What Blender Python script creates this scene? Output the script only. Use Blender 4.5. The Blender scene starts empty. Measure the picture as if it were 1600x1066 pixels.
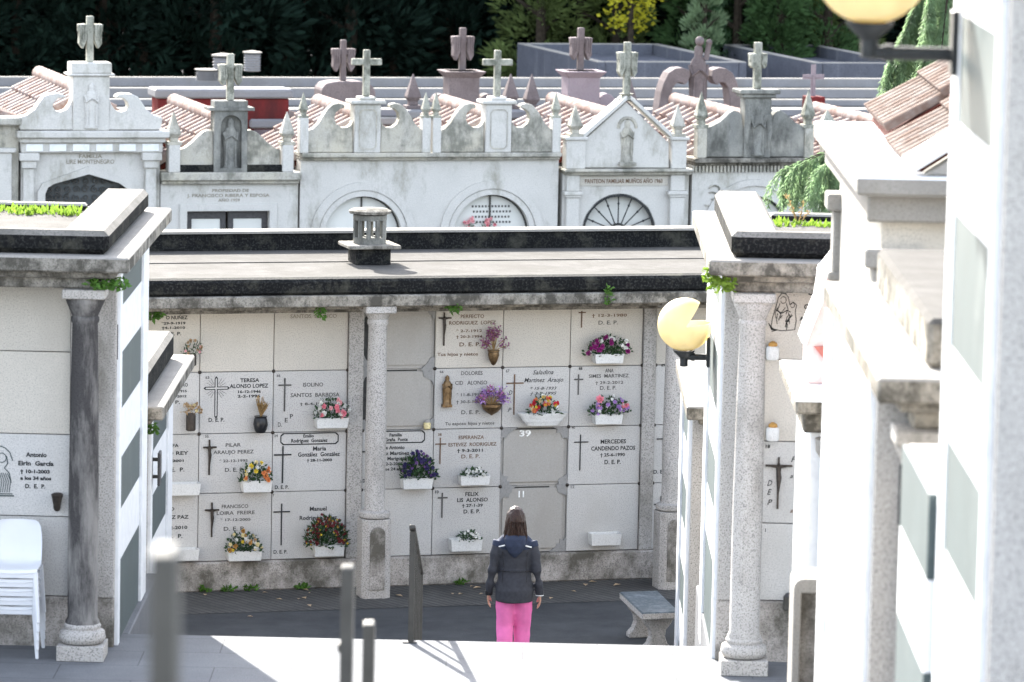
import bpy, bmesh, math, random
from mathutils import Vector, Matrix, noise as mnoise
from mathutils.geometry import tessellate_polygon
R = math.radians
random.seed(7)
scene = bpy.context.scene
COL = scene.collection

# ------------------------------------------------------------------ camera
W_, H_, F_ = 1600.0, 1066.0, 7000.0      # size of the photograph and focal length in its pixels
HC = 9.03                                # eye height above the lower court
ROLL = 0.021
VPX, VPY = 846.0, -350.0                 # vanishing point of the alley
dY = Vector((VPX - W_/2, -(VPY - H_/2), F_)).normalized()
dZ = Vector((ROLL, 1, -(dY.x*ROLL + dY.y)/dY.z)).normalized()
dX = -dY.cross(dZ)
# rows: image right, up, forward expressed in world axes
RIGHT = Vector((dX.x, dY.x, dZ.x)); UP = Vector((dX.y, dY.y, dZ.y)); FWD = Vector((dX.z, dY.z, dZ.z))
cam_d = bpy.data.cameras.new('camera'); cam = bpy.data.objects.new('camera', cam_d); COL.objects.link(cam)
cm = Matrix((( RIGHT.x, UP.x, -FWD.x, 0), (RIGHT.y, UP.y, -FWD.y, 0), (RIGHT.z, UP.z, -FWD.z, HC), (0, 0, 0, 1)))
cam.matrix_world = cm
cam_d.sensor_width = 36; cam_d.lens = 36*F_/W_
cam_d.clip_start = 0.5; cam_d.clip_end = 3000
cam_d.dof.use_dof = True; cam_d.dof.focus_distance = 48.5; cam_d.dof.aperture_fstop = 3.9
scene.camera = cam
CAMP = Vector((0, 0, HC))
def ray(u, v):
    return (RIGHT*(u - W_/2) + UP*(-(v - H_/2)) + FWD*F_).normalized()
def at_z(u, v, z):
    r = ray(u, v); return CAMP + r*((z - HC)/r.z)
def at_y(u, v, y):
    r = ray(u, v); return CAMP + r*(y/r.y)

# ------------------------------------------------------------------ light
SUN_AZ, SUN_EL = 20.0, 31.5              # sun stands ahead of the camera, 20 degrees to the left
world = bpy.data.worlds.new('World'); scene.world = world; world.use_nodes = True
nt = world.node_tree; bg = nt.nodes['Background']
sky = nt.nodes.new('ShaderNodeTexSky'); sky.sky_type = 'NISHITA'; sky.sun_disc = False
sky.sun_elevation = R(SUN_EL); sky.sun_rotation = R(-SUN_AZ); sky.altitude = 50; sky.dust_density = 2.0
hs = nt.nodes.new('ShaderNodeHueSaturation'); hs.inputs['Saturation'].default_value = 0.52
nt.links.new(sky.outputs[0], hs.inputs['Color']); nt.links.new(hs.outputs[0], bg.inputs[0]); bg.inputs[1].default_value = 0.12
sl = bpy.data.lights.new('sun', 'SUN'); sl.energy = 3.4; sl.angle = R(0.5); sl.color = (1.0, 0.955, 0.88)
sun = bpy.data.objects.new('sun', sl); COL.objects.link(sun)
sdir = Vector((-math.sin(R(SUN_AZ))*math.cos(R(SUN_EL)), math.cos(R(SUN_AZ))*math.cos(R(SUN_EL)), math.sin(R(SUN_EL))))
sun.rotation_euler = sdir.to_track_quat('Z', 'Y').to_euler(); sun.location = (0, 30, 40)
scene.view_settings.view_transform = 'Standard'; scene.view_settings.look = 'None'
scene.view_settings.exposure = 3.05; scene.view_settings.gamma = 1

# ------------------------------------------------------------------ frames
class Frame:
    def __init__(s, ox, oy, ang):
        s.o = Vector((ox, oy, 0)); s.a = ang
        s.e = Vector((math.cos(ang), math.sin(ang), 0)); s.n = Vector((math.sin(ang), -math.cos(ang), 0))
    def w(s, x, y, z): return s.o + s.e*x - s.n*y + Vector((0, 0, z))
    def S(s, u, v, off=0.0):             # point of a plane `off` in front of the frame's wall plane
        r = ray(u, v); p0 = s.o + s.n*off
        q = CAMP + r*((p0 - CAMP).dot(s.n)/r.dot(s.n))
        return ((q - s.o).dot(s.e), q.z)
TH = R(16)
WORLD = Frame(0, 0, 0)
WALL = Frame(-1.037, 49.522, TH)         # face of the middle niche wall
CHAP = Frame(-1.56, 71.72, TH)           # faces of the chapel row

# ------------------------------------------------------------------ mesh builder
class MB:
    def __init__(s): s.v = []; s.f = []; s.m = []; s.mi = 0
    def add(s, vs, fs):
        b = len(s.v); s.v += [tuple(v) for v in vs]
        for f in fs: s.f.append(tuple(i + b for i in f)); s.m.append(s.mi)
        return s
    def box(s, x0, x1, y0, y1, z0, z1):
        vs = [(x0,y0,z0),(x1,y0,z0),(x1,y1,z0),(x0,y1,z0),(x0,y0,z1),(x1,y0,z1),(x1,y1,z1),(x0,y1,z1)]
        return s.add(vs, [(0,3,2,1),(4,5,6,7),(0,1,5,4),(1,2,6,5),(2,3,7,6),(3,0,4,7)])
    def hexa(s, vs):                     # 8 corners, bottom ring then top ring
        return s.add(vs, [(0,3,2,1),(4,5,6,7),(0,1,5,4),(1,2,6,5),(2,3,7,6),(3,0,4,7)])
    def prism(s, poly, y0, y1, holes=()):   # polygon in x,z pushed along y
        loops = [list(poly)] + [list(h) for h in holes]
        flat = [p for l in loops for p in l]; n = len(flat)
        tris = tessellate_polygon([[Vector((p[0], p[1], 0)) for p in l] for l in loops])
        fs = [tuple(t) for t in tris] + [tuple(i + n for i in reversed(t)) for t in tris]
        b = 0
        for l in loops:
            k = len(l)
            for i in range(k):
                j = (i + 1) % k; fs.append((b+i, b+j, b+j+n, b+i+n))
            b += k
        return s.add([(p[0], y0, p[1]) for p in flat] + [(p[0], y1, p[1]) for p in flat], fs)
    def extr(s, pts, vec):               # closed planar polygon (3-D points) pushed along vec
        n = len(pts); a = [Vector(p) for p in pts]; v = Vector(vec)
        return s.add(a + [p + v for p in a], [tuple(range(n)), tuple(range(2*n-1, n-1, -1))] + [(i, (i+1) % n, (i+1) % n + n, i + n) for i in range(n)])
    def lathe(s, prof, cx, cy, z0=0, seg=20, cap=True, sx=1, sy=1):
        vs = []; fs = []; k = len(prof)
        for r, z in prof:
            for i in range(seg):
                a = 2*math.pi*i/seg; vs.append((cx + r*math.cos(a)*sx, cy + r*math.sin(a)*sy, z0 + z))
        for j in range(k - 1):
            for i in range(seg):
                fs.append((j*seg+i, j*seg+(i+1) % seg, (j+1)*seg+(i+1) % seg, (j+1)*seg+i))
        if cap: fs.append(tuple(reversed(range(seg)))); fs.append(tuple(range((k-1)*seg, k*seg)))
        return s.add(vs, fs)
    def loft(s, rings, seg=14, cap=True):  # rings: (centre, rx, ry[, axis]) around z unless axis given
        vs = []; fs = []; k = len(rings)
        for r in rings:
            c = Vector(r[0]); ax = Vector(r[3]).normalized() if len(r) > 3 else Vector((0, 0, 1))
            q = Vector((0, 0, 1)).rotation_difference(ax)
            for i in range(seg):
                a = 2*math.pi*i/seg
                vs.append(c + q @ Vector((r[1]*math.cos(a), r[2]*math.sin(a), 0)))
        for j in range(k - 1):
            for i in range(seg): fs.append((j*seg+i, j*seg+(i+1) % seg, (j+1)*seg+(i+1) % seg, (j+1)*seg+i))
        if cap: fs.append(tuple(reversed(range(seg)))); fs.append(tuple(range((k-1)*seg, k*seg)))
        return s.add(vs, fs)
    def tube(s, pts, rad, seg=8):
        pts = [Vector(p) for p in pts]; n = len(pts); rs = rad if isinstance(rad, (list, tuple)) else [rad]*n
        rings = []
        for i, p in enumerate(pts):
            d = pts[min(i+1, n-1)] - pts[max(i-1, 0)]
            if d.length < 1e-7: d = Vector((0, 0, 1))
            rings.append((p, rs[i], rs[i], d))
        return s.loft(rings, seg)
    def bar(s, a, b, w, h):              # rectangular bar from a to b, width w sideways, h up
        a = Vector(a); b = Vector(b); d = (b - a).normalized()
        side = d.cross(Vector((0, 0, 1)))
        if side.length < 1e-4: side = Vector((1, 0, 0))
        side.normalize(); up = side.cross(d); q = []
        for p in (a, b):
            for i, j in ((-1, -1), (1, -1), (1, 1), (-1, 1)): q.append(p + side*w/2*i + up*h/2*j)
        return s.add(q, [(0,1,2,3),(7,6,5,4),(0,4,5,1),(1,5,6,2),(2,6,7,3),(3,7,4,0)])
    def ball(s, c, r, seg=12, rings=8, sx=1, sy=1, sz=1):
        prof = [(max(1e-4, r*math.sin(math.pi*j/rings)), -r*math.cos(math.pi*j/rings)*sz) for j in range(rings + 1)]
        return s.lathe(prof, c[0], c[1], c[2], seg, True, sx, sy)
    def leaf(s, p, d, L, w, bend=0.3, nrm=None):
        p = Vector(p); d = Vector(d).normalized()
        side = d.cross(nrm or Vector((random.uniform(-1,1), random.uniform(-1,1), random.uniform(-1,1))))
        if side.length < 1e-3: side = d.orthogonal()
        side.normalize(); up = side.cross(d)
        m = p + d*L*0.5 + up*bend*L*0.25; t = p + d*L
        return s.add([p, m + side*w/2, t, m - side*w/2], [(0, 1, 2), (0, 2, 3)])
    def build(s, name, mats, parent=None, off=(0, 0, 0), bevel=0, smooth=0, jitter=0, topmat=False):
        me = bpy.data.meshes.new(name)
        o3 = Vector(off)
        me.from_pydata([Vector(v) - o3 for v in s.v], [], s.f)
        ml = mats if isinstance(mats, (list, tuple)) else [mats]
        for m in ml: me.materials.append(m)
        if len(ml) > 1: me.polygons.foreach_set('material_index', s.m)
        bm = bmesh.new(); bm.from_mesh(me)
        bmesh.ops.recalc_face_normals(bm, faces=bm.faces)
        if bevel:
            es = [e for e in bm.edges if len(e.link_faces) == 2 and e.calc_face_angle(0) > 0.6]
            try: bmesh.ops.bevel(bm, geom=es, offset=bevel, segments=1, affect='EDGES', clamp_overlap=True)
            except Exception: pass
        if jitter:
            for v in bm.verts: v.co += mnoise.noise_vector(v.co*3.1)*jitter
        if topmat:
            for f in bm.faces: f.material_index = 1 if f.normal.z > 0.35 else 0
        bm.to_mesh(me); bm.free()
        if smooth:
            me.polygons.foreach_set('use_smooth', [True]*len(me.polygons)); me.set_sharp_from_angle(angle=R(smooth))
        ob = bpy.data.objects.new(name, me); COL.objects.link(ob)
        if parent: ob.parent = parent
        return ob

OFF = {}
def thing(name, label, cat, fr, base, group=None):
    o = bpy.data.objects.new(name, None); COL.objects.link(o); o.empty_display_size = 0.2
    o.location = fr.w(*base); o.rotation_euler = (0, 0, fr.a)
    o['label'] = label; o['category'] = cat
    if group: o['group'] = group
    OFF[o] = base; return o
def part(mb, name, mat, parent, **k):
    off = OFF[parent]; o = mb.build(name, mat, parent, off, **k); OFF[o] = off; return o
def solo(mb, name, mat, label, cat, fr, base, group=None, **k):
    o = mb.build(name, mat, None, base, **k); o.location = fr.w(*base); o.rotation_euler = (0, 0, fr.a)
    o['label'] = label; o['category'] = cat
    if group: o['group'] = group
    OFF[o] = base; return o
def struct(mb, name, mat, fr=WORLD, kind='structure', **k):
    o = mb.build(name, mat, None, (0, 0, 0), **k); o.location = fr.w(0, 0, 0); o.rotation_euler = (0, 0, fr.a)
    o['kind'] = kind; return o
def kids(o): return [c for c in COL.objects if c.parent is o]
def dup(root, fr, base, label=None, rz=0.0, scale=None):
    r = root.copy(); COL.objects.link(r); r.location = fr.w(*base); r.rotation_euler = (0, 0, fr.a + rz)
    if label: r['label'] = label
    if scale: r.scale = scale
    for ch in list(kids(root)):
        c = ch.copy(); COL.objects.link(c); c.parent = r
        for g in list(kids(ch)):
            d = g.copy(); COL.objects.link(d); d.parent = c
    OFF[r] = base; return r

# ------------------------------------------------------------------ materials
def newmat(name, rough=0.85):
    m = bpy.data.materials.new(name); m.use_nodes = True
    b = m.node_tree.nodes['Principled BSDF']; b.inputs['Roughness'].default_value = rough
    b.inputs['Specular IOR Level'].default_value = 0.3
    return m, m.node_tree, b
def plain(name, col, rough=0.7, metal=0, var=0.25, scale=25, trans=0):
    m, t, b = newmat(name, rough); b.inputs['Metallic'].default_value = metal
    if rough >= 0.7: b.inputs['Specular IOR Level'].default_value = 0.08
    tc = t.nodes.new('ShaderNodeTexCoord'); n = t.nodes.new('ShaderNodeTexNoise')
    n.inputs['Scale'].default_value = scale; n.inputs['Detail'].default_value = 3
    t.links.new(tc.outputs['Object'], n.inputs['Vector'])
    r = t.nodes.new('ShaderNodeValToRGB'); t.links.new(n.outputs['Fac'], r.inputs[0])
    r.color_ramp.elements[0].position = 0.3; r.color_ramp.elements[1].position = 0.7
    r.color_ramp.elements[0].color = tuple(c*(1 - var) for c in col) + (1,)
    r.color_ramp.elements[1].color = tuple(min(1, c*(1 + var)) for c in col) + (1,)
    t.links.new(r.outputs[0], b.inputs['Base Color'])
    if trans:
        b.inputs['Subsurface Weight'].default_value = 0
        tr = t.nodes.new('ShaderNodeBsdfTranslucent'); t.links.new(r.outputs[0], tr.inputs[0])
        mx = t.nodes.new('ShaderNodeMixShader'); mx.inputs[0].default_value = trans
        out = t.nodes['Material Output']
        t.links.new(b.outputs[0], mx.inputs[1]); t.links.new(tr.outputs[0], mx.inputs[2]); t.links.new(mx.outputs[0], out.inputs[0])
    return m
def mixc(t, fac, a, b):
    n = t.nodes.new('ShaderNodeMix'); n.data_type = 'RGBA'
    if hasattr(fac, 'is_linked'): t.links.new(fac, n.inputs[0])
    else: n.inputs[0].default_value = fac
    for i, c in ((6, a), (7, b)):
        if hasattr(c, 'is_linked'): t.links.new(c, n.inputs[i])
        else: n.inputs[i].default_value = tuple(c) + (1,)
    return n.outputs[2]
def stone(name, base, speck=(0.1, 0.1, 0.1), speck_amt=0.5, speck_scale=110, stain=(0.1, 0.1, 0.09), stain_lo=0.55, stain_hi=0.75,
          stain_scale=1.6, warm=None, rough=0.85, bump=0.15, streak=0.45, mottle=0.12, vary=0.0, joints=None):
    m, t, b = newmat(name, rough)
    if rough > 0.6: b.inputs['Specular IOR Level'].default_value = 0.04
    tc = t.nodes.new('ShaderNodeTexCoord')
    def noise(scale, detail=4, vec=None, dist=0.0, rough=0.55):
        n = t.nodes.new('ShaderNodeTexNoise'); n.inputs['Scale'].default_value = scale; n.inputs['Detail'].default_value = detail
        n.inputs['Distortion'].default_value = dist; n.inputs['Roughness'].default_value = rough
        t.links.new(vec or tc.outputs['Object'], n.inputs['Vector']); return n.outputs['Fac']
    def ramp(x, lo, hi, a=0.0, c=1.0):
        n = t.nodes.new('ShaderNodeMapRange'); n.inputs[1].default_value = lo; n.inputs[2].default_value = hi
        n.inputs[3].default_value = a; n.inputs[4].default_value = c; n.clamp = True
        t.links.new(x, n.inputs[0]); return n.outputs[0]
    n1 = noise(speck_scale, 2)
    c = mixc(t, ramp(n1, 0.50, 0.64, 0, speck_amt), base, speck)
    n1b = noise(speck_scale*1.3, 2, None, 0.3)
    c = mixc(t, ramp(n1b, 0.58, 0.66, 0, speck_amt*0.6), c, tuple(min(0.9, x*1.5) for x in base))
    n3 = noise(2.7, 5)
    c = mixc(t, ramp(n3, 0.35, 0.7, 0, mottle*2), c, tuple(x*0.72 for x in base))
    if warm:
        n4 = noise(1.1, 5, None, 0.6); c = mixc(t, ramp(n4, 0.45, 0.7, 0, 0.7), c, warm)
    if stain_lo < 1:
        mp = t.nodes.new('ShaderNodeMapping'); mp.inputs['Scale'].default_value = (1, 1, streak); t.links.new(tc.outputs['Object'], mp.inputs[0])
        n2 = noise(stain_scale, 8, mp.outputs[0], 0.08, 0.72)
        c = mixc(t, ramp(n2, stain_lo, stain_hi, 0, 0.9), c, stain)
    if joints:
        bt = t.nodes.new('ShaderNodeTexBrick'); bt.inputs['Scale'].default_value = 1.0; bt.inputs['Mortar Size'].default_value = 0.006; bt.inputs['Brick Width'].default_value = joints[0]; bt.inputs['Row Height'].default_value = joints[1]
        bt.inputs['Color1'].default_value = (1, 1, 1, 1); bt.inputs['Color2'].default_value = (0.93, 0.93, 0.93, 1); bt.inputs['Mortar'].default_value = (0.62, 0.62, 0.62, 1); t.links.new(tc.outputs['Object'], bt.inputs['Vector'])
        mu = t.nodes.new('ShaderNodeMix'); mu.data_type = 'RGBA'; mu.blend_type = 'MULTIPLY'; mu.inputs[0].default_value = 1; t.links.new(c, mu.inputs[6]); t.links.new(bt.outputs['Color'], mu.inputs[7]); c = mu.outputs[2]
    if vary:
        oi = t.nodes.new('ShaderNodeObjectInfo'); c = mixc(t, ramp(oi.outputs['Random'], 0, 1, 0, 1), mixc(t, vary, c, (0.30, 0.285, 0.26)), mixc(t, vary*0.5, c, (0.62, 0.60, 0.56)))
    t.links.new(c, b.inputs['Base Color'])
    if bump:
        bp = t.nodes.new('ShaderNodeBump'); bp.inputs['Strength'].default_value = bump; bp.inputs['Distance'].default_value = 0.01
        t.links.new(noise(speck_scale*0.5, 4), bp.inputs['Height']); t.links.new(bp.outputs[0], b.inputs['Normal'])
    return m
M = {}
M['slab'] = stone('polished_granite', (0.47, 0.462, 0.445), (0.13, 0.13, 0.14), 0.55, 85, (0.36, 0.35, 0.33), 0.5, 0.75, 1.7, mottle=0.09, rough=0.45, bump=0.03, vary=0.3)
M['slab_tan'] = stone('tan_granite', (0.50, 0.465, 0.405), (0.16, 0.15, 0.14), 0.5, 85, (0.40, 0.37, 0.32), 0.5, 0.75, 1.7, mottle=0.09, rough=0.45, bump=0.03, vary=0.25)
M['granite'] = stone('grey_granite', (0.40, 0.38, 0.355), (0.09, 0.09, 0.09), 0.7, 75, (0.14, 0.13, 0.11), 0.52, 0.75, 1.3, mottle=0.15)
M['plinth'] = stone('rough_plinth', (0.42, 0.39, 0.36), (0.08, 0.08, 0.075), 0.65, 80, (0.075, 0.07, 0.056), 0.43, 0.60, 1.8, mottle=0.3, streak=0.8)
M['dirty'] = stone('stained_granite', (0.25, 0.235, 0.208), (0.05, 0.05, 0.046), 0.65, 60, (0.05, 0.047, 0.04), 0.42, 0.58, 5.0, mottle=0.35, streak=0.8, warm=(0.31, 0.275, 0.22))
M['darkcol'] = stone('blackened_granite', (0.06, 0.057, 0.057), (0.025, 0.025, 0.025), 0.5, 75, (0.22, 0.21, 0.198), 0.50, 0.62, 1.6, mottle=0.3, streak=0.22)
M['black'] = stone('black_crusted_concrete', (0.010, 0.0105, 0.011), (0.07, 0.07, 0.066), 0.4, 40, (0.05, 0.049, 0.04), 0.5, 0.68, 4, mottle=0.3, streak=1, rough=0.95, bump=0.5)
M['roof'] = stone('roof_concrete', (0.092, 0.088, 0.083), (0.055, 0.053, 0.05), 0.6, 60, (0.06, 0.057, 0.052), 0.42, 0.62, 2.4, mottle=0.5, streak=1, rough=0.95, bump=0.4)
M['coping'] = stone('pale_concrete', (0.25, 0.238, 0.22), (0.16, 0.15, 0.13), 0.5, 60, (0.18, 0.165, 0.14), 0.5, 0.8, 1.6, mottle=0.25, streak=1)
M['white'] = stone('white_marble', (0.70, 0.71, 0.72), (0.55, 0.56, 0.58), 0.4, 8, stain_lo=1, mottle=0.04, rough=0.35, bump=0)
M['green'] = stone('green_slate', (0.052, 0.072, 0.074), (0.05, 0.07, 0.07), 0.6, 30, (0.15, 0.17, 0.165), 0.55, 0.85, 3, mottle=0.25, rough=0.5, bump=0.05)
M['paving'] = stone('landing_concrete', (0.158, 0.162, 0.17), (0.075, 0.077, 0.082), 0.5, 70, (0.115, 0.118, 0.123), 0.45, 0.7, 0.9, mottle=0.2, streak=1, joints=(1.3, 0.62))
M['asphalt'] = stone('asphalt', (0.060, 0.062, 0.064), (0.14, 0.14, 0.14), 0.4, 120, (0.035, 0.037, 0.04), 0.45, 0.75, 0.8, mottle=0.25, streak=1, rough=0.95, bump=0.4)
M['chapel'] = stone('pale_ashlar', (0.50, 0.485, 0.455), (0.32, 0.31, 0.30), 0.45, 60, (0.25, 0.24, 0.20), 0.50, 0.66, 1.6, mottle=0.12)
M['chapel_stain'] = stone('lichen_ashlar', (0.42, 0.40, 0.355), (0.18, 0.18, 0.16), 0.5, 50, (0.15, 0.148, 0.125), 0.45, 0.60, 2.6, mottle=0.3, warm=(0.46, 0.42, 0.33), streak=0.6)
M['chapel_dark'] = stone('blackened_ashlar', (0.22, 0.22, 0.205), (0.07, 0.07, 0.065), 0.5, 50, (0.075, 0.075, 0.068), 0.42, 0.62, 2.4, mottle=0.3, streak=0.5, warm=(0.36, 0.345, 0.3))
M['lichen'] = stone('lichen_stone', (0.34, 0.335, 0.285), (0.13, 0.13, 0.11), 0.5, 45, (0.11, 0.112, 0.09), 0.45, 0.6, 6, mottle=0.3, streak=0.7)
M['mauve'] = stone('mauve_stone', (0.155, 0.13, 0.13), (0.08, 0.07, 0.07), 0.5, 40, (0.08, 0.065, 0.065), 0.45, 0.7, 2.5, mottle=0.3, streak=0.6)
M['mauve_lt'] = stone('pink_render', (0.225, 0.19, 0.205), (0.2, 0.15, 0.18), 0.5, 30, (0.17, 0.13, 0.14), 0.5, 0.75, 2, mottle=0.2)
M['red'] = stone('red_paint', (0.125, 0.022, 0.022), (0.08, 0.017, 0.017), 0.4, 30, (0.06, 0.02, 0.02), 0.44, 0.62, 2, mottle=0.25, streak=0.3)
M['pink'] = stone('sunlit_red_render', (0.58, 0.45, 0.44), (0.5, 0.37, 0.36), 0.4, 30, (0.48, 0.34, 0.33), 0.55, 0.8, 2, mottle=0.1)  # sun on the red gable, put into a paler pink colour
M['farwall'] = stone('far_concrete', (0.19, 0.19, 0.2), (0.14, 0.14, 0.14), 0.4, 40, (0.16, 0.155, 0.15), 0.5, 0.75, 1.3, mottle=0.25, streak=0.35)
M['fardark'] = stone('streaked_concrete', (0.10, 0.105, 0.125), (0.05, 0.05, 0.06), 0.5, 30, (0.24, 0.24, 0.25), 0.56, 0.8, 2.5, mottle=0.3, streak=0.12)
M['tile_brown'] = stone('brown_clay_tile', (0.135, 0.09, 0.07), (0.07, 0.038, 0.03), 0.5, 9, (0.20, 0.17, 0.15), 0.42, 0.6, 5, mottle=0.3, streak=1)
M['tile'] = stone('clay_tile', (0.20, 0.135, 0.112), (0.10, 0.045, 0.035), 0.5, 9, (0.25, 0.22, 0.205), 0.42, 0.58, 3, mottle=0.3, streak=1)
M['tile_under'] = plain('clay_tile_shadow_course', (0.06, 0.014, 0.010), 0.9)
M['cement'] = stone('raw_cement', (0.345, 0.33, 0.305), (0.26, 0.25, 0.22), 0.35, 60, (0.30, 0.28, 0.25), 0.5, 0.8, 2.5, mottle=0.12, streak=0.3)
M['mortar'] = stone('smeared_mortar', (0.27, 0.265, 0.255), (0.17, 0.17, 0.165), 0.5, 60, stain_lo=1, mottle=0.2)
M['joint'] = plain('dark_joint', (0.05, 0.05, 0.048), 0.95)
M['bronze'] = plain('bronze', (0.16, 0.105, 0.055), 0.45, 0.8, 0.35, 30)
M['darkbronze'] = plain('dark_bronze', (0.05, 0.042, 0.036), 0.5, 0.6, 0.3, 30)
M['iron'] = plain('black_iron', (0.025, 0.027, 0.028), 0.55, 0.3)
M['greymetal'] = plain('grey_painted_metal', (0.052, 0.050, 0.045), 0.55, 0.2, 0.15, 8)
M['darkmetal'] = plain('dark_grey_metal', (0.06, 0.058, 0.06), 0.5, 0.4)
M['ink'] = plain('black_lettering', (0.025, 0.027, 0.028), 0.6)
M['inkgrey'] = plain('grey_lettering', (0.075, 0.073, 0.07), 0.6)
M['inkbrown'] = plain('brown_lettering', (0.12, 0.07, 0.042), 0.6)
M['inkpale'] = plain('pale_lettering', (0.24, 0.22, 0.18), 0.7)
M['inkorange'] = plain('rust_lettering', (0.34, 0.14, 0.06), 0.7)
M['inkwhite'] = plain('white_chalk_paint', (0.75, 0.75, 0.73), 0.8)
M['potwhite'] = stone('planter_stone', (0.62, 0.62, 0.60), (0.34, 0.34, 0.33), 0.4, 90, stain_lo=1, mottle=0.1)
M['potblack'] = plain('black_ceramic', (0.015, 0.016, 0.018), 0.25)
M['plastic'] = plain('white_plastic', (0.62, 0.63, 0.65), 0.4, 0, 0.03, 3)
M['leaf'] = plain('dark_green_leaf', (0.035, 0.075, 0.03), 0.6, 0, 0.5, 40, 0.15)
M['leaf_lt'] = plain('bright_green_leaf', (0.15, 0.24, 0.03), 0.55, 0, 0.35, 20, 0.4)
M['weed'] = plain('weed_leaf', (0.07, 0.16, 0.025), 0.6, 0, 0.4, 20, 0.3)
M['dry'] = plain('dried_stem', (0.33, 0.22, 0.10), 0.8, 0, 0.4, 30, 0.2)
M['hedge'] = plain('dark_conifer', (0.007, 0.016, 0.011), 0.8, 0, 0.6, 1.5, 0.1)
M['hedge_b'] = plain('olive_conifer', (0.085, 0.115, 0.038), 0.8, 0, 0.55, 1.5, 0.3)
M['silver'] = plain('silvery_conifer', (0.17, 0.24, 0.13), 0.7, 0, 0.45, 2.0, 0.35)
M['yellow_leaf'] = plain('yellow_leaf', (0.50, 0.47, 0.035), 0.6, 0, 0.25, 3, 0.5)
M['cedar'] = plain('cedar_needle', (0.17, 0.25, 0.13), 0.6, 0, 0.45, 6, 0.55)
M['leaf_mid'] = plain('mid_green_conifer', (0.05, 0.095, 0.035), 0.75, 0, 0.5, 2, 0.3)
M['bark'] = plain('bark', (0.03, 0.024, 0.018), 0.95, 0, 0.4, 12)
FC = {'pink': (0.80, 0.26, 0.32), 'white': (0.80, 0.80, 0.76), 'orange': (0.72, 0.27, 0.10), 'cream': (0.72, 0.62, 0.34), 'yellow': (0.72, 0.56, 0.06),
      'red': (0.62, 0.04, 0.06), 'burgundy': (0.19, 0.035, 0.04), 'violet': (0.20, 0.10, 0.30), 'purple': (0.26, 0.02, 0.16), 'lilac': (0.45, 0.27, 0.60),
      'heather': (0.36, 0.13, 0.28), 'indigo': (0.055, 0.045, 0.14), 'dried': (0.44, 0.32, 0.20), 'rose': (0.80, 0.42, 0.44), 'ochre': (0.50, 0.28, 0.08)}
for k, c in FC.items(): M['fl_' + k] = plain(k + '_petal', c, 0.6, 0, 0.25, 60, 0.2)

# ------------------------------------------------------------------ lettering
_dg = None
def text_into(mb, txt, x, z, size, y=0.0, align='CENTER', shear=0.0, bold=0.0, spacing=1.0, width=None):
    cu = bpy.data.curves.new('t', 'FONT'); cu.body = txt; cu.size = size; cu.align_x = align; cu.shear = shear
    cu.offset = bold; cu.resolution_u = 2; cu.space_character = spacing
    ob = bpy.data.objects.new('t', cu); COL.objects.link(ob)
    dg = bpy.context.evaluated_depsgraph_get(); me = bpy.data.meshes.new_from_object(ob.evaluated_get(dg))
    if len(me.vertices):
        kx = 1.0
        if width:
            xs = [v.co.x for v in me.vertices]; w = max(xs) - min(xs)
            if w > 1e-6: kx = width/w
        mb.add([(x + v.co.x*kx, y, z + v.co.y) for v in me.vertices], [tuple(p.vertices) for p in me.polygons])
    bpy.data.objects.remove(ob); bpy.data.meshes.remove(me); bpy.data.curves.remove(cu)
# ------------------------------------------------------------------ ground, landing, steps
g = MB(); g.add([(-600, 60, 0), (600, 60, 0), (600, 900, 0), (-600, 900, 0), (-600, 41.6, 0), (600, 41.6, 0), (600, 60, 0), (-600, 60, 0)], [(0, 1, 2, 3), (4, 5, 6, 7)])
struct(g, 'ground', M['asphalt'])
mb = MB(); a, b = -30.0, 30.0           # strip of brick paving along the middle wall
for i in range(150):
    x0 = -7.5 + i*0.1
    mb.add([(x0, -1.30, 0.006), (x0 + 0.080, -1.30, 0.006), (x0 + 0.080 - 0.55, -0.02, 0.006), (x0 - 0.55, -0.02, 0.006)], [(0, 1, 2, 3)])
M['brick'] = stone('dark_paving_brick', (0.10, 0.097, 0.092), (0.2, 0.2, 0.19), 0.4, 90, (0.06, 0.06, 0.06), 0.45, 0.75, 1.2, mottle=0.3, streak=1, bump=0.3)
struct(mb, 'pavement', M['brick'], WALL)
mb = MB(); mb.box(-30, 30, 33.0, 38.6, 0.6, 1.5)
mb.box(-30, -3.45, 38.6, 41.6, 0.0, 1.499); mb.box(1.62, 30, 38.6, 41.6, 0.0, 1.499)
struct(mb, 'landing', M['paving'], bevel=0.012)
mb = MB()
for k in range(8):                       # flight down to the court
    mb.box(-3.45, 1.62, 38.6 + 0.33*k, 38.6 + 0.33*(k + 1), 0.0, 1.5 - 0.1667*(k + 1))
struct(mb, 'lower_steps', M['paving'], bevel=0.01)
mb = MB(); z = 1.5                       # six short flights with terraces between, climbing towards the viewer
for f in range(6):
    y = 33.0 - 6*f; n = 6; dz = 1.0/n
    for k in range(n): mb.box(-14, 14, y - 2.0*(k + 1)/n, y - 2.0*k/n, z - 0.6, z + dz*(k + 1))
    z += 1.0; mb.box(-14, 14, y - 6, y - 2.0, z - 0.9, z)
struct(mb, 'upper_steps', M['paving'], bevel=0.01)
mb = MB(); mb.box(-200, 200, -80, -3, z - 0.6, z)
struct(mb, 'upper_terrace', M['paving'])

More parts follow.
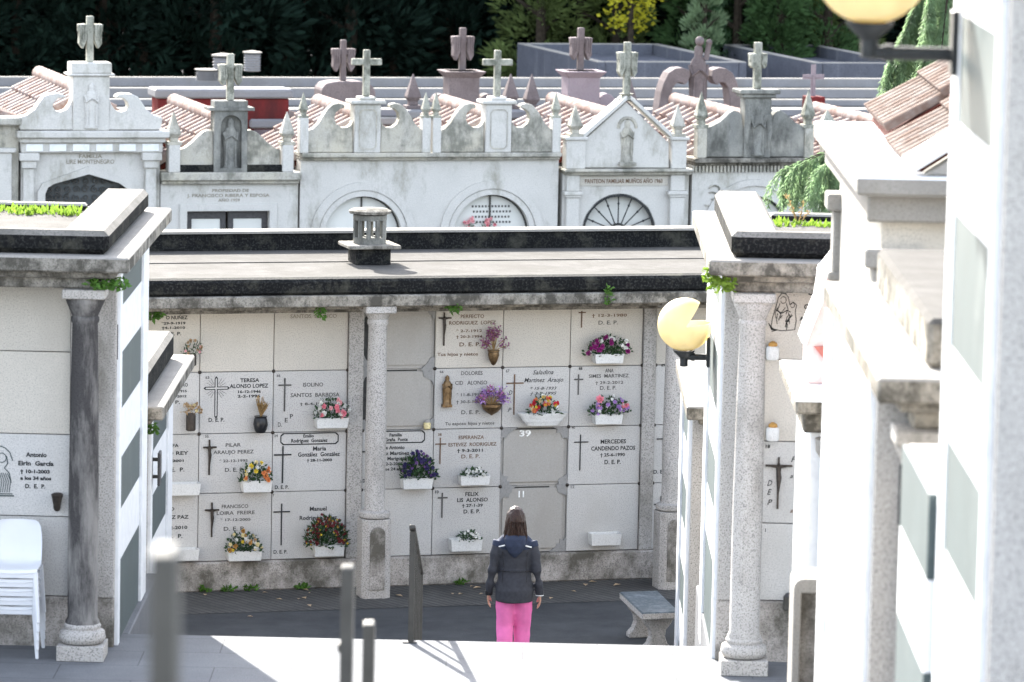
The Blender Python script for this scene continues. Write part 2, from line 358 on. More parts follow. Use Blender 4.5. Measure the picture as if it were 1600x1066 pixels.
# ------------------------------------------------------------------ small builders shared by the niche blocks
def cross_mb(mb, x, z0, z1, xa, xb, za, w=0.016, y=-0.01, d=0.012):
    mb.box(x - w/2, x + w/2, y, y + d, z0, z1); mb.box(xa, xb, y - 0.0015, y + d - 0.0015, za - w/2, za + w/2)
def crucifix_mb(mb, x, z0, z1, xa, xb, za, w=0.016, y=-0.02):
    cross_mb(mb, x, z0, z1, xa, xb, za, w, y, 0.014)
    h = z1 - z0; hw = (xb - xa)/2
    t = za - h*0.04                      # figure hanging on it
    mb.loft([((x, y - 0.012, za + h*0.06), h*0.022, h*0.022), ((x, y - 0.014, za + h*0.03), h*0.03, h*0.03), ((x, y - 0.012, za - h*0.005), h*0.018, h*0.018)], 8)
    mb.loft([((x, y - 0.006, za - h*0.01), h*0.05, h*0.025), ((x, y - 0.008, za - h*0.13), h*0.042, h*0.025), ((x + h*0.01, y - 0.008, za - h*0.22), h*0.05, h*0.03), ((x + h*0.005, y - 0.006, za - h*0.40), h*0.03, h*0.02), ((x, y - 0.006, za - h*0.55), h*0.016, h*0.015)], 8)
    for sgn in (-1, 1): mb.tube([(x + sgn*h*0.04, y - 0.006, za - h*0.03), (x + sgn*hw*0.55, y - 0.006, za - h*0.012), (x + sgn*hw*0.92, y - 0.006, za + h*0.005)], [h*0.016, h*0.012, h*0.009], 6)
def statue_mb(mb, x, y, z0, z1, w, flat=0.6):
    h = z1 - z0
    mb.loft([((x, y, z0), w*0.46, w*0.46*flat), ((x, y, z0 + h*0.04), w*0.5, w*0.5*flat), ((x, y, z0 + h*0.07), w*0.40, w*0.40*flat), ((x + w*0.03, y, z0 + h*0.3), w*0.43, w*0.44*flat), ((x, y, z0 + h*0.55), w*0.46, w*0.5*flat),
             ((x, y, z0 + h*0.70), w*0.42, w*0.46*flat), ((x, y, z0 + h*0.79), w*0.32, w*0.36*flat), ((x, y, z0 + h*0.83), w*0.19, w*0.24*flat), ((x, y, z0 + h*0.88), w*0.21, w*0.27*flat), ((x, y, z0 + h*0.94), w*0.2, w*0.26*flat), ((x, y, z0 + h), w*0.06, w*0.08*flat)], 12)
    for sgn in (-1, 1):                  # folded arms and hanging mantle folds
        mb.tube([(x + sgn*w*0.42, y - w*0.1*flat, z0 + h*0.72), (x + sgn*w*0.36, y - w*0.42*flat, z0 + h*0.58), (x + sgn*w*0.05, y - w*0.55*flat, z0 + h*0.66)], [w*0.1, w*0.1, w*0.07], 7)
        mb.tube([(x + sgn*w*0.25, y - w*0.42*flat, z0 + h*0.55), (x + sgn*w*0.3, y - w*0.38*flat, z0 + h*0.05)], [w*0.05, w*0.08], 6)
def frame_mb(mb, x0, x1, z0, z1, c=0.02, w=0.008, y=-0.003):
    pts = [(x0 + c, z0), (x1 - c, z0), (x1, z0 + c), (x1, z1 - c), (x1 - c, z1), (x0 + c, z1), (x0, z1 - c), (x0, z0 + c)]
    cx, cz = (x0 + x1)/2, (z0 + z1)/2; sx = 1 - 2*w/(x1 - x0); sz = 1 - 2*w/(z1 - z0)
    mb.prism(pts, y, y + 0.002, [[(cx + (p[0] - cx)*sx, cz + (p[1] - cz)*sz) for p in pts]])
def slab_part(parent, x0, x1, z0, z1, mat, y=0.0, g=0.004):
    mb = MB(); mb.box(x0 + g, x1 - g, y, y + 0.05, z0 + g, z1 - g)
    return part(mb, 'niche_slab', mat, parent, bevel=0.002)
def cover_part(parent, x0, x1, z0, z1, y=0.02, chalk=None, num=None):
    mb = MB(); mb.box(x0 + 0.035, x1 - 0.04, y, y + 0.05, z0 + 0.04, z1 - 0.03)
    o = part(mb, 'niche_cover', M['cement'], parent, bevel=0.004)
    rnd = random.Random(int(x0*1000) + int(z0*77))
    for cx, cz, sx, sz in ((x0, z0, 1, 1), (x1, z0, -1, 1), (x0, z1, 1, -1), (x1, z1, -1, -1)):
        r = 0.11 + rnd.random()*0.07; pts = [(cx, cz)]
        for i in range(8):
            t = math.pi/2*i/7; rr = r*(0.75 + rnd.random()*0.4)*(1.15 if i in (0, 7) else 0.85)
            pts.append((cx + sx*rr*math.cos(t), cz + sz*rr*math.sin(t)))
        mb = MB(); mb.prism(pts, y - 0.012, y + 0.012); part(mb, 'mortar_patch', M['mortar'], o)
    mb = MB(); mb.box(x0 + 0.003, x1 - 0.003, y + 0.018, y + 0.029, z0 + 0.002, z1 - 0.002); part(mb, 'niche_rim', M['cement'], o)
    mb = MB(); mb.box(x0 + 0.10, x1 - 0.22 + 0.1*rnd.random(), y + 0.0135, y + 0.0165, z1 - 0.027, z1 - 0.012); part(mb, 'open_joint', M['joint'], o)
    if x0 < -0.5: mb = MB(); mb.box(x0 + 0.004, x0 + 0.075, y - 0.004, y + 0.016, z0 + 0.02, z1 - 0.02); part(mb, 'open_joint', M['joint'], o)
    return o
def lettering(parent, lines, S, k, y, key='ink'):
    for ln in lines:
        txt, u, v, h = ln[:4]; w = ln[4] if len(ln) > 4 else None; kk = ln[5] if len(ln) > 5 and ln[5] else key
        opt = ln[6] if len(ln) > 6 else {}
        mb = MB(); x, z = S(u, v)
        text_into(mb, txt, x, z, h/k/0.70, y, opt.get('align', 'CENTER'), opt.get('shear', 0), opt.get('bold', 0.0016 if kk == 'ink' else 0.0010), opt.get('sp', 1.0), (w/k if w else None))
        part(mb, 'inscription', M[kk], parent)

# ------------------------------------------------------------------ flowers
def petal_mesh(layers=3, seed=1):
    rnd = random.Random(seed); mb = MB()
    for L in range(layers):
        n = 7 - L; el = 0.25 + 0.5*L; ln = 1.0 - 0.22*L
        for i in range(n):
            a = 2*math.pi*(i + 0.5*L)/n + rnd.uniform(-.2, .2); e = el + rnd.uniform(-.2, .2)
            d = Vector((math.cos(a)*math.cos(e), -math.sin(e), math.sin(a)*math.cos(e)))
            side = d.cross(Vector((0, -1, 0))).normalized(); p = Vector((0, -0.06*L, 0))
            mb.add([p, p + d*ln*0.6 + side*0.34, p + d*ln + Vector((0, -0.1, 0)), p + d*ln*0.6 - side*0.34], [(0, 1, 2), (0, 2, 3)])
    mb.ball((0, -0.14, 0), 0.22, 6, 4)
    me = mb.build('blossom', M['fl_white']); d = me.data; bpy.data.objects.remove(me); return d
PETALS = [petal_mesh(3, s) for s in range(3)]
PCACHE = {}
def blossom(parent, color, x, y, z, r, rnd):
    i = rnd.randrange(3); key = (color, i)
    if key not in PCACHE:
        d = PETALS[i].copy(); d.name = 'blossom'; d.materials.clear(); d.materials.append(M['fl_' + color]); PCACHE[key] = d
    o = bpy.data.objects.new('blossom', PCACHE[key]); COL.objects.link(o); o.parent = parent
    off = OFF[parent]; o.location = (x - off[0], y - off[1], z - off[2])
    o.scale = (r, r, r); o.rotation_euler = (rnd.uniform(-.6, .4), rnd.uniform(0, 6), rnd.uniform(-.7, .7)); OFF[o] = off
    return o
def foliage_mb(cx, y, z, w, h, n, rnd, L=0.07, wd=0.022, depth=0.09, dome=True):
    mb = MB(); random.seed(rnd.random())
    for i in range(n):
        a = rnd.uniform(0, math.pi); rr = rnd.random()**0.6
        px = cx + math.cos(a)*rr*w*0.45; pz = z + math.sin(a)*rr*h*0.8; py = y + rnd.uniform(-depth, depth*0.6)
        d = Vector((px - cx, (py - y)*0.9 - 0.03, pz - z + h*0.25)).normalized()*0.7 + Vector((rnd.uniform(-1, 1), rnd.uniform(-1, .6), rnd.uniform(-.8, 1)))*0.8
        mb.leaf((px, py, pz), d, L*rnd.uniform(0.6, 1.3), wd*rnd.uniform(0.7, 1.3))
    return mb
def blossoms_on(t, cx, y, z, w, h, cols, rnd, depth=0.10, rs=0.026):
    for col, n, k in cols:
        for i in range(n):
            a = rnd.uniform(0.05, math.pi - 0.05); rr = rnd.uniform(0.25, 1)**0.6
            x = cx + math.cos(a)*rr*w*0.47; zz = z + math.sin(a)*rr*h*0.88 + 0.01
            blossom(t, col, x, y - depth*math.sqrt(max(0.05, 1 - rr*rr*0.8)) - rnd.uniform(0, 0.02), zz, rs*k*rnd.uniform(0.8, 1.2), rnd)
def box_pot_mb(x0, x1, z0, z1, y0, y1, taper=0.012):
    mb = MB(); t = 0.014; zi = z1 - 0.03
    mb.hexa([(x0 + taper, y0 + taper, z0), (x1 - taper, y0 + taper, z0), (x1 - taper, y1, z0), (x0 + taper, y1, z0), (x0, y0, z1), (x1, y0, z1), (x1, y1, z1), (x0, y1, z1)])
    mb.f.pop(1); mb.m.pop(1)             # open top with an inner lip
    mb.add([(x0, y0, z1), (x1, y0, z1), (x1, y1, z1), (x0, y1, z1), (x0 + t, y0 + t, z1), (x1 - t, y0 + t, z1), (x1 - t, y1 - t, z1), (x0 + t, y1 - t, z1), (x0 + t, y0 + t, zi), (x1 - t, y0 + t, zi), (x1 - t, y1 - t, zi), (x0 + t, y1 - t, zi)],
           [(0, 1, 5, 4), (1, 2, 6, 5), (2, 3, 7, 6), (3, 0, 4, 7), (4, 5, 9, 8), (5, 6, 10, 9), (6, 7, 11, 10), (7, 4, 8, 11), (8, 9, 10, 11)])
    return mb

# ------------------------------------------------------------------ the middle niche wall
ncb = thing('niche_block', 'long shaded niche wall of engraved slabs across the court, with a round roof vent', 'burial niches', WALL, (0, 0, 0), 'granite niche blocks')
X0, X1 = -4.6, 4.6
mb = MB(); mb.box(X0, X1, 0.05, 2.3, 0.34, 3.2); part(mb, 'core', M['joint'], ncb)
mb = MB(); mb.box(X0, X1, -0.045, 2.2, 0, 0.335); part(mb, 'plinth', M['plinth'], ncb, bevel=0.02)
ROW = [0.34, 1.10, 1.765, 2.45, 3.14]
COLS = [(-4.36, -3.52), (-3.52, -2.68), (-2.68, -1.85), (-1.85, -1.01), (-0.83, -0.01), (-0.01, 0.775), (0.775, 1.56), (1.56, 2.41), (2.57, 3.39), (3.39, 4.2)]
RAW = {(4, 2), (4, 3), (6, 0), (6, 1)}
SL = {}
for ci, (a, b) in enumerate(COLS):
    for ri in range(4):
        if (ci, ri) in RAW: SL[ci, ri] = cover_part(ncb, a, b, ROW[ri], ROW[ri + 1])
        else: SL[ci, ri] = slab_part(ncb, a, b, ROW[ri], ROW[ri + 1], M['slab_tan'] if ri == 3 else M['slab'])
for a, b in ((-1.01, -0.83), (2.41, 2.57), (-4.6, -4.36), (4.2, 4.6)):
    mb = MB(); mb.box(a + 0.005, b - 0.005, -0.035, 0.06, 0.338, 3.14); part(mb, 'pilaster', M['granite'], ncb, bevel=0.006)
for ci, (a, b) in enumerate(COLS):
    for ri in range(1, 4):
        for x in ((a, b) if ci in (3, 7) else (a,)):
            if (ci, ri) == (4, 3) or x < -3.6: continue
            mb = MB(); z = ROW[ri]; n = 8
            mb.add([(x, -0.016, z)] + [(x + 0.021*math.cos(i*math.pi/4), -0.006, z + 0.021*math.sin(i*math.pi/4)) for i in range(8)] + [(x + 0.021*math.cos(i*math.pi/4), 0.0, z + 0.021*math.sin(i*math.pi/4)) for i in range(8)],
                   [(0, 1 + i, 1 + (i + 1) % 8) for i in range(8)] + [(1 + i, 9 + i, 9 + (i + 1) % 8, 1 + (i + 1) % 8) for i in range(8)])
            part(mb, 'rosette', M['darkbronze'], ncb)
# cornice, parapets, roof
mb = MB(); mb.prism([(X0, 3.145), (X1, 3.145), (X1, 3.2), (X0, 3.2)], -0.42, 0.1); mb.box(X0, X1, -0.60, 0.1, 3.2, 3.245); mb.box(X0, X1, -0.76, 0.1, 3.245, 3.37)
part(mb, 'cornice', M['dirty'], ncb, bevel=0.012)
mb = MB(); mb.box(X0, X1, -0.70, -0.42, 3.372, 3.545); part(mb, 'front_parapet', M['black'], ncb, bevel=0.03)
mb = MB(); mb.box(X0, X1, -0.42, 1.0, 3.372, 3.54); mb.box(X0, X1, 1.012, 2.2, 3.372, 3.55); part(mb, 'roof', M['roof'], ncb)
mb = MB(); mb.box(X0, X1, 2.2, 2.42, 3.2, 3.745); part(mb, 'rear_parapet', M['black'], ncb, bevel=0.015)
mb = MB(); mb.box(X0, X1, 2.17, 2.46, 3.747, 3.775); part(mb, 'coping', M['coping'], ncb)
def pedestal_column(s, y, ztop=3.2):
    mb = MB(); c = part(MB().lathe([(0.122, 0.0), (0.122, 0.01), (0.112, 0.03), (0.115, 0.9), (0.108, 1.5), (0.10, 2.05), (0.115, 2.08), (0.115, 2.11), (0.108, 2.13), (0.12, 2.16), (0.145, 2.2), (0.15, 2.22)], s, y, 0.96, 24), 'column', M['granite'], ncb, smooth=35)
    mb = MB(); mb.lathe([(0.13, 0), (0.168, 0.015), (0.178, 0.045), (0.168, 0.075), (0.13, 0.09)], s, y, 0.88, 24); part(mb, 'base_ring', M['granite'], c, smooth=40)
    mb = MB(); mb.box(s - 0.17, s + 0.17, y - 0.17, y + 0.17, 3.165, 3.245); part(mb, 'capital', M['granite'], c, bevel=0.01)
    w, ch = 0.165, 0.05
    poly = [(-w, -w + ch), (-w + ch, -w), (w - ch, -w), (w, -w + ch), (w, w - ch), (w - ch, w), (-w + ch, w), (-w, w - ch)]
    mb = MB(); mb.extr([(s + p[0], y + p[1], 0) for p in poly], (0, 0, 0.88)); part(mb, 'pedestal', M['granite'], c, bevel=0.006)
    mb = MB(); pts = [(s - 0.085, 0.1), (s + 0.085, 0.1)] + [(s + 0.085*math.cos(t*math.pi/8), 0.72 + 0.085*math.sin(t*math.pi/8)) for t in range(9)]
    mb.prism(pts, y - w - 0.012, y - w + 0.005); part(mb, 'pedestal_panel', M['plinth'], c, bevel=0.004)
pedestal_column(-0.82, -0.58); pedestal_column(2.61, -0.58); pedestal_column(-4.25, -0.58)
# round roof vent
sv, zv = WALL.S(577, 405, -0.9); vy = 0.9
vx = sv
mb = MB(); mb.box(vx - 0.20, vx + 0.20, vy - 0.20, vy + 0.20, 3.535, 3.72); vent = part(mb, 'chimney', M['black'], ncb, bevel=0.01)
mb = MB(); mb.box(vx - 0.30, vx + 0.30, vy - 0.28, vy + 0.28, 3.722, 3.765); part(mb, 'chimney_plate', M['dirty'], vent, bevel=0.008)
mb = MB(); mb.lathe([(0.185, 0), (0.185, 0.07), (0.15, 0.07)], vx, vy, 3.766, 24); mb.lathe([(0.19, 0), (0.19, 0.06), (0.12, 0.07)], vx, vy, 4.03, 24)
for i in range(10):
    a = 2*math.pi*i/10; mb.tube([(vx + 0.165*math.cos(a), vy + 0.165*math.sin(a), 3.82), (vx + 0.165*math.cos(a), vy + 0.165*math.sin(a), 4.04)], 0.028, 6)
part(mb, 'chimney_drum', M['chapel_dark'], vent, smooth=40)
mb = MB(); mb.lathe([(0.05, -0.02), (0.235, 0), (0.24, 0.03), (0.2, 0.05), (0.05, 0.062)], vx, vy, 4.105, 28); part(mb, 'chimney_cap', M['dirty'], vent, smooth=40)

# ---- inscriptions of the middle wall: (text, centre u, baseline v, cap height, width, ink, options)
Sw = lambda u, v: WALL.S(u, v)
KW = 140.0; LY = -0.0025
CUR = {'shear': 0.32, 'bold': 0.0006}; BLK = {'bold': 0.0022}
def L(ci, ri, lines, key='ink'): lettering(SL[ci, ri], lines, Sw, KW, LY, key)
L(1, 3, [('O NUÑEZ', 276, 499, 5.5, 34), ('*29-9-1919', 271, 507, 3.6, 38), ('†4-1-2010', 271, 514, 3.6, 37), ('D. E. P.', 269, 524, 5, 28)])
L(1, 2, [('RO', 289, 604, 5, 9), ('-1915', 284, 613, 3.6, 16), ('-2012', 283, 621, 3.6, 17), ('E. P.', 272, 631, 5, 18)])
L(1, 1, [('JOSEFA', 265, 699, 5, 29), ('PINO REY', 269, 711, 5.5, 50), ('4-8-2001', 271, 722, 3.6, 34), ('D.  E.  P.', 269, 737, 6, 38)])
L(1, 0, [('JULIO', 262, 798, 5, 22), ('YAÑEZ PAZ', 269, 811, 5.5, 52), ('12-12-2010', 270, 827, 5, 44), ('D.  E.  P.', 266, 841, 6, 38)])
L(2, 2, [('TERESA', 390, 597, 5.8, 30), ('ALONSO LOPEZ', 389, 606, 6, 61), ('16-12-1946', 389, 614, 4, 36), ('2-2-1996', 389, 621, 4, 36), ('D. E. P.', 338, 659, 6, 25), ('63', 324, 592, 4, 6, 'inkgrey')])
L(2, 1, [('PILAR', 364, 698, 5.5, 24), ('ARAUJO PEREZ', 365, 709, 5.5, 64), ('* 22-12-1995', 365, 722, 4, 45), ('D. E. P.', 366, 737, 6, 30), ('35', 323, 684, 4, 6)], 'inkgrey')
L(2, 0, [('FRANCISCO', 367, 794, 5.5, 42), ('LOIRA  FREIRE', 368, 804, 5.5, 60), ('* 17-12-2005', 368, 814, 4, 48), ('D. E. P.', 366, 829, 6, 34)], 'inkgrey')
L(3, 3, [('SANTOS  BLANCO', 490, 497, 6, 74)], 'inkpale')
L(3, 2, [('ISOLINO', 489, 604, 6, 32), ('SANTOS  BARBOSA', 492, 620, 6, 78), ('† 8-4-1998', 490, 633, 4, 44), ('D.', 437, 667, 7, 6), ('E', 447, 660, 7, 5), ('P', 455, 654, 7, 5), ('66', 435, 589, 4, 6)], 'inkgrey')
L(3, 1, [('Emilio', 482, 683.5, 5, 17), ('Rodriguez  Gonzalez', 483, 691, 5.5, 58), ('Maria', 499, 704, 6.5, 21), ('González  González', 498, 713, 6.5, 67), ('† 28-11-2003', 499, 721, 4, 40), ('D. E. P.', 440, 764, 5.5, 22), ('34', 431, 683, 4, 6, 'inkgrey')])
L(3, 0, [('Manuel', 497, 798, 6.5, 27), ('Rodriguez Perez', 497, 812, 6.5, 60), ('D. E. P.', 438, 865, 5.5, 22), ('7', 427, 776, 4, 3, 'inkgrey')])
L(4, 1, [('Familia', 618, 682, 5, 20), ('Graña  Ponte', 619, 689.5, 5.5, 37), ('Jose Antonio', 613, 702, 5.5, 40), ('Ibañez Martinez', 612, 711, 5.5, 56), ('Marigorta', 620, 719, 5.5, 31), ('† 2-2-2002', 613, 727, 4.5, 33), ('a los 24 años', 614, 735, 4.5, 40), ('D.', 569, 754, 5.5, 5)])
L(5, 3, [('PERFECTO', 738, 497, 5.5, 38), ('RODRIGUEZ  LOPEZ', 738, 507, 5.5, 76), ('* 2-7-1912', 733, 519, 4, 42), ('† 20-3-1994', 733, 528, 4, 42), ('D. E. P.', 734, 541, 6, 34), ('Tus hijos y nietos', 715, 556, 5, 66)], 'inkbrown')
L(5, 2, [('DOLORES', 737, 586, 6, 35), ('CID   ALONSO', 736, 601, 6, 52), ('* 11-8-1918', 733, 619, 4.5, 42), ('† 30-5-1999', 733, 630, 4.5, 42), ('D. E. P.', 735, 647, 6, 30), ('Tu esposo hijos y nietos', 734, 664, 5, 80), ('66', 690, 583, 4, 6)], 'inkgrey')
L(5, 1, [('ESPERANZA', 736, 686, 5.5, 41), ('ESTEVEZ  RODRIGUEZ', 738, 697, 5.5, 78), ('† 9-3-2011', 735, 706, 4.5, 42, 'ink'), ('D. E. P.', 735, 716, 6, 30), ('38', 687, 681, 4, 6)], 'inkbrown')
L(5, 0, [('FELIX', 737, 775, 6, 22), ('LIS  ALONSO', 738, 784, 6, 50), ('† 27-1-39', 738, 792, 4.5, 34), ('D. E. P.', 737, 802, 6, 27), ('10', 682, 771, 4.5, 6)], 'ink')
L(6, 2, [('Saladina', 848, 585, 7, 34, None, CUR), ('Martinez  Araujo', 849, 597, 7, 64, None, CUR), ('* 15-8-1933', 848, 609, 4.5, 43, None, CUR), ('† 3-2-1995', 848, 617, 4.5, 43, None, CUR), ('P', 795, 644, 7, 6, None, CUR), ('D', 797, 617, 7, 6, None, CUR), ('67', 793, 582, 4.5, 6, 'inkgrey')])
L(7, 3, [('† 12-3-1980', 952, 495, 4.5, 58, 'inkbrown'), ('D. E. P.', 950, 507, 6, 32)], 'inkgrey')
L(7, 2, [('ANA', 952, 582, 6, 14), ('SIMES  MARTINEZ', 951, 590, 5.5, 66), ('† 29-2-2012', 952, 600, 4.5, 46), ('D. E. P.', 950, 609, 6, 27), ('68', 907, 578, 4.5, 6, 'ink')], 'inkgrey')
L(7, 1, [('MERCEDES', 958, 693, 6.5, 42), ('CANDENDO PAZOS', 958, 703.5, 6.5, 73), ('† 25-6-1990', 957, 713, 5, 41), ('D. E. P.', 957, 725, 6.5, 27), ('40', 896, 670, 4, 6, 'inkgrey')])
L(7, 0, [('12', 894, 763, 4.5, 6)], 'inkgrey')
L(8, 2, [('69', 1036, 573, 4.5, 6)])
L(8, 1, [('HORTENSIA', 1087, 684, 6, 46), ('TOME BUGALLO', 1090, 693, 6, 62), ('N. FORCAREI', 1087, 703, 4, 46), ('29-9-1921', 1087, 712, 4, 40), ('PONTEVEDRA', 1087, 719, 4.5, 48), ('22-6-1994', 1087, 727, 4.5, 40), ('D. E. P.', 1033, 740, 6, 26)])
L(8, 0, [('Siempre te recordaremos', 1088, 772, 3.5, 56), ('GUMERSINDO', 1087, 784.5, 6.5, 62), ('MIEL LOPEZ', 1088, 794.5, 6.5, 50), ('FORCAREI', 1088, 804, 4, 38), ('4-4-1918', 1088, 812, 4, 36), ('PONTEVEDRA', 1088, 820, 4, 46), ('12-2-2001', 1088, 828, 4, 38)])
for ci, ri, txt, u, v, w in ((6, 1, '39', 819, 681, 19), (6, 0, '11', 813, 776, 9)):
    mb = MB(); x, z = WALL.S(u, v, -0.05); text_into(mb, txt, x, z, 9.5/KW/0.7, 0.012, bold=0.003, width=w/KW); part(mb, 'painted_number', M['inkwhite'], SL[ci, ri])
def wcross(ci, ri, u, v0, v1, ua, ub, va, w=0.014, mat='ink', fig=False):
    x, z1 = Sw(u, v0); z0 = Sw(u, v1)[1]; xa, za = Sw(ua, va); xb = Sw(ub, va)[0]
    mb = MB()
    if fig: crucifix_mb(mb, x, z0, z1, xa, xb, za, w)
    else: cross_mb(mb, x, z0, z1, xa, xb, za, w)
    part(mb, 'crucifix' if fig else 'cross', M[mat], SL[ci, ri], smooth=40 if fig else 0)
for a in ((2, 1, 327, 687, 742, 317, 338, 699, 0.018, 'darkbronze', True), (2, 0, 331, 785, 839, 320, 342, 797, 0.016, 'darkbronze', True), (3, 2, 445, 591, 643, 435, 455, 602, 0.016, 'inkgrey'),
          (3, 1, 442, 697, 755, 428, 455, 711, 0.016), (3, 0, 440, 787, 852, 427, 453, 800, 0.014), (5, 3, 694, 488, 540, 685, 705, 497, 0.016, 'darkbronze', True), (5, 1, 688, 684, 725, 680, 697, 694, 0.012, 'inkbrown'),
          (5, 0, 691, 770, 809, 684, 699, 778, 0.016, 'inkgrey'), (6, 2, 804, 585, 648, 791, 818, 599, 0.014, 'inkbrown'), (7, 3, 909, 486, 512, 904, 915, 488.5, 0.012, 'inkbrown'), (7, 2, 904, 585, 617, 897, 911, 593, 0.014, 'inkgrey'),
          (7, 1, 907, 679, 735, 897, 919, 691, 0.011), (8, 1, 1037, 674, 730, 1026, 1048, 686, 0.013), (8, 0, 1033, 775, 830, 1022, 1044, 788, 0.013), (4, 1, 575, 697, 750, 566, 585, 706, 0.013)):
    wcross(*a)
for ci, ri, u0, u1, v0, v1 in ((3, 1, 438, 529, 677, 694), (4, 1, 572, 664, 674, 692)):
    x0, z1 = Sw(u0, v0); x1, z0 = Sw(u1, v1); mb = MB(); frame_mb(mb, x0, x1, z0, z1, 0.03, 0.013); part(mb, 'engraved_frame', M['ink'], SL[ci, ri])
# rayed outline cross
x, z1 = Sw(338, 591); z0 = Sw(338, 651)[1]; xa, za = Sw(321, 607); xb = Sw(356, 607)[0]; w = 0.036
def outline(w, i):
    t = w*0.9
    return [(x - w/2, z0 + i), (x, z0 - t*0.6 + i*1.4), (x + w/2, z0 + i), (x + w/2, za - w/2), (xb - i, za - w/2), (xb + t*0.7 - i*1.4, za), (xb - i, za + w/2), (x + w/2, za + w/2), (x + w/2, z1 - i), (x, z1 + t*0.7 - i*1.4), (x - w/2, z1 - i), (x - w/2, za + w/2), (xa + i, za + w/2), (xa - t*0.7 + i*1.4, za), (xa + i, za - w/2), (x - w/2, za - w/2)]
mb = MB(); mb.prism(outline(w, 0), -0.004, -0.001, [outline(w*0.52, 0.008)])
for q in range(4):
    for da in (-0.28, 0, 0.28):
        a = math.pi/4 + q*math.pi/2 + da; mb.bar((x + 0.05*math.cos(a), -0.003, za + 0.05*math.sin(a)), (x + 0.125*math.cos(a), -0.003, za + 0.125*math.sin(a)), 0.003, 0.003)
part(mb, 'engraved_cross', M['ink'], SL[2, 2])
# bronze Virgin plaque
x, z0 = Sw(697, 634); z1 = Sw(697, 586)[1]; mb = MB(); statue_mb(mb, x, -0.03, z0, z1, 0.12, 0.6); mb.box(x - 0.055, x + 0.055, -0.06, 0.0, z0 - 0.012, z0 + 0.02)
part(mb, 'bronze_figure', M['bronze'], SL[5, 2], smooth=50)

# ---- planters on the middle wall
GP = 'stone planters hung on the niche slabs'
def planter(label, u0, u1, v0, v1, fu0, fu1, fv, cols, leafm='leaf', nl=150, rs=0.026, L=0.06, group=GP, pot='potwhite', seed=1, cat='planter'):
    rnd = random.Random(seed*13 + 5); off = 0.10
    x0, z1 = WALL.S(u0, v0, off); x1, z0 = WALL.S(u1, v1, off); fx0 = WALL.S(fu0, v0, off)[0]; fx1, fz = WALL.S(fu1, fv, off)
    t = thing('planter', label, cat, WALL, ((x0 + x1)/2, -0.08, z0), group)
    part(box_pot_mb(x0, x1, z0, z1, -0.16, -0.002), 'planter_box', M[pot], t, bevel=0.003)
    if cols:
        cx = (fx0 + fx1)/2; w = fx1 - fx0; h = fz - z1
        part(foliage_mb(cx, -0.085, z1 - 0.015, w, h, int(nl*1.7), rnd, L*0.72, 0.024), 'leaves', M[leafm], t)
        blossoms_on(t, cx, -0.085, z1 - 0.005, w, h, cols, rnd, 0.10, rs)
    return t
planter('white stone planter of pink and white daisies, upper left of the square pillar', 493, 543, 653, 668, 486, 548, 612, [('pink', 5, 1.7), ('rose', 4, 1.2), ('white', 9, 1.3)], seed=1)
planter('white planter of orange, cream and white roses at the right end of its slab', 378, 424, 751, 768, 372, 427, 714, [('orange', 7, 1.3), ('yellow', 4, 1.1), ('cream', 6, 1.2), ('white', 6, 1.1)], 'leaf', 170, seed=2)
planter('low planter of faded orange and white flowers in the bottom row at left', 355, 408, 861, 875, 352, 410, 820, [('ochre', 9, 1.2), ('cream', 7, 1.1), ('white', 6, 1.1), ('yellow', 2, 0.9)], 'leaf', 200, seed=3)
planter('planter with bushy burgundy twigs and yellow blossom beside the column pedestal', 490, 537, 852, 868, 472, 546, 795, [('burgundy', 60, 0.8), ('yellow', 18, 0.6), ('ochre', 8, 0.6)], 'leaf', 240, L=0.11, seed=4)
planter('planter with a tall mound of indigo flowers right of the round column', 628, 675, 747, 763, 622, 684, 698, [('indigo', 46, 0.9), ('violet', 14, 0.8)], 'leaf', 240, L=0.09, seed=5)
planter('small planter with a low row of white flowers, above the bottom row', 718, 764, 743, 757, 717, 762, 727, [('white', 13, 0.8)], 'leaf', 110, L=0.045, seed=6)
planter('bottom row planter with few white flowers left of the walking person', 703, 752, 843, 860, 714, 752, 824, [('white', 10, 0.85)], 'leaf', 90, L=0.05, seed=7)
planter('wide planter of deep purple and white flowers under the cornice', 928, 973, 553, 567, 911, 989, 516, [('purple', 16, 1.3), ('white', 9, 1.1)], 'leaf', 230, seed=8)
planter('planter of lilac and white flowers with one large pink rose', 928, 971, 647, 662, 917, 986, 613, [('lilac', 18, 1.05), ('white', 9, 0.95), ('pink', 2, 1.9), ('rose', 1, 1.5)], 'leaf', 190, seed=9)
planter('empty stone ledge box at the far left edge of the wall, third row down', 253, 312, 756, 773, 0, 0, 0, None, seed=10)
planter('empty stone ledge box in the bottom row at the far left, beside the handrail', 246, 310, 859, 875, 0, 0, 0, None, seed=11)
planter('empty small stone ledge box on the blank bottom slab left of the right hand column', 922, 969, 834, 851, 0, 0, 0, None, seed=12)
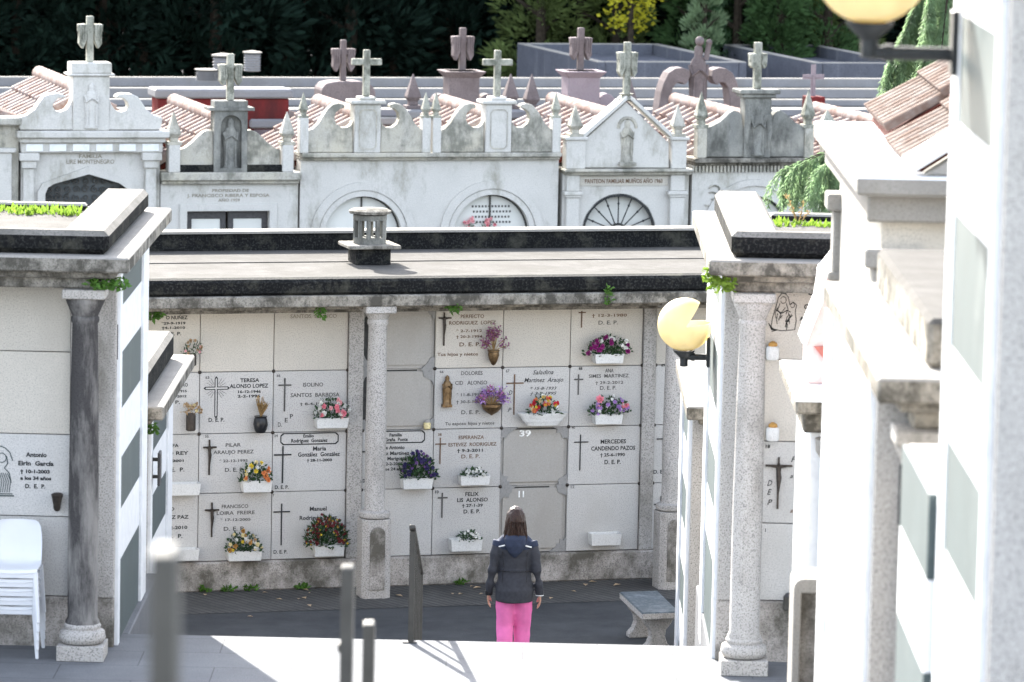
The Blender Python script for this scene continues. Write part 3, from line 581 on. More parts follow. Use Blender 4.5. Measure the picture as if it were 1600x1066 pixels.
# boat shaped bowl
x0, z1 = WALL.S(809, 646, 0.12); x1, z0 = WALL.S(888, 664, 0.12); cx = (x0 + x1)/2
t = thing('flower_bowl', 'pale boat shaped bowl of red, yellow and white flowers above the cement cover', 'flower bowl', WALL, (cx, -0.1, z0))
mb = MB(); hw = (x1 - x0)/2; h = z1 - z0
mb.loft([((cx, -0.1, z0), hw*0.62, 0.055), ((cx, -0.1, z0 + h*0.3), hw*0.74, 0.07), ((cx, -0.1, z0 + h*0.33), hw*0.78, 0.075), ((cx, -0.1, z0 + h*0.65), hw*0.86, 0.085), ((cx, -0.1, z0 + h*0.68), hw*0.9, 0.088), ((cx, -0.1, z1), hw, 0.097), ((cx, -0.1, z1), hw*0.93, 0.085), ((cx, -0.1, z1 - 0.03), hw*0.88, 0.08)], 28)
part(mb, 'bowl', M['potwhite'], t, smooth=30); rnd = random.Random(5)
part(foliage_mb(WALL.S(848, 640, 0.1)[0], -0.1, z1 - 0.02, 0.36, 0.24, 150, rnd), 'leaves', M['leaf'], t)
blossoms_on(t, WALL.S(848, 640, 0.1)[0], -0.1, z1, 0.40, 0.22, [('red', 12, 1.2), ('yellow', 7, 1.0), ('cream', 6, 1.0), ('white', 5, 1.0), ('orange', 4, 1.1)], rnd, 0.09)
# bronze wall vases with heather
def heather(t, cx, y, z, w, h, n, cols, rnd, r=0.012):
    mb = MB(); mbs = {c: MB() for c in cols}
    random.seed(rnd.random())
    for i in range(n):
        a = rnd.uniform(0.12, math.pi - 0.12); q = rnd.uniform(0.65, 1.0)
        tip = Vector((cx + math.cos(a)*w*0.5*q, y - rnd.uniform(-0.04, 0.12), z + math.sin(a)*h*q))
        mid = Vector((cx + math.cos(a)*w*0.22*q, (y + tip.y)/2, z + math.sin(a)*h*0.55*q))
        mb.tube([(cx, y, z - 0.03), mid, tip], 0.0025, 4)
        c = cols[rnd.randrange(len(cols))]
        for j in range(13):
            p = mid.lerp(tip, 0.25 + j/13.0*0.8) + Vector((rnd.uniform(-1, 1), rnd.uniform(-1, 1), rnd.uniform(-1, 1)))*0.025
            mbs[c].leaf(p, Vector((rnd.uniform(-1, 1), rnd.uniform(-1, .3), rnd.uniform(-.4, 1))), r*2.4, r*1.7)
    part(mb, 'stems', M['dry'], t)
    for c in cols: part(mbs[c], 'flower_heads', M['fl_' + c], t)
def bronze_vase(label, u, vt, vb, wpx, profile, fw, fv, n, cols, seed, name='wall_vase', mat='bronze'):
    rnd = random.Random(seed); x, z1 = WALL.S(u, vt, 0.08); z0 = WALL.S(u, vb, 0.08)[1]; r = wpx/KW/2; h = z1 - z0
    t = thing(name, label, 'vase', WALL, (x, -0.09, z0), None)
    mb = MB(); mb.lathe([(p[0]*r, p[1]*h) for p in profile], x, -0.09, z0, 18); part(mb, 'vase', M[mat], t, smooth=40)
    mb = MB(); mb.box(x - 0.012, x + 0.012, -0.09, 0.0, z1 - h*0.4, z1 - h*0.4 + 0.02); part(mb, 'bracket', M[mat], t)
    fz = WALL.S(u, fv, 0.08)[1]
    if cols: heather(t, x, -0.09, z1, fw/KW, fz - z1, n, cols, rnd)
    return t, x, z1
bronze_vase('slim pointed bronze wall vase of dusty pink heather high on the wall', 771, 547, 571, 19, [(0.05, 0), (0.35, 0.08), (0.7, 0.35), (0.95, 0.7), (0.85, 0.88), (1.0, 0.93), (1.0, 1.0)], 52, 508, 26, ['heather', 'heather'], 21)
bronze_vase('shallow ribbed bronze bowl of violet heather beside the bronze figure', 768, 631, 649, 32, [(0.05, 0), (0.2, 0.1), (0.6, 0.3), (0.9, 0.6), (0.95, 0.75), (1.0, 0.8), (1.0, 1.0)], 62, 600, 40, ['violet', 'heather', 'lilac'], 22)
t, x, z1 = bronze_vase('round black pot of dry brown fern fronds on its slab left of the pink daisies', 407, 650, 676, 23, [(0.6, 0), (0.85, 0.2), (1.0, 0.5), (0.9, 0.8), (0.8, 0.9), (0.9, 1.0)], 30, 616, 0, None, 23, 'flower_pot', 'potblack')
rnd = random.Random(3); mb = MB(); random.seed(4)
for i in range(26):
    a = rnd.uniform(0.5, 2.2); q = rnd.uniform(0.5, 1); tip = Vector((x + math.cos(a)*0.14*q, -0.09 - rnd.uniform(-.03, .08), z1 + math.sin(a)*0.24*q)); mb.tube([(x, -0.09, z1 - 0.02), tip], 0.003, 4)
    for j in range(14):
        p = Vector((x, -0.09, z1)).lerp(tip, 0.35 + j/14*0.65); mb.leaf(p, (tip - Vector((x, -0.09, z1))).normalized() + Vector((rnd.uniform(-.9, .9), rnd.uniform(-.5, .5), rnd.uniform(-.3, .6))), 0.03, 0.008)
part(mb, 'dry_fronds', M['dry'], t)
t, x, z1 = bronze_vase('square dark vase of dried cream roses at the left end of the wall', 298, 646, 673, 15, [(0.8, 0), (1, 0.05), (1, 0.9), (0.9, 1)], 30, 626, 0, None, 24, 'wall_vase', 'darkbronze')
rnd = random.Random(9); part(foliage_mb(x, -0.09, z1, 0.22, 0.14, 60, rnd, 0.05, 0.012), 'leaves', M['dry'], t); blossoms_on(t, x, -0.09, z1, 0.23, 0.16, [('dried', 12, 1.0), ('cream', 4, 0.9)], rnd, 0.08, 0.022)
t, x, z1 = bronze_vase('small dark vase of withered pinkish roses in the top row at far left', 300, 553, 572, 13, [(0.7, 0), (1, 0.1), (1, 0.9), (0.9, 1)], 30, 530, 0, None, 25, 'wall_vase', 'darkbronze')
rnd = random.Random(10); part(foliage_mb(x, -0.09, z1, 0.24, 0.17, 80, rnd, 0.05, 0.012), 'leaves', M['leaf'], t); blossoms_on(t, x, -0.09, z1, 0.24, 0.18, [('dried', 9, 1.0), ('rose', 3, 0.8)], rnd, 0.08, 0.022)
# little yellow candle jar
x, z0 = WALL.S(668, 671, 0.05); t = thing('candle_jar', 'small yellow candle jar tucked in the corner of a cement cover', 'candle', WALL, (x, -0.03, z0))
part(MB().lathe([(0.028, 0), (0.04, 0.01), (0.042, 0.06), (0.032, 0.075)], x, -0.03, z0, 12), 'jar', M['fl_cream'], t, smooth=40)
part(MB().lathe([(0.03, 0), (0.03, 0.02), (0.02, 0.03)], x, -0.03, z0 + 0.076, 12), 'lid', M['cement'], t, smooth=40)
# pot of yellow chrysanthemums on the ground behind the right-hand column
x, z = WALL.S(1084, 890, 0.30); t = thing('flower_pot', 'grey pot of yellow chrysanthemums on the paving behind the right hand column', 'flower pot', WALL, (x, -0.3, 0.0))
part(MB().lathe([(0.12, 0), (0.14, 0.02), (0.16, 0.24), (0.175, 0.25), (0.175, 0.30), (0.15, 0.30), (0.14, 0.26)], x, -0.3, 0.006, 20), 'pot', M['cement'], t, smooth=40)
rnd = random.Random(2); part(foliage_mb(x, -0.3, 0.28, 0.4, 0.22, 160, rnd, 0.07, 0.025, 0.14), 'leaves', M['leaf'], t); blossoms_on(t, x, -0.3, 0.28, 0.38, 0.22, [('yellow', 18, 1.5), ('cream', 8, 1.3)], rnd, 0.15, 0.026)
# ------------------------------------------------------------------ niche blocks along the alley
ZB = [at_y(u, v, 38.25).z for u, v in ((189, 478), (186, 552), (184.7, 640), (181.3, 717), (178.7, 797.5), (174.7, 877))]
def side_bands(mb, X, y0, y1, z0, z1, sgn, bounds, first_green, t=0.02):
    zs = [z1] + [b for b in sorted(bounds, reverse=True) if z0 + 0.02 < b < z1 - 0.02] + [z0]
    for i in range(len(zs) - 1):
        mb.mi = 0 if (i % 2 == 0) == first_green else 1
        xa, xb = (X - 0.02, X + t) if sgn < 0 else (X - t, X + 0.02)
        mb.box(xa, xb, y0, y1, zs[i + 1] + 0.0015, zs[i] - 0.0015)
    mb.mi = 0
M['kerbtop'] = stone('weathered_kerb_top', (0.18, 0.17, 0.155), (0.07, 0.07, 0.065), 0.6, 45, (0.10, 0.095, 0.085), 0.45, 0.65, 2.5, mottle=0.3, streak=1, rough=0.95, bump=0.5)
def alley_block(label, sgn, X, yf, yb, z0, zs, zc, Xc, ycf, ycb, cols, colx, colmat='granite', far=9.0, bands=None, first_green=True, kerb=0.2, front=0.2, strip=0.42, group='granite niche blocks', strip_th=0.045, kback=None, round_col=True, sidex=(0.22, 0.5), corniche='dirty', kt='black'):
    """zs: row boundaries of the niche slabs, zc: top of the cornice, sgn -1 stands left of the alley"""
    t = thing('niche_block', label, 'burial niches', WORLD, (X + sgn*1.5, yf + 1.0, z0), group)
    Xo = X + sgn*far; lo, hi = min(X, Xo), max(X, Xo); zt = zc - 0.13
    mb = MB(); mb.box(lo + 0.02, hi - 0.02, yf + 0.05, yb - 0.01, z0 - 0.3, zt); part(mb, 'core', M['granite'], t)
    mb = MB(); mb.box(lo, hi, yf - 0.03, yf + 0.06, z0 - 0.3, zs[0] - 0.003); part(mb, 'plinth', M['plinth'], t, bevel=0.01)
    slabs = {}
    for ci, (a, b) in enumerate(cols):
        for ri in range(len(zs) - 1): slabs[ci, ri] = slab_part(t, min(a, b), max(a, b), zs[ri], zs[ri + 1], M['slab_tan'] if ri >= 2 else M['slab'], yf)
    pw = abs(cols[0][0] - X); xa, xb = (X - pw, X) if sgn < 0 else (X, X + pw)
    mb = MB(); mb.box(xa + 0.003, xb, yf - 0.04, yf + 0.06, zs[0], zt); part(mb, 'pilaster', M['granite'], t, bevel=0.006)
    mb = MB()                            # marble facing of the side towards the alley
    bd = bands or ZB
    side_bands(mb, X, yf + sidex[0], yb - sidex[1], z0 - 0.3, zt - 0.002, sgn, bd, first_green); part(mb, 'side_cladding', [M['green'], M['white']], t)
    for ya, yz, th in ((yf + 0.065, yf + sidex[0] - 0.004, 0.032), (yb - sidex[1] + 0.004, yb, strip_th)):
        mb = MB(); xa, xb = (X - 0.02, X + th) if sgn < 0 else (X - th, X + 0.02)
        mb.box(xa, xb, ya, yz, z0 - 0.3, zt - 0.001); part(mb, 'corner_strip', M['white'], t, bevel=0.004)
    lo, hi = min(Xc, Xo), max(Xc, Xo)
    s_ = -sgn
    mb = MB(); mb.box(lo, hi, ycf, ycb, zt, zc)
    i1 = 0.12; xs = (lo, Xc - i1) if sgn < 0 else (Xc + i1, hi)
    mb.box(xs[0], xs[1], ycf + 0.12, ycb - 0.12, zt - 0.06, zt - 0.0); i1 = 0.2; xs = (lo, Xc - i1) if sgn < 0 else (Xc + i1, hi)
    mb.box(xs[0], xs[1], ycf + 0.22, yf + 0.06, zt - 0.16, zt - 0.06)
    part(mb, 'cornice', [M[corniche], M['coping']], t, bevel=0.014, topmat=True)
    if kerb:
        kb = kback or ycb - 0.3
        k1 = Xc - 0.19*s_; k2 = k1 - strip*s_
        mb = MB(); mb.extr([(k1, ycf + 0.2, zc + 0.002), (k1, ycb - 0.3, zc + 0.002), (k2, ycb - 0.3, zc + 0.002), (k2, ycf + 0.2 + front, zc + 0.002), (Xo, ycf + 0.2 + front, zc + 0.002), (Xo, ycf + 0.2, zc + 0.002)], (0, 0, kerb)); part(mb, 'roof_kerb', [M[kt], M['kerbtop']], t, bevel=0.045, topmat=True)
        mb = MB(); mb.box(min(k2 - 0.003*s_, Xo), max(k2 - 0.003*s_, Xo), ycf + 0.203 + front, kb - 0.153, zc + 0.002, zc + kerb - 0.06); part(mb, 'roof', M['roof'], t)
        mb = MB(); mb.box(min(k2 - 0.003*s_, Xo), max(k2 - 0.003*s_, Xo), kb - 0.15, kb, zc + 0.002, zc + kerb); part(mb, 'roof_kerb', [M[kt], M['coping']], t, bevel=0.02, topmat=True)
    if colx is not None:
        yc = ycf + 0.30; mb = MB(); h = zt - 0.16 - z0
        mb.lathe([(0.145, 0.30), (0.145, 0.32), (0.128, 0.35), (0.128, h*0.45), (0.118, h*0.75), (0.108, h - 0.30), (0.12, h - 0.28), (0.12, h - 0.25), (0.11, h - 0.235), (0.15, h - 0.14), (0.165, h - 0.11), (0.165, h - 0.08)], colx, yc, z0, 28)
        c = part(mb, 'column', M[colmat], t, smooth=35)
        mb = MB(); mb.lathe([(0.13, 0.13), (0.178, 0.14), (0.20, 0.18), (0.19, 0.235), (0.15, 0.255), (0.16, 0.28), (0.145, 0.305)], colx, yc, z0, 28); mb.box(colx - 0.20, colx + 0.20, yc - 0.20, yc + 0.20, z0 + 0.002, z0 + 0.13)
        part(mb, 'column_base', M['granite'], c, smooth=35, bevel=0.004)
        mb = MB(); mb.box(colx - 0.18, colx + 0.18, yc - 0.18, yc + 0.18, z0 + h - 0.079, z0 + h + 0.0); part(mb, 'capital', M['granite'], c, bevel=0.008)
    return t, slabs
# left, near
zl = [at_y(50, 678, 38).z, at_y(50, 549, 38).z]; p = zl[1] - zl[0]
ZL = [zl[0] - 2*p + 0.02, zl[0] - p, zl[0], zl[1], 4.72]
lb, LS = alley_block('niche block left of the landing with a blackened column and grassy roof', -1, -3.53, 38.0, 40.65, 1.5, ZL, 4.96, -3.36, 37.2, 41.6, [(-3.92, -4.86), (-4.86, -5.8)], -3.75, 'darkcol', kback=39.9)
# left, lower court level
l2, _ = alley_block('low niche block in the court at left, half hidden by the taller block', -1, -3.62, 42.3, 44.7, 0, [0.34, 1.0, 1.66, 2.3, 2.85], 3.08, -3.42, 41.63, 45.45, [(-4.0, -4.9)], -3.86, bands=[0.35, 0.78, 1.21, 1.64, 2.07, 2.5], kerb=0.28, strip=0.5, corniche='dirty')
# right, near
zr = [at_y(1230, 818, 38).z, at_y(1230, 690, 38).z, at_y(1230, 562, 38).z]
ZR = [2.03, zr[0], zr[1], zr[2], 4.80]
rb, RS = alley_block('niche block right of the landing with a pale round column', 1, 1.66, 38.0, 40.7, 1.5, ZR, 5.05, 1.49, 37.2, 41.5, [(1.99, 2.93), (2.93, 3.87)], 1.88, 'granite', bands=[b + 0.06 for b in ZB], kerb=0.22, kback=39.25)
r2, _ = alley_block('low niche block at the lower court on the right, behind the broken globe lamp', 1, 1.60, 43.1, 45.3, 0, [0.34, 1.0, 1.66, 2.3, 2.85], 3.08, 1.52, 42.4, 45.95, [(1.85, 2.7)], None, bands=[0.35, 0.78, 1.21, 1.64, 2.07, 2.5], kerb=0, corniche='dirty')
# ground level lettering on the near blocks
SY = lambda u, v: (at_y(u, v, 38.0).x, at_y(u, v, 38.0).z)
KY = 184.0
lettering(LS[0, 3], [('Eirin Rodriguez', 50, 441, 5.5, 62, 'inkorange', BLK)], SY, KY, 37.997)
lettering(LS[0, 1], [('Antonio', 57, 714, 7, 33, None, BLK), ('Eirin  García', 56, 727.5, 7, 56, None, BLK), ('† 10-1-2003', 55, 739.5, 5.5, 47, None, BLK), ('a los 34 años', 56, 750, 5.5, 49, None, BLK), ('D.  E.  P.', 55, 763, 6.5, 32, None, BLK)], SY, KY, 37.997)
lf = {'align': 'LEFT', 'bold': 0.003}
lettering(RS[0, 3], [('CARMEN', 1262, 461, 7.5, 46, None, lf), ('SEARA', 1266, 472, 7.5, 40, None, lf), ('GOMEZ', 1256, 483, 7.5, 38, None, lf), ('† 2-5-1998', 1257, 491.5, 5.5, 48, None, lf), ('A LOS 61 AÑOS', 1250, 500.5, 5.5, 60, None, lf)], SY, KY, 37.997)
cl = {'align': 'LEFT', 'shear': 0.35, 'bold': 0.001}
lettering(RS[0, 1], [('Fernando', 1235, 722, 9, 50, None, cl), ('18', 1199, 700, 5, 7), ('a los 58 años', 1234, 747, 7, 56, None, cl), ('Carmen', 1243, 776, 9, 44, 'inkbrown', cl), ('a los 80 años', 1234, 801, 7, 56, 'inkbrown', cl), ('D', 1198, 759, 9, 8, None, cl), ('E', 1198, 773, 9, 7, None, cl), ('P', 1198, 789, 9, 8, None, cl)], SY, KY, 37.997)
lettering(RS[0, 0], [('1', 1196, 831, 5)], SY, KY, 37.997)
x, z1 = SY(1217, 714); z0 = SY(1217, 795)[1]; xa, za = SY(1196, 727); xb = SY(1238, 727)[0]
mb = MB(); crucifix_mb(mb, x, z0, z1, xa, xb, za, 0.017, 37.98); part(mb, 'crucifix', M['darkbronze'], RS[0, 1], smooth=40)
# engraved mother and child on the top slab of the right block
x, z0 = SY(1224, 517); z1 = SY(1224, 452)[1]; h = z1 - z0; mb = MB(); yy = 37.996
def stroke(pts, w=0.006):
    for a, b in [p_ for p_ in zip(pts, pts[1:]) if abs(p_[0][0] - p_[1][0]) > 0.01]: mb.bar((x + a[0]*h, yy, z0 + a[1]*h), (x + b[0]*h, yy, z0 + b[1]*h), 0.003, w)
stroke([(-.30, .05), (-.27, .30), (-.20, .55), (-.14, .80), (-.06, .90), (.02, .90), (.09, .82), (.14, .62)]); stroke([(.14, .62), (.22, .70), (.30, .62), (.27, .48)]); stroke([(.27, .48), (.30, .25), (.27, .03), (-.05, 0), (-.30, .05)])
for c, r in (((-.02, .74), .07), ((.2, .62), .05)): stroke([(c[0] + r*math.cos(i*.7), c[1] + r*1.2*math.sin(i*.7)) for i in range(10)], 0.005)
rnd = random.Random(6)
for i in range(16):
    a = rnd.uniform(-.24, .2); b = rnd.uniform(.02, .3); stroke([(a, b), (a + rnd.uniform(-.03, .05), b + .12), (a + rnd.uniform(-.02, .1), b + rnd.uniform(.18, .28))], 0.0055)
stroke([(-.2, .5), (-.05, .42), (.08, .5), (.16, .45)], 0.007); stroke([(-.1, .66), (-.15, .5), (-.08, .4)], 0.006); stroke([(.05, .66), (.1, .52), (.05, .4)], 0.006)
for i in range(9):
    a = math.pi*i/8; p = (-.02 + .24*math.cos(a), .86 + .22*math.sin(a)); stroke([p, (p[0] + .018, p[1] + .012)], 0.008)
for i in range(5): stroke([(-.36 + i*.02, .18 - i*.05), (-.26 + i*.03, .02)], 0.008)
stroke([(-.08, .9), (-.06, .97), (-.02, .92), (.02, .97), (.04, .9)], 0.012)
part(mb, 'engraved_figure', M['ink'], RS[0, 3])
# engraved saint in an arch, cut by the left edge of the view
x, z0 = SY(2, 773); z1 = SY(2, 697)[1]; h = z1 - z0; mb = MB()
stroke([(.23, .02), (.23, .7), (.17, .87), (.08, .96), (-.02, 1), (-.12, .96), (-.2, .87), (-.26, .7), (-.26, .02), (.23, .02)], 0.008); stroke([(-.28, -.02), (.26, -.02)], 0.012)
stroke([(.1, .8), (.13, .65), (.06, .55), (.16, .45), (.2, .25), (.2, .05)], 0.008)
for i in range(9): stroke([(-.2 + i*.045, .05), (-.17 + i*.045, .28), (-.2 + i*.04, .45)], 0.006)
stroke([(.1*math.cos(i*.7), .76 + .1*math.sin(i*.7)) for i in range(10)], 0.007)
part(mb, 'engraved_figure', M['green'], LS[0, 1])
# lantern vase on the left block, jars on the right one
def small(name, label, cat, u, vb, y, builder, group=None):
    x = at_y(u, vb, y).x; z = at_y(u, vb, y).z
    t = thing(name, label, cat, WORLD, (x, y, z), group); builder(t, x, y, z); return t
def _lv(t, x, y, z):
    part(MB().lathe([(0.015, 0), (0.03, 0.02), (0.032, 0.05), (0.045, 0.12), (0.05, 0.13), (0.05, 0.15), (0.03, 0.16)], x, y, z, 12), 'vase', M['darkbronze'], t, smooth=40)
    part(MB().box(x - 0.01, x + 0.01, y, 38.0, z + 0.06, z + 0.085), 'bracket', M['darkbronze'], t)
small('wall_vase', 'small empty dark bronze vase below the inscription by the blackened column', 'vase', 89, 799, 37.93, _lv)
def _jar(t, x, y, z):
    part(MB().lathe([(0.05, 0), (0.056, 0.015), (0.056, 0.10), (0.045, 0.115)], x, y, z, 16), 'jar', M['potwhite'], t, smooth=40)
    part(MB().lathe([(0.035, 0), (0.04, 0.01), (0.036, 0.03), (0.012, 0.045)], x, y, z + 0.112, 12), 'lid', M['fl_ochre'], t, smooth=40)
small('candle_jar', 'white candle jar with amber lid under the engraved mother and child', 'candle', 1207, 562, 37.93, _jar, 'white candle jars on the right block')
small('candle_jar', 'white candle jar with amber lid just above the slab with the crucifix', 'candle', 1207, 688.5, 37.93, _jar, 'white candle jars on the right block')
def _bx(t, x, y, z):
    part(MB().box(x - 0.045, x + 0.045, y - 0.045, y + 0.045, z, z + 0.12), 'body', M['greymetal'], t, bevel=0.008); part(MB().lathe([(0.04, 0), (0.03, 0.02), (0.008, 0.03)], x, y, z + 0.12, 10), 'lid', M['darkmetal'], t)
small('grave_lantern', 'small square grey metal lantern on the plinth of the right block', 'lantern', 1232, 953, 37.88, _bx)
# dark sign plates standing out from the block corners
def plate(label, u, v0, v1, y, sx):
    p0 = at_y(u, v1, y); p1 = at_y(u, v0, y); x = p0.x
    t = thing('sign_plate', label, 'sign', WORLD, (x, y, p0.z), 'dark sign plates on the block corners')
    part(MB().box(x - 0.012, x + 0.012, y - 0.10, y + 0.10, p0.z, p1.z), 'plate', M['darkmetal'], t, bevel=0.004)
    mb = MB(); mb.box(*(sorted((x + sx*0.012, x + sx*0.07))), y - 0.02, y + 0.02, p0.z + 0.06, p0.z + 0.09); mb.box(*(sorted((x + sx*0.012, x + sx*0.07))), y - 0.02, y + 0.02, p1.z - 0.09, p1.z - 0.06); part(mb, 'bracket', M['greymetal'], t)
plate('dark sign plate on the white corner strip right of the blackened column', 183.5, 505, 560, 38.15, -1)
plate('dark sign plate low down on the half hidden block at the left', 249, 706, 757, 42.5, -1)
plate('dark sign plate on the right block beside the lamp bracket', 1134, 520, 565, 38.15, 1)
plate('dark sign plate low on the right, under the small cornice behind the lamp', 1095.5, 718, 757, 43.2, 1)
plate('blurred dark sign plate on the second nearest block at the right', 1404, 722, 815, 23.15, 1)

# ------------------------------------------------------------------ near right: pavilions climbing the alley
p4, _ = alley_block('nearest block at the right edge of the view, sunlit bands of white and green marble', 1, 1.885, 17.9, 19.95, 4.5, [5.0, 5.75, 6.5, 7.25, 8.0], 8.75, 1.72, 17.5, 20.5, [(2.2, 3.1)], None, bands=[at_y(1545, v, 18.6).z for v in (45, 222, 372, 590, 745, 925)], first_green=False, kerb=0.2, strip_th=0.03, sidex=(0.16, 0.3))
mb = MB(); side_bands(mb, 1.84, 20.0, 21.5, 2.0, 5.85, 1, [at_y(1450, v, 20.8).z for v in (720, 860, 1000)], True); part(mb, 'wing_cladding', [M['green'], M['white']], p4)
mb = MB(); mb.box(1.862, 4.0, 19.95, 21.6, 2.0, 5.84); part(mb, 'wing_wall', M['granite'], p4)
p2, _ = alley_block('low block with a broad sunlit ledge at the right, below the tiled chapel', 1, 1.81, 23.1, 26.6, 3.5, [3.9, 4.5, 5.1, 5.55], 6.04, 1.77, 22.5, 26.9, [(2.1, 2.9)], 2.06, bands=[0.0], first_green=False, kerb=0, corniche='dirty', far=4)
mb = MB(); mb.box(2.05, 5.5, 22.9, 26.4, 6.042, 6.30); part(mb, 'roof_kerb', [M['dirty'], M['roof']], p2, bevel=0.03, topmat=True)
t = thing('chapel', 'sunlit chapel with a brown tiled gable roof, on the right behind the lamp arm', 'chapel', WORLD, (3.8, 28.6, 2.5), 'family chapels')
mb = MB(); mb.box(2.2, 5.6, 28.1, 32.0, 2.2, 6.30); part(mb, 'wall', M['slab_tan'], t, bevel=0.01)
for y0 in (28.06, 31.8):
    mb = MB(); mb.box(2.15, 2.42, y0, y0 + 0.26, 2.2, 6.0); mb.box(2.10, 2.47, y0 - 0.04, y0 + 0.30, 6.0, 6.12); mb.box(2.12, 2.45, y0 - 0.02, y0 + 0.28, 5.5, 5.56); part(mb, 'pilaster', M['coping'], t, bevel=0.012)
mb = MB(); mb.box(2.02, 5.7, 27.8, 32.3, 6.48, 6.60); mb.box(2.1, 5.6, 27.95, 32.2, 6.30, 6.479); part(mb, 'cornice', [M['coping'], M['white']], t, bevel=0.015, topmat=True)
mb = MB(); mb.prism([(2.45, 6.602), (5.35, 6.602), (3.9, 7.55)], 27.95, 28.2); part(mb, 'pediment', M['cement'], t, bevel=0.01)
mb = MB()
for a, b in (((2.38, 6.63), (3.9, 7.62)), ((5.42, 6.63), (3.9, 7.62))): mb.prism([a, b, (b[0], b[1] + 0.09), (a[0] + (0.06 if a[0] > 4 else -0.06), a[1] + 0.06)], 27.82, 28.22)
part(mb, 'pediment_coping', M['white'], t, bevel=0.01)
def tile_roof(parent, xr, zr, xe, ze, y0, y1, matk='tile', pitch=0.19, ridge=True, under=True, r=None):
    """one slope of barrel tiles from ridge (xr,zr) to eave (xe,ze) between y0 and y1"""
    mb = MB(); n = max(2, int((y1 - y0)/pitch)); r = r or pitch*0.34; L = math.hypot(xe - xr, ze - zr); ns = max(2, int(L/0.38))
    dx, dz = (xe - xr)/L, (ze - zr)/L; ux, uz = -dz*(1 if dx > 0 else -1), abs(dx)
    for i in range(n):
        y = y0 + (i + 0.5)*(y1 - y0)/n
        for k in range(ns):
            a = L*k/ns; b = L*(k + 1)/ns + 0.03; vs = []
            for q, (tt, rr, lift) in enumerate(((a, r*0.86, 0.0), (b, r*1.08, 0.022))):
                for j in range(6):
                    an = math.pi*j/5; h = rr*math.sin(an) + lift; vs.append((xr + dx*tt + ux*h, y - rr*math.cos(an), zr + dz*tt + uz*h))
            mb.add(vs, [(j, j + 1, j + 7, j + 6) for j in range(5)] + [(6, 7, 8, 9, 10, 11)])
    rf = part(mb, 'roof', M[matk], parent, smooth=50)
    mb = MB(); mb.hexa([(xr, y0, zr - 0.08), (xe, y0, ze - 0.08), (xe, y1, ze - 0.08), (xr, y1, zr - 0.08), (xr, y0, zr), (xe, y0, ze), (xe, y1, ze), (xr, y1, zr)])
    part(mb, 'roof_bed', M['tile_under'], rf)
    return rf
def ridge_tiles(parent, x, z, y0, y1, matk='tile', r=0.085):
    mb = MB(); n = max(2, int((y1 - y0)/0.3))
    for i in range(n):
        a = y0 + (y1 - y0)*i/n; b = y0 + (y1 - y0)*(i + 1)/n + 0.04
        mb.loft([((x, a, z), r*0.86, r*0.86, (0, 1, 0)), ((x, b, z + 0.012), r*1.08, r*1.08, (0, 1, 0))], 12)
    part(mb, 'ridge', M[matk], parent, smooth=50)
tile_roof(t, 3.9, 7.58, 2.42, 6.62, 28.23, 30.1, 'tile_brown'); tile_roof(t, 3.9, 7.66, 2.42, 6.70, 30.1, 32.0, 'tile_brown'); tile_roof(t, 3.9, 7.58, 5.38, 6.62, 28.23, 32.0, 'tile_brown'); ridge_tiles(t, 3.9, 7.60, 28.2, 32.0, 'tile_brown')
mb = MB(); q = at_y(1455, 318, 28.1); text_into(mb, 'FAMILIA', q.x - 0.12, q.z, 0.16, 28.094, 'LEFT', bold=0.001); part(mb, 'inscription', M['inkpale'], t)
# white and red chapel between the pavilions
t = thing('chapel', 'small chapel with red stepped gable and white ledge, right of the pale round column', 'chapel', WORLD, (3.0, 33.8, 1.5), 'family chapels')
mb = MB(); mb.box(2.12, 4.5, 33.3, 35.0, 1.4, 4.35); part(mb, 'wall', M['white'], t, bevel=0.01)
mb = MB(); mb.box(1.99, 4.6, 33.0, 35.3, 4.36, 4.47); mb.box(2.06, 4.5, 33.15, 35.15, 4.2, 4.36); part(mb, 'cornice', [M['dirty'], M['white']], t, bevel=0.015, topmat=True)
mb = MB(); mb.lathe([(0.11, 0), (0.10, 2.5), (0.14, 2.56), (0.15, 2.66)], 2.3, 33.15, 1.5, 20); part(mb, 'column', M['coping'], t, smooth=35)
gp = [(2.12, 4.47), (4.4, 4.47), (4.4, 5.4), (2.9, 5.6), (2.40, 5.6), (2.36, 5.45), (2.25, 5.30), (2.225, 5.1), (2.16, 4.92), (2.12, 4.80)]
mb = MB(); mb.prism(gp, 33.9, 34.4); part(mb, 'gable', M['pink'], t, bevel=0.01)
mb = MB()
for i_, (a, b) in enumerate(zip(gp[2:], gp[3:])):
    ya, yb_ = 33.85 - 0.003*(i_ % 3), 34.45 + 0.003*(i_ % 3)
    d = Vector((b[0] - a[0], 0, b[1] - a[1])); e_ = d.normalized()*0.025; a = (a[0] - e_.x, a[1] - e_.z); b = (b[0] + e_.x, b[1] + e_.z); n_ = Vector((d.z, 0, -d.x)).normalized()*0.035
    if n_.z < 0 and abs(n_.z) > 0.01: n_ = -n_
    mb.hexa([(a[0], ya, a[1]), (b[0], ya, b[1]), (b[0], yb_, b[1]), (a[0], yb_, a[1]), (a[0] + n_.x, ya, a[1] + n_.z), (b[0] + n_.x, ya, b[1] + n_.z), (b[0] + n_.x, yb_, b[1] + n_.z), (a[0] + n_.x, yb_, a[1] + n_.z)])
part(mb, 'gable_coping', M['white'], t)
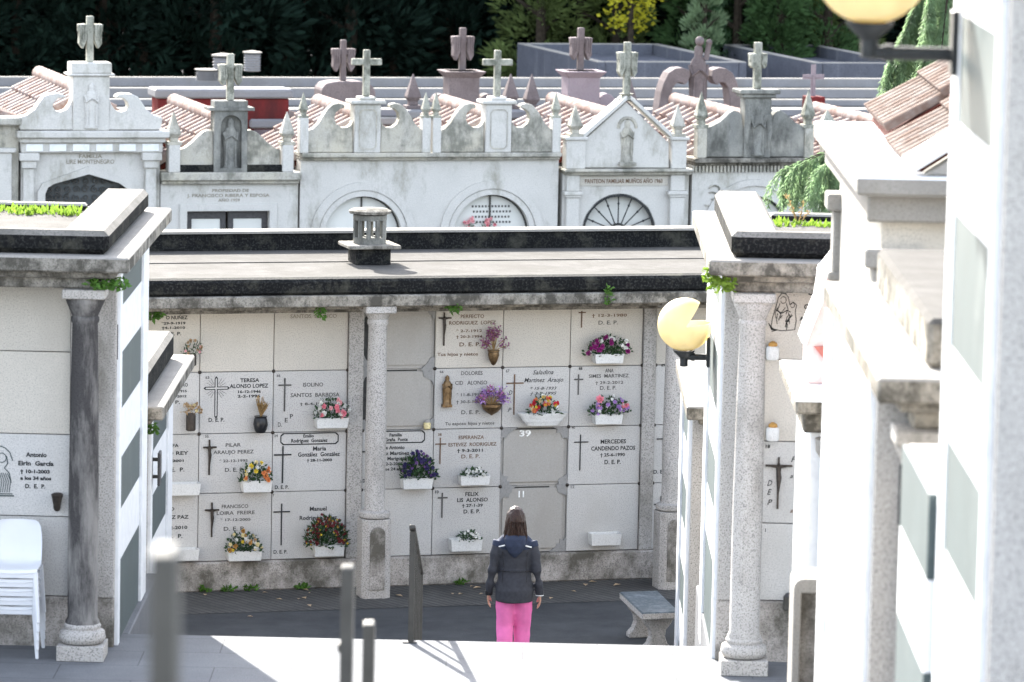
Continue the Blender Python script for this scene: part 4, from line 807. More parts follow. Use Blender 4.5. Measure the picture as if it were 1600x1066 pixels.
mb = MB(); mb.prism([(2.17, 4.76), (4.3, 4.90), (4.3, 4.475), (2.40, 4.475)], 33.87, 33.9); M['gable_shade'] = stone('shaded_red_paint', (0.36, 0.13, 0.11), (0.28, 0.09, 0.08), 0.4, 30, (0.26, 0.10, 0.09), 0.5, 0.75, 2, mottle=0.15); part(mb, 'painted_shade', M['gable_shade'], t)  # triangle of shade on the red gable, put in as darker colour
# cheek wall of the stair at the right
t = thing('stair_wall', 'white parapet wall with rounded top and recessed panel at the right foot of the stairs', 'parapet wall', WORLD, (2.1, 31.0, 2.5))
q0 = at_y(1241, 905, 31.0); q1 = at_y(1322, 905, 31.0); xa, xb, zt = q0.x, q1.x + 0.5, q0.z
pts = [(xa, 1.4), (xb, 1.4), (xb, zt)] + [(xa + 0.07 - 0.07*math.sin(i*math.pi/8), zt - 0.07 + 0.07*math.cos(i*math.pi/8)) for i in range(5)]
mb = MB(); mb.prism(pts, 31.0, 31.22, [[(xa + 0.055, 2.3), (xb - 0.06, 2.3), (xb - 0.06, zt - 0.10), (xa + 0.055, zt - 0.10)]]); mb.prism(pts, 31.22, 31.5); part(mb, 'wall', M['coping'], t, bevel=0.008)
mb = MB(); mb.box(xa + 0.06, xb - 0.065, 31.20, 31.217, 2.3, zt - 0.105); part(mb, 'panel', M['plinth'], t)
# ------------------------------------------------------------------ chapel row
P = lambda u, v, off=0: CHAP.S(u, v, off)
KC = 97.0
def poly_px(pts, off=0): return [P(u, v, off) for u, v in pts]
def draped_cross(parent, x, z0, z1, hw, za, w, y, mat, drape=None, name='cross', arm_h=None):
    mb = MB(); mb.box(x - w/2, x + w/2, y - w/2, y + w/2, z0, z1); ah = arm_h or w
    mb.box(x - hw, x + hw, y - w/2 + 0.004, y + w/2 - 0.004, za - ah/2, za + ah/2)
    c = part(mb, name, M[mat], parent, bevel=0.012)
    if drape:
        mb = MB(); d = drape
        for s in (-1, 1):                # cloth hung over both arms
            o = [(x + s*hw*0.98, za + ah*0.55), (x + s*hw*0.35, za + ah*0.6), (x + s*hw*0.30, za - d*0.55), (x + s*hw*0.52, za - d*0.9), (x + s*hw*0.62, za - d), (x + s*hw*0.9, za - d*0.75), (x + s*hw*0.88, za - d*0.3)]
            mb.prism(o, y - w*0.85, y + w*0.85)
            for k in range(3): mb.tube([(x + s*hw*(0.42 + 0.2*k), y - w*0.85, za + ah*0.5), (x + s*hw*(0.45 + 0.17*k), y - w*0.95, za - d*(0.5 + 0.1*k))], [w*0.16, w*0.1], 6)
        part(mb, 'drapery', M[mat], c, bevel=0.015)
    return c
def pinnacle(parent, x, y, z0, ztip, w, mat, base=True):
    mb = MB(); h = ztip - z0; b = w*0.5
    mb.box(x - b*1.25, x + b*1.25, y - b*1.25, y + b*1.25, z0, z0 + h*0.10); mb.box(x - b*0.7, x + b*0.7, y - b*0.7, y + b*0.7, z0 + h*0.10, z0 + h*0.22)
    n = len(mb.v)
    ring = lambda r, z: [(x - r, y - r, z), (x + r, y - r, z), (x + r, y + r, z), (x - r, y + r, z)]
    mb.hexa(ring(b*0.7, z0 + h*0.22) + ring(b*1.15, z0 + h*0.34)); mb.hexa(ring(b*1.15, z0 + h*0.34) + ring(b*0.06, ztip))
    return part(mb, 'pinnacle', M[mat], parent, bevel=0.008)
def scroll(parent, pts, y0, y1, mat, coping=None):
    mb = MB(); mb.prism(pts, y0, y1); return part(mb, 'gable_scroll', M[mat], parent, bevel=0.012)
def mirror(pts, c): return [(2*c - x, z) for x, z in reversed(pts)]
def arch_pts(cx, cz, r, z0, n=20, a0=0, a1=math.pi):
    return [(cx + r*math.cos(a0 + (a1 - a0)*i/n), cz + r*math.sin(a0 + (a1 - a0)*i/n)) for i in range(n + 1)] + [(cx - r, z0), (cx + r, z0)]
def chapel_body(t, x0, x1, zc, hole, mat, depth=4.2, zeave=None, thick=0.28):
    mb = MB(); mb.prism([(x0, 0), (x1, 0), (x1, zc), (x0, zc)], 0, thick, [hole] if hole else []); w = part(mb, 'wall', M[mat], t)
    ze = zeave or zc; mb = MB(); mb.box(x0 + 0.01, x0 + 0.2, thick, depth, 0, ze); mb.box(x1 - 0.2, x1 - 0.01, thick, depth, 0, ze); mb.box(x0 + 0.2, x1 - 0.2, depth - 0.2, depth, 0, ze)
    part(mb, 'side_wall', M[mat], t); return w
def gable_roof(t, x, zr, x0, x1, ze, y0, y1):
    tile_roof(t, x, zr, x0, ze, y0, y1, pitch=0.33, r=0.115); tile_roof(t, x, zr, x1, ze, y0, y1, pitch=0.33, r=0.115); ridge_tiles(t, x, zr + 0.06, y0, y1, r=0.12)
M['pane'] = plain('pale_reflecting_pane', (0.56, 0.56, 0.53), 0.12, 0, 0.12, 1.2)
M['paneblue'] = plain('dark_reflecting_pane', (0.07, 0.08, 0.085), 0.12, 0, 0.3, 2)
def ch_text(parent, lines, key='inkpale', y=-0.004):
    mb = MB()
    for txt, u, v, h, w in lines:
        x, z = P(u, v); text_into(mb, txt, x, z, h/KC/0.7, y, bold=0.002, width=w/KC)
    part(mb, 'inscription', M[key], parent)

# --- A: scrolled gable with a tall pedestal and the flattened arch
ax0, ax1, ac = P(33, 240)[0], P(250, 240)[0], P(139, 200)[0]
zc, zcb = P(139, 203)[1], P(139, 238)[1]
A = thing('chapel', 'white chapel at the far left with scrolled gable, standing saint relief and draped cross', 'chapel', CHAP, (ac, 0.5, 0), 'family chapels')
tud = [(P(70, 370)[0], 0.2), (P(70, 303)[0], P(70, 303)[1]), P(74, 293), P(84, 287), P(138, 272), P(186, 286), P(197, 294), (P(200, 303)[0], P(200, 303)[1]), (P(200, 370)[0], 0.2)]
w = chapel_body(A, ax0, ax1, zcb, tud, 'chapel', zeave=zcb - 0.1)
mb = MB(); ex = [(P(58, 370)[0], 0.2), P(58, 300), P(66, 286), P(138, 260), P(204, 284), P(212, 300), (P(212, 370)[0], 0.2)]
mb.prism(ex, -0.05, 0.0, [tud]); part(mb, 'arch_moulding', M['chapel'], A, bevel=0.012)
mb = MB(); mb.prism(tud, 0.16, 0.2); pn = part(mb, 'window', M['paneblue'], A)
mb = MB(); rnd = random.Random(4); za = P(139, 330)[1]
mb.box(P(70, 330)[0], P(200, 330)[0], 0.08, 0.12, P(139, 322)[1] - 0.02, P(139, 322)[1] + 0.02)
for i in range(26):                      # wrought scrollwork
    cx = P(78 + (i % 9)*14.2, 300)[0]; cz = P(139, 284 + (i//9)*13)[1]; r = 0.06
    if abs(cx - ac) > 0.75 - (0 if i >= 9 else 0.3): continue
    pts = [(cx + r*(1 - k/14)*math.cos(k*0.75 + i), 0.10, cz + r*(1 - k/14)*math.sin(k*0.75 + i)) for k in range(12)]; mb.tube(pts, 0.011, 5)
part(mb, 'grille', M['greymetal'], pn)
for u0, u1 in ((35, 52), (226, 243)):
    mb = MB(); xa, xb = P(u0, 260)[0], P(u1, 260)[0]; mb.box(xa, xb, -0.10, 0.0, 0, P(139, 262)[1]); mb.box(xa - 0.03, xb + 0.03, -0.14, 0.0, P(139, 262)[1], P(139, 250)[1]); mb.box(xa - 0.07, xb + 0.07, -0.18, 0.0, P(139, 250)[1], zcb); part(mb, 'pilaster', M['chapel'], A, bevel=0.01)
mb = MB(); mb.box(ax0 - 0.02, ax1 + 0.02, -0.12, 0.4, zcb, P(139, 222)[1]); mb.box(ax0 - 0.05, ax1 + 0.05, -0.19, 0.4, P(139, 222)[1] , P(139, 214)[1]); mb.box(ax0 - 0.1, ax1 + 0.1, -0.27, 0.4, P(139, 214)[1], zc); c = part(mb, 'cornice', M['chapel'], A, bevel=0.015)
mb = MB()
for i in range(6): xa = ax0 + 0.06 + i*(ax1 - ax0)/6; mb.box(xa, xa + 0.26, -0.135, -0.115, zcb + 0.03, zcb + 0.14)
part(mb, 'frieze_panel', M['white'], c)
half = poly_px([(29, 202), (26, 183), (40, 179), (52, 170), (60, 158), (66, 150), (75, 146), (88, 145), (97, 147), (101, 152), (96, 152), (88, 153), (82, 159), (80, 166), (84, 172), (92, 174), (101, 171), (107, 163), (110, 155), (112, 202)])
scroll(A, half, -0.16, 0.12, 'chapel'); scroll(A, mirror(half, ac), -0.16, 0.12, 'chapel')
px0, px1 = P(111, 150)[0], P(168, 150)[0]
mb = MB(); mb.box(px0, px1, -0.19, 0.2, zc, P(139, 118)[1]); mb.box(px0 - 0.08, px1 + 0.08, -0.23, 0.24, P(139, 118)[1], P(139, 114)[1]); mb.box(px0 - 0.03, px1 + 0.03, -0.2, 0.21, P(139, 114)[1], P(139, 97)[1]); pd = part(mb, 'pedestal', M['chapel'], A, bevel=0.015)
mb = MB(); statue_mb(mb, ac, -0.20, P(139, 199)[1], P(139, 128)[1], 0.24, 0.5); part(mb, 'saint_relief', M['chapel'], pd, smooth=50)
draped_cross(pd, ac, P(139, 97)[1], P(139, 25)[1], P(160, 46)[0] - ac, P(139, 44)[1], 0.11, 0, 'lichen', 0.32)
ch_text(A, [('FAMILIA', 141, 247, 5.5, 36), ('LIRE MONTENEGRO', 141, 256, 6.5, 74)])
zr = P(139, 152, -0.3)[1]; gable_roof(A, ac, zr, ax0 - 0.15, ax1 + 0.15, zr - 0.72, 0.3, 4.6)

# --- Z: sliver of the next chapel beyond the left edge
zx1 = P(29, 240)[0]
Z = thing('chapel', 'sliver of a grey chapel cut by the left edge of the view', 'chapel', CHAP, (zx1 - 1.1, 0.5, 0), 'family chapels')
zz = P(15, 183)[1]; chapel_body(Z, zx1 - 2.2, zx1, zz - 0.1, None, 'chapel_stain', zeave=zz - 0.3)
mb = MB(); mb.box(zx1 - 2.25, zx1 + 0.02, -0.18, 0.35, zz - 0.12, zz); part(mb, 'cornice', M['chapel_stain'], Z, bevel=0.02)
for xa in (zx1 - 0.42, zx1 - 2.1):
    mb = MB(); mb.box(xa, xa + 0.3, -0.1, 0, 0, zz - 0.55); mb.box(xa - 0.04, xa + 0.36, -0.14, 0, zz - 0.55, zz - 0.48); part(mb, 'pilaster', M['chapel'], Z, bevel=0.01)
zr = zz + 0.35; gable_roof(Z, zx1 - 1.1, zr, zx1 - 2.3, zx1 + 0.05, zz - 0.15, 0.3, 4.4)

# --- B: low gable with a niche statue, square doors
bx0, bx1, bc = P(251, 280)[0], P(466, 280)[0], P(358, 250)[0]
zc, zcb = P(358, 252)[1] - 0.02, P(358, 272)[1]
zc = (P(358, 270)[1] + 0.02); zcb = P(358, 287)[1]
B = thing('chapel', 'chapel with stained niche statue between two pyramids and grey metal double doors', 'chapel', CHAP, (bc, 0.5, 0), 'family chapels')
door = [(P(292, 330)[0], 0.05), (P(421, 330)[0], 0.05), (P(421, 330)[0], P(358, 330)[1]), (P(292, 330)[0], P(358, 330)[1])]
chapel_body(B, bx0, bx1, zcb, door, 'chapel', zeave=zcb)
mb = MB(); a, b_ = door[0][0], door[1][0]; zt = door[2][1]; mb.prism([(a - 0.12, 0), (b_ + 0.12, 0), (b_ + 0.12, zt + 0.12), (a - 0.12, zt + 0.12)], -0.035, 0, [[(a, 0.01), (b_, 0.01), (b_, zt), (a, zt)]]); part(mb, 'door_surround', M['chapel'], B, bevel=0.008)
m_ = (a + b_)/2
for q0, q1 in ((a, m_ - 0.006), (m_ + 0.006, b_)):
    mb = MB(); mb.prism([(q0 + 0.01, 0.06), (q1 - 0.01, 0.06), (q1 - 0.01, zt - 0.01), (q0 + 0.01, zt - 0.01)], 0.10, 0.15, [[(q0 + 0.10, 0.5), (q1 - 0.10, 0.5), (q1 - 0.10, zt - 0.13), (q0 + 0.10, zt - 0.13)]]); d = part(mb, 'door', M['darkmetal'], B, bevel=0.008)
    mb = MB(); mb.box(q0 + 0.08, q1 - 0.08, 0.12, 0.135, 0.45, zt - 0.11); part(mb, 'pane', M['pane'], d)
mb = MB(); mb.box(bx0, bx1, -0.10, 0.4, zcb, zcb + 0.06); mb.box(bx0 - 0.02, bx1 + 0.02, -0.17, 0.4, zcb + 0.06, zc); part(mb, 'cornice', M['chapel_stain'], B, bevel=0.015)
half = poly_px([(279, 270), (279, 234), (288, 231), (299, 223), (309, 213), (317, 206), (325, 203), (332, 204), (332, 270)])
scroll(B, half, -0.06, 0.14, 'chapel_stain'); scroll(B, mirror(half, bc), -0.06, 0.14, 'chapel_stain')
mb = MB()
for sgn in (0, 1):
    a = P(274, 256)[0]; b_ = P(333, 256)[0]
    if sgn: a, b_ = 2*bc - b_, 2*bc - a
    mb.box(a, b_, -0.12, 0.15, zc, P(358, 257)[1])
part(mb, 'gable_base', M['black'], B, bevel=0.01)
px0, px1 = P(332, 200)[0], P(384, 200)[0]
mb = MB(); mb.prism([(px0, zc), (px1, zc), (px1, P(358, 172)[1]), (px0, P(358, 172)[1])], -0.14, 0.16, [arch_pts(bc, P(358, 196)[1], 0.17, P(358, 262)[1])]); mb.box(px0, px1, -0.04, 0.16, zc, P(358, 173)[1]); mb.box(px0 - 0.1, px1 + 0.1, -0.18, 0.2, P(358, 172)[1], P(358, 167)[1]); mb.box(px0, px1, -0.14, 0.16, P(358, 167)[1], P(358, 157)[1]); pd = part(mb, 'pedestal', M['chapel_dark'], B, bevel=0.012)
mb = MB(); statue_mb(mb, bc, -0.08, P(358, 264)[1], P(358, 184)[1], 0.26, 0.5); part(mb, 'saint_statue', M['chapel_dark'], pd, smooth=50)
draped_cross(pd, bc, P(358, 157)[1], P(358, 84)[1], P(379, 100)[0] - bc, P(358, 104)[1], 0.11, 0, 'lichen', 0.30, arm_h=0.06)
for u in (270, 447):
    x = P(u, 240)[0]; mb = MB(); mb.box(x - 0.09, x + 0.09, -0.16, 0.1, zc, P(u, 226)[1]); part(mb, 'pillar', M['chapel'], B, bevel=0.01); pinnacle(B, x, -0.03, P(u, 226)[1], P(u, 174)[1], 0.19, 'chapel_stain')
ch_text(B, [('PROPIEDAD DE', 360, 300, 4.5, 58), ('J. FRANCISCO RIBERA Y ESPOSA', 357, 308, 5, 130), ('AÑO 1959', 358, 315, 4.5, 34)])
zr = P(358, 196, -0.3)[1]; gable_roof(B, bc, zr, bx0, bx1, zr - 0.7, 0.35, 4.4)

# --- C: double chapel with two arches and two plain crosses
cx0, cx1 = P(469, 300)[0], P(872, 300)[0]; zc, zcb = P(672, 238)[1], P(672, 250)[1]
C_ = thing('chapel', 'wide double chapel with two arched windows and two plain stone crosses', 'chapel', CHAP, ((cx0 + cx1)/2, 0.5, 0), 'family chapels')
cc = [P(570, 300)[0], P(774, 300)[0]]; ca = [P(567, 369)[0], P(768, 369)[0]]; cz = [P(567, 369)[1], P(768, 366)[1]]
holes = [arch_pts(ca[i], cz[i], 0.64, 0.3) for i in (0, 1)]
mb = MB(); mb.prism([(cx0, 0), (cx1, 0), (cx1, zcb), (cx0, zcb)], 0, 0.28, holes); part(mb, 'wall', M['chapel'], C_)
mb = MB(); mb.box(cx0 + 0.01, cx0 + 0.2, 0.28, 4.2, 0, zcb + 0.05); mb.box(cx1 - 0.2, cx1 - 0.01, 0.28, 4.2, 0, zcb + 0.05); mb.box(cx0 + 0.2, cx1 - 0.2, 4.0, 4.2, 0, zcb); part(mb, 'side_wall', M['chapel'], C_)
mb = MB(); mb.box(cx0, cx1, -0.08, 0.4, zcb, zcb + 0.05); mb.box(cx0 - 0.01, cx1 + 0.01, -0.15, 0.4, zcb + 0.05, zc); part(mb, 'cornice', M['chapel_stain'], C_, bevel=0.015)
for i in (0, 1):
    mb = MB(); mb.prism(arch_pts(ca[i], cz[i], 0.87, 0.0), -0.035, 0.0, [arch_pts(ca[i], cz[i], 0.74, 0.001)]); mb.prism(arch_pts(ca[i], cz[i], 0.73, 0.002), -0.02, 0.0, [arch_pts(ca[i], cz[i], 0.64, 0.003)]); part(mb, 'arch_moulding', M['chapel'], C_, bevel=0.008)
    mb = MB(); mb.prism(arch_pts(ca[i], cz[i], 0.64, 0.3), 0.15, 0.17); pn = part(mb, 'window', M['pane'], C_)
    mb = MB(); mb.box(ca[i] - 0.012, ca[i] + 0.012, 0.12, 0.15, 0.3, cz[i] + 0.63)
    for k in range(20):
        a0, a1 = math.pi*k/20, math.pi*(k + 1)/20; mb.bar((ca[i] + 0.625*math.cos(a0), 0.13, cz[i] + 0.625*math.sin(a0)), (ca[i] + 0.625*math.cos(a1), 0.13, cz[i] + 0.625*math.sin(a1)), 0.03, 0.025)
    part(mb, 'window_frame', M['greymetal'], pn)
    if i == 1:
        mb = MB()
        for r_ in range(4):
            for q in range(12): x = ca[i] - 0.30 + q*0.055 + (r_ % 2)*0.02; mb.box(x, x + 0.03, 0.144, 0.149, cz[i] + 0.42 - r_*0.085, cz[i] + 0.455 - r_*0.085)
        part(mb, 'engraved_lines', M['inkgrey'], pn)
    pd_x = cc[i]; a, b_ = pd_x - 0.215, pd_x + 0.215
    mb = MB(); mb.box(a, b_, -0.13, 0.2, zc, P(570, 162)[1]); mb.box(a - 0.07, b_ + 0.07, -0.18, 0.25, P(570, 162)[1], P(570, 156)[1]); mb.box(a + 0.08, b_ - 0.08, -0.12, 0.18, P(570, 156)[1], P(570, 151)[1]); pd = part(mb, 'pedestal', M['chapel'], C_, bevel=0.015)
    mb = MB(); frame_mb(mb, a + 0.07, b_ - 0.07, zc + 0.06, P(570, 170)[1], 0.05, 0.014, -0.142); part(mb, 'pedestal_moulding', M['chapel_stain'], pd)
    draped_cross(pd, pd_x, P(570, 151)[1], P(570, 78)[1], 0.245, P(570, 97)[1], 0.105, 0.03, 'lichen')
    half = poly_px([(479, 238), (479, 204), (488, 201), (497, 192), (504, 180), (511, 170), (519, 163), (528, 161), (536, 163), (537, 168), (530, 170), (523, 176), (521, 185), (524, 193), (532, 199), (541, 199), (547, 195), (550, 188), (550, 238)])
    half = [(x + (pd_x - cc[0]), z) for x, z in half]
    scroll(C_, half, -0.08, 0.12, 'chapel_stain'); scroll(C_, mirror(half, pd_x), -0.08, 0.12, 'chapel_stain')
for u in (473, 664, 680, 867):
    x = P(u, 210)[0]; mb = MB(); mb.box(x - 0.07, x + 0.07, -0.12, 0.1, zc, P(u, 184)[1]); part(mb, 'pillar', M['chapel'], C_, bevel=0.008); pinnacle(C_, x, -0.02, P(u, 184)[1], P(u, 144)[1], 0.12, 'lichen')
zr = P(570, 188, -0.3)[1]; zm = (P(672, 300)[0])
for i in (0, 1): gable_roof(C_, cc[i], zr, (cx0 if i == 0 else zm + 0.02), (zm - 0.02 if i == 0 else cx1), zr - 0.66, 0.3, 3.3)
rnd = random.Random(8)
for u, lab in ((737, 'left pink bouquet behind the arched window of the double chapel'), (766, 'right pink bouquet behind the arched window of the double chapel')):
    x, z = P(u, 357); t = thing('bouquet', lab, 'bouquet', CHAP, (x, 0.05, z - 0.08), 'bouquets in the arched window'); part(foliage_mb(x, 0.1, z - 0.06, 0.26, 0.22, 40, rnd, 0.06, 0.02, 0.03), 'leaves', M['leaf'], t); blossoms_on(t, x, 0.12, z - 0.05, 0.24, 0.24, [('rose', 8, 1.6), ('pink', 4, 1.4)], rnd, 0.04)
    part(MB().lathe([(0.05, -0.25), (0.07, 0), (0.06, 0.01)], x, 0.09, z - 0.06, 10), 'vase', M['potwhite'], t, smooth=40)

# --- D: triangular gable, spoked half-round window
dx0, dx1, dc = P(879, 300)[0], P(1076, 300)[0], P(978, 230)[0]; zc, zcb = P(978, 263)[1], P(978, 291)[1]
D = thing('chapel', 'chapel with triangular gable and half round window with iron spokes', 'chapel', CHAP, (dc, 0.5, 0), 'family chapels')
wx, wz, wr = P(967, 363)[0], P(967, 363)[1], 0.62
chapel_body(D, dx0, dx1, zc - 0.08, arch_pts(wx, wz, wr, 0.2), 'chapel', zeave=zc - 0.1)
mb = MB(); mb.prism(arch_pts(wx, wz, wr, 0.2), 0.17, 0.19); pn = part(mb, 'window', M['pane'], D)
mb = MB()
for k in range(24):
    a0, a1 = math.pi*k/24, math.pi*(k + 1)/24; mb.bar((wx + wr*0.98*math.cos(a0), 0.03, wz + wr*0.98*math.sin(a0)), (wx + wr*0.98*math.cos(a1), 0.03, wz + wr*0.98*math.sin(a1)), 0.06, 0.05)
for k in range(7):
    a = math.pi*(k + 0.5)/7 if False else math.pi*(k + 1)/8; p0 = Vector((wx + 0.13*math.cos(a), 0.06, wz + 0.13*math.sin(a))); p1 = Vector((wx + wr*math.cos(a), 0.06, wz + wr*math.sin(a)))
    mb.tube([p0, p0.lerp(p1, 0.5) + Vector((0, 0, 0.0)), p1], 0.011, 6); mb.ball(p0.lerp(p1, 0.68), 0.022, 6, 4)
mb.tube([(wx + 0.13*math.cos(math.pi*k/10), 0.06, wz + 0.13*math.sin(math.pi*k/10)) for k in range(11)], 0.02, 6)
part(mb, 'window_grille', M['iron'], pn)
for u0, u1 in ((883, 903), (1045, 1067)):
    xa, xb = P(u0, 300)[0], P(u1, 300)[0]; mb = MB(); mb.box(xa, xb, -0.10, 0, 0, P(978, 308)[1]); mb.box(xa - 0.05, xb + 0.05, -0.14, 0, P(978, 304)[1], P(978, 298)[1]); mb.box(xa - 0.02, xb + 0.02, -0.12, 0, P(978, 308)[1], P(978, 304)[1]); mb.box(xa, xb, -0.10, 0, P(978, 298)[1], zc - 0.1); part(mb, 'pilaster', M['chapel'], D, bevel=0.01)
mb = MB(); mb.box(dx0, dx1, -0.15, 0.4, zc - 0.1, zc - 0.05); mb.box(dx0 - 0.03, dx1 + 0.02, -0.22, 0.4, zc - 0.05, zc); part(mb, 'cornice', M['chapel_stain'], D, bevel=0.015)
mb = MB(); mb.box(P(905, 280)[0], P(1043, 280)[0], -0.02, 0.0, P(978, 290)[1], P(978, 275)[1]); part(mb, 'frieze', M['slab_tan'], D)
ch_text(D, [('PANTEON FAMILIAR MUIÑOS AÑO 1960', 974, 286, 6.5, 128)], 'inkbrown', -0.024)
tri = poly_px([(911, 262), (911, 219), (977, 159), (1044, 223), (1044, 262)]); mb = MB(); mb.prism(tri, -0.05, 0.18); gb = part(mb, 'gable', M['chapel'], D, bevel=0.01)
mb = MB(); l = poly_px([(905, 220), (977, 156), (977, 149), (899, 217)]); mb.prism(l, -0.12, 0.24); mb.prism(mirror(l, dc), -0.119, 0.239); part(mb, 'gable_coping', M['chapel'], gb, bevel=0.01)
mb = MB(); statue_mb(mb, dc, -0.05, P(978, 254)[1], P(978, 187)[1], 0.24, 0.4); mb.tube([(dc + 0.15*math.cos(math.pi*k/8), -0.05, P(978, 200)[1] + 0.17*math.sin(math.pi*k/8)) for k in range(9)], 0.03, 6); mb.box(dc - 0.14, dc + 0.14, -0.16, 0, P(978, 258)[1], P(978, 253)[1]); part(mb, 'saint_relief', M['chapel_stain'], gb, smooth=50)
for u, u0, u1 in ((897, 882, 912), (1057, 1047, 1070)):
    x = P(u, 230)[0]; xa, xb = P(u0, 230)[0], P(u1, 230)[0]; mb = MB(); mb.box(xa, xb, -0.12, 0.12, zc, P(u, 218)[1]); mb.box(xa - 0.03, xb + 0.03, -0.16, 0.16, P(u, 218)[1], P(u, 213)[1]); part(mb, 'pillar', M['chapel'], D, bevel=0.01); pinnacle(D, x, -0.02, P(u, 213)[1], P(u, 164)[1], 0.19, 'chapel_stain')
mb = MB(); mb.lathe([(0.1, 0), (0.16, 0.03), (0.08, 0.08), (0.12, 0.12)], dc, 0.05, P(977, 158)[1], 12); cr = part(mb, 'finial', M['lichen'], D, smooth=40)
draped_cross(cr, dc, P(977, 150)[1], P(977, 66)[1], P(997, 83)[0] - dc, P(977, 88)[1], 0.11, 0.05, 'lichen', 0.34)
zr = P(978, 190, -0.5)[1]; gable_roof(D, dc, zr, dx0, dx1, zr - 0.62, 0.4, 4.3)

# --- E: dark concave gable with an angel, wide arch
ex0, ex1, ec = P(1081, 300)[0], P(1288, 300)[0], P(1180, 230)[0]; zc, zcb = P(1180, 246)[1], P(1180, 258)[1]
E_ = thing('chapel', 'chapel with blackened concave gable, carved angel and ornate cross, behind the drooping cedar', 'chapel', CHAP, (ec, 0.5, 0), 'family chapels')
wx, wz = P(1177, 366)[0], P(1177, 366)[1]
chapel_body(E_, ex0, ex1, zcb, arch_pts(wx, wz, 0.63, 0.2), 'chapel', zeave=zcb - 0.1)
mb = MB(); mb.prism(arch_pts(wx, wz, 0.91, 0.0), -0.04, 0, [arch_pts(wx, wz, 0.80, 0.001)]); mb.prism(arch_pts(wx, wz, 0.72, 0.0), -0.02, 0, [arch_pts(wx, wz, 0.63, 0.001)]); part(mb, 'arch_moulding', M['chapel'], E_, bevel=0.01)
mb = MB(); mb.prism(arch_pts(wx, wz, 0.63, 0.2), 0.15, 0.17); pn = part(mb, 'window', M['pane'], E_)
mb = MB()
for k in range(20):
    a0, a1 = math.pi*k/20, math.pi*(k + 1)/20; mb.bar((wx + 0.62*math.cos(a0), 0.1, wz + 0.62*math.sin(a0)), (wx + 0.62*math.cos(a1), 0.1, wz + 0.62*math.sin(a1)), 0.05, 0.045)
part(mb, 'window_frame', M['iron'], pn)
mb = MB()
for s in (-1, 1):
    for k in range(3): mb.tube([(wx + s*(0.70 + 0.09*math.cos(i*0.6 + k) + k*0.04), -0.02, wz + 0.75 + 0.06*math.sin(i*0.6 + k) - k*0.11) for i in range(7)], 0.014, 5)
part(mb, 'carved_ornament', M['chapel_stain'], E_)
mb = MB(); mb.box(ex0, ex1, -0.10, 0.4, zcb, zcb + 0.05); mb.box(ex0 - 0.02, ex1 + 0.02, -0.2, 0.4, zcb + 0.05, zc); c = part(mb, 'cornice', M['dirty'], E_, bevel=0.015)
mb = MB()
for i in range(36): x = ex0 + 0.03 + i*(ex1 - ex0 - 0.06)/36; mb.box(x, x + 0.03, -0.06, 0, zcb - 0.11, zcb)
part(mb, 'dentils', M['chapel_stain'], c)
half = poly_px([(1100, 245), (1100, 201), (1112, 196), (1123, 190), (1131, 183), (1138, 176), (1145, 172), (1152, 174), (1157, 180), (1160, 200), (1162, 245)])
scroll(E_, half, -0.08, 0.14, 'chapel_dark'); scroll(E_, mirror(half, ec), -0.08, 0.14, 'chapel_dark')
a, b_ = P(1160, 200)[0], P(1201, 200)[0]
mb = MB(); mb.box(a, b_, -0.13, 0.16, zc, P(1180, 152)[1]); mb.box(a - 0.06, b_ + 0.06, -0.18, 0.2, P(1180, 152)[1], P(1180, 146)[1]); mb.box(a - 0.12, b_ + 0.12, -0.22, 0.24, P(1180, 146)[1], P(1180, 139)[1]); pd = part(mb, 'pedestal', M['chapel_dark'], E_, bevel=0.015)
mb = MB(); statue_mb(mb, ec, -0.12, P(1180, 242)[1], P(1180, 166)[1], 0.25, 0.6)
for s in (-1, 1): mb.loft([((ec + s*0.08, -0.14, P(1180, 190)[1]), 0.05, 0.03), ((ec + s*0.17, -0.14, P(1180, 178)[1]), 0.06, 0.03), ((ec + s*0.20, -0.14, P(1180, 205)[1]), 0.05, 0.03), ((ec + s*0.17, -0.13, P(1180, 232)[1]), 0.012, 0.02)], 8)
part(mb, 'angel_relief', M['chapel_dark'], pd, smooth=50)
cr = draped_cross(pd, ec, P(1180, 139)[1], P(1180, 66)[1], P(1197, 90)[0] - ec, P(1180, 90)[1], 0.12, 0, 'lichen', 0.18)
for u, tip, w in ((1094, 143, 0.17), (1261, 140, 0.17), (1291, 172, 0.2)):
    x = P(u, 220)[0]; zb = P(u, 200)[1]; mb = MB(); mb.box(x - 0.08, x + 0.08, -0.12, 0.1, zc, zb); part(mb, 'pillar', M['chapel_stain'], E_, bevel=0.01); pinnacle(E_, x, -0.01, zb, P(u, tip)[1], w, 'lichen')
zr = P(1180, 192, -0.3)[1]; gable_roof(E_, ec, zr, ex0, ex1, zr - 0.66, 0.35, 4.3)
# --- F: pilaster of the next chapel at the right
fx0 = P(1292, 300)[0]
Fc = thing('chapel', 'grey chapel mostly hidden behind the cedar and the sunlit pavilion', 'chapel', CHAP, (fx0 + 1.2, 0.5, 0), 'family chapels')
chapel_body(Fc, fx0, fx0 + 2.6, 2.7, None, 'chapel_stain', zeave=2.6)
mb = MB(); mb.box(fx0 - 0.01, fx0 + 2.62, -0.2, 0.35, 2.7, 2.86); part(mb, 'cornice', M['chapel_stain'], Fc, bevel=0.015)
for xa in (fx0 + 0.06, fx0 + 2.2): mb = MB(); mb.box(xa, xa + 0.28, -0.1, 0, 0, 2.2); mb.box(xa - 0.05, xa + 0.33, -0.15, 0, 2.2, 2.28); part(mb, 'pilaster', M['chapel'], Fc, bevel=0.01)
gable_roof(Fc, fx0 + 1.3, 3.3, fx0, fx0 + 2.6, 2.75, 0.35, 4.3)

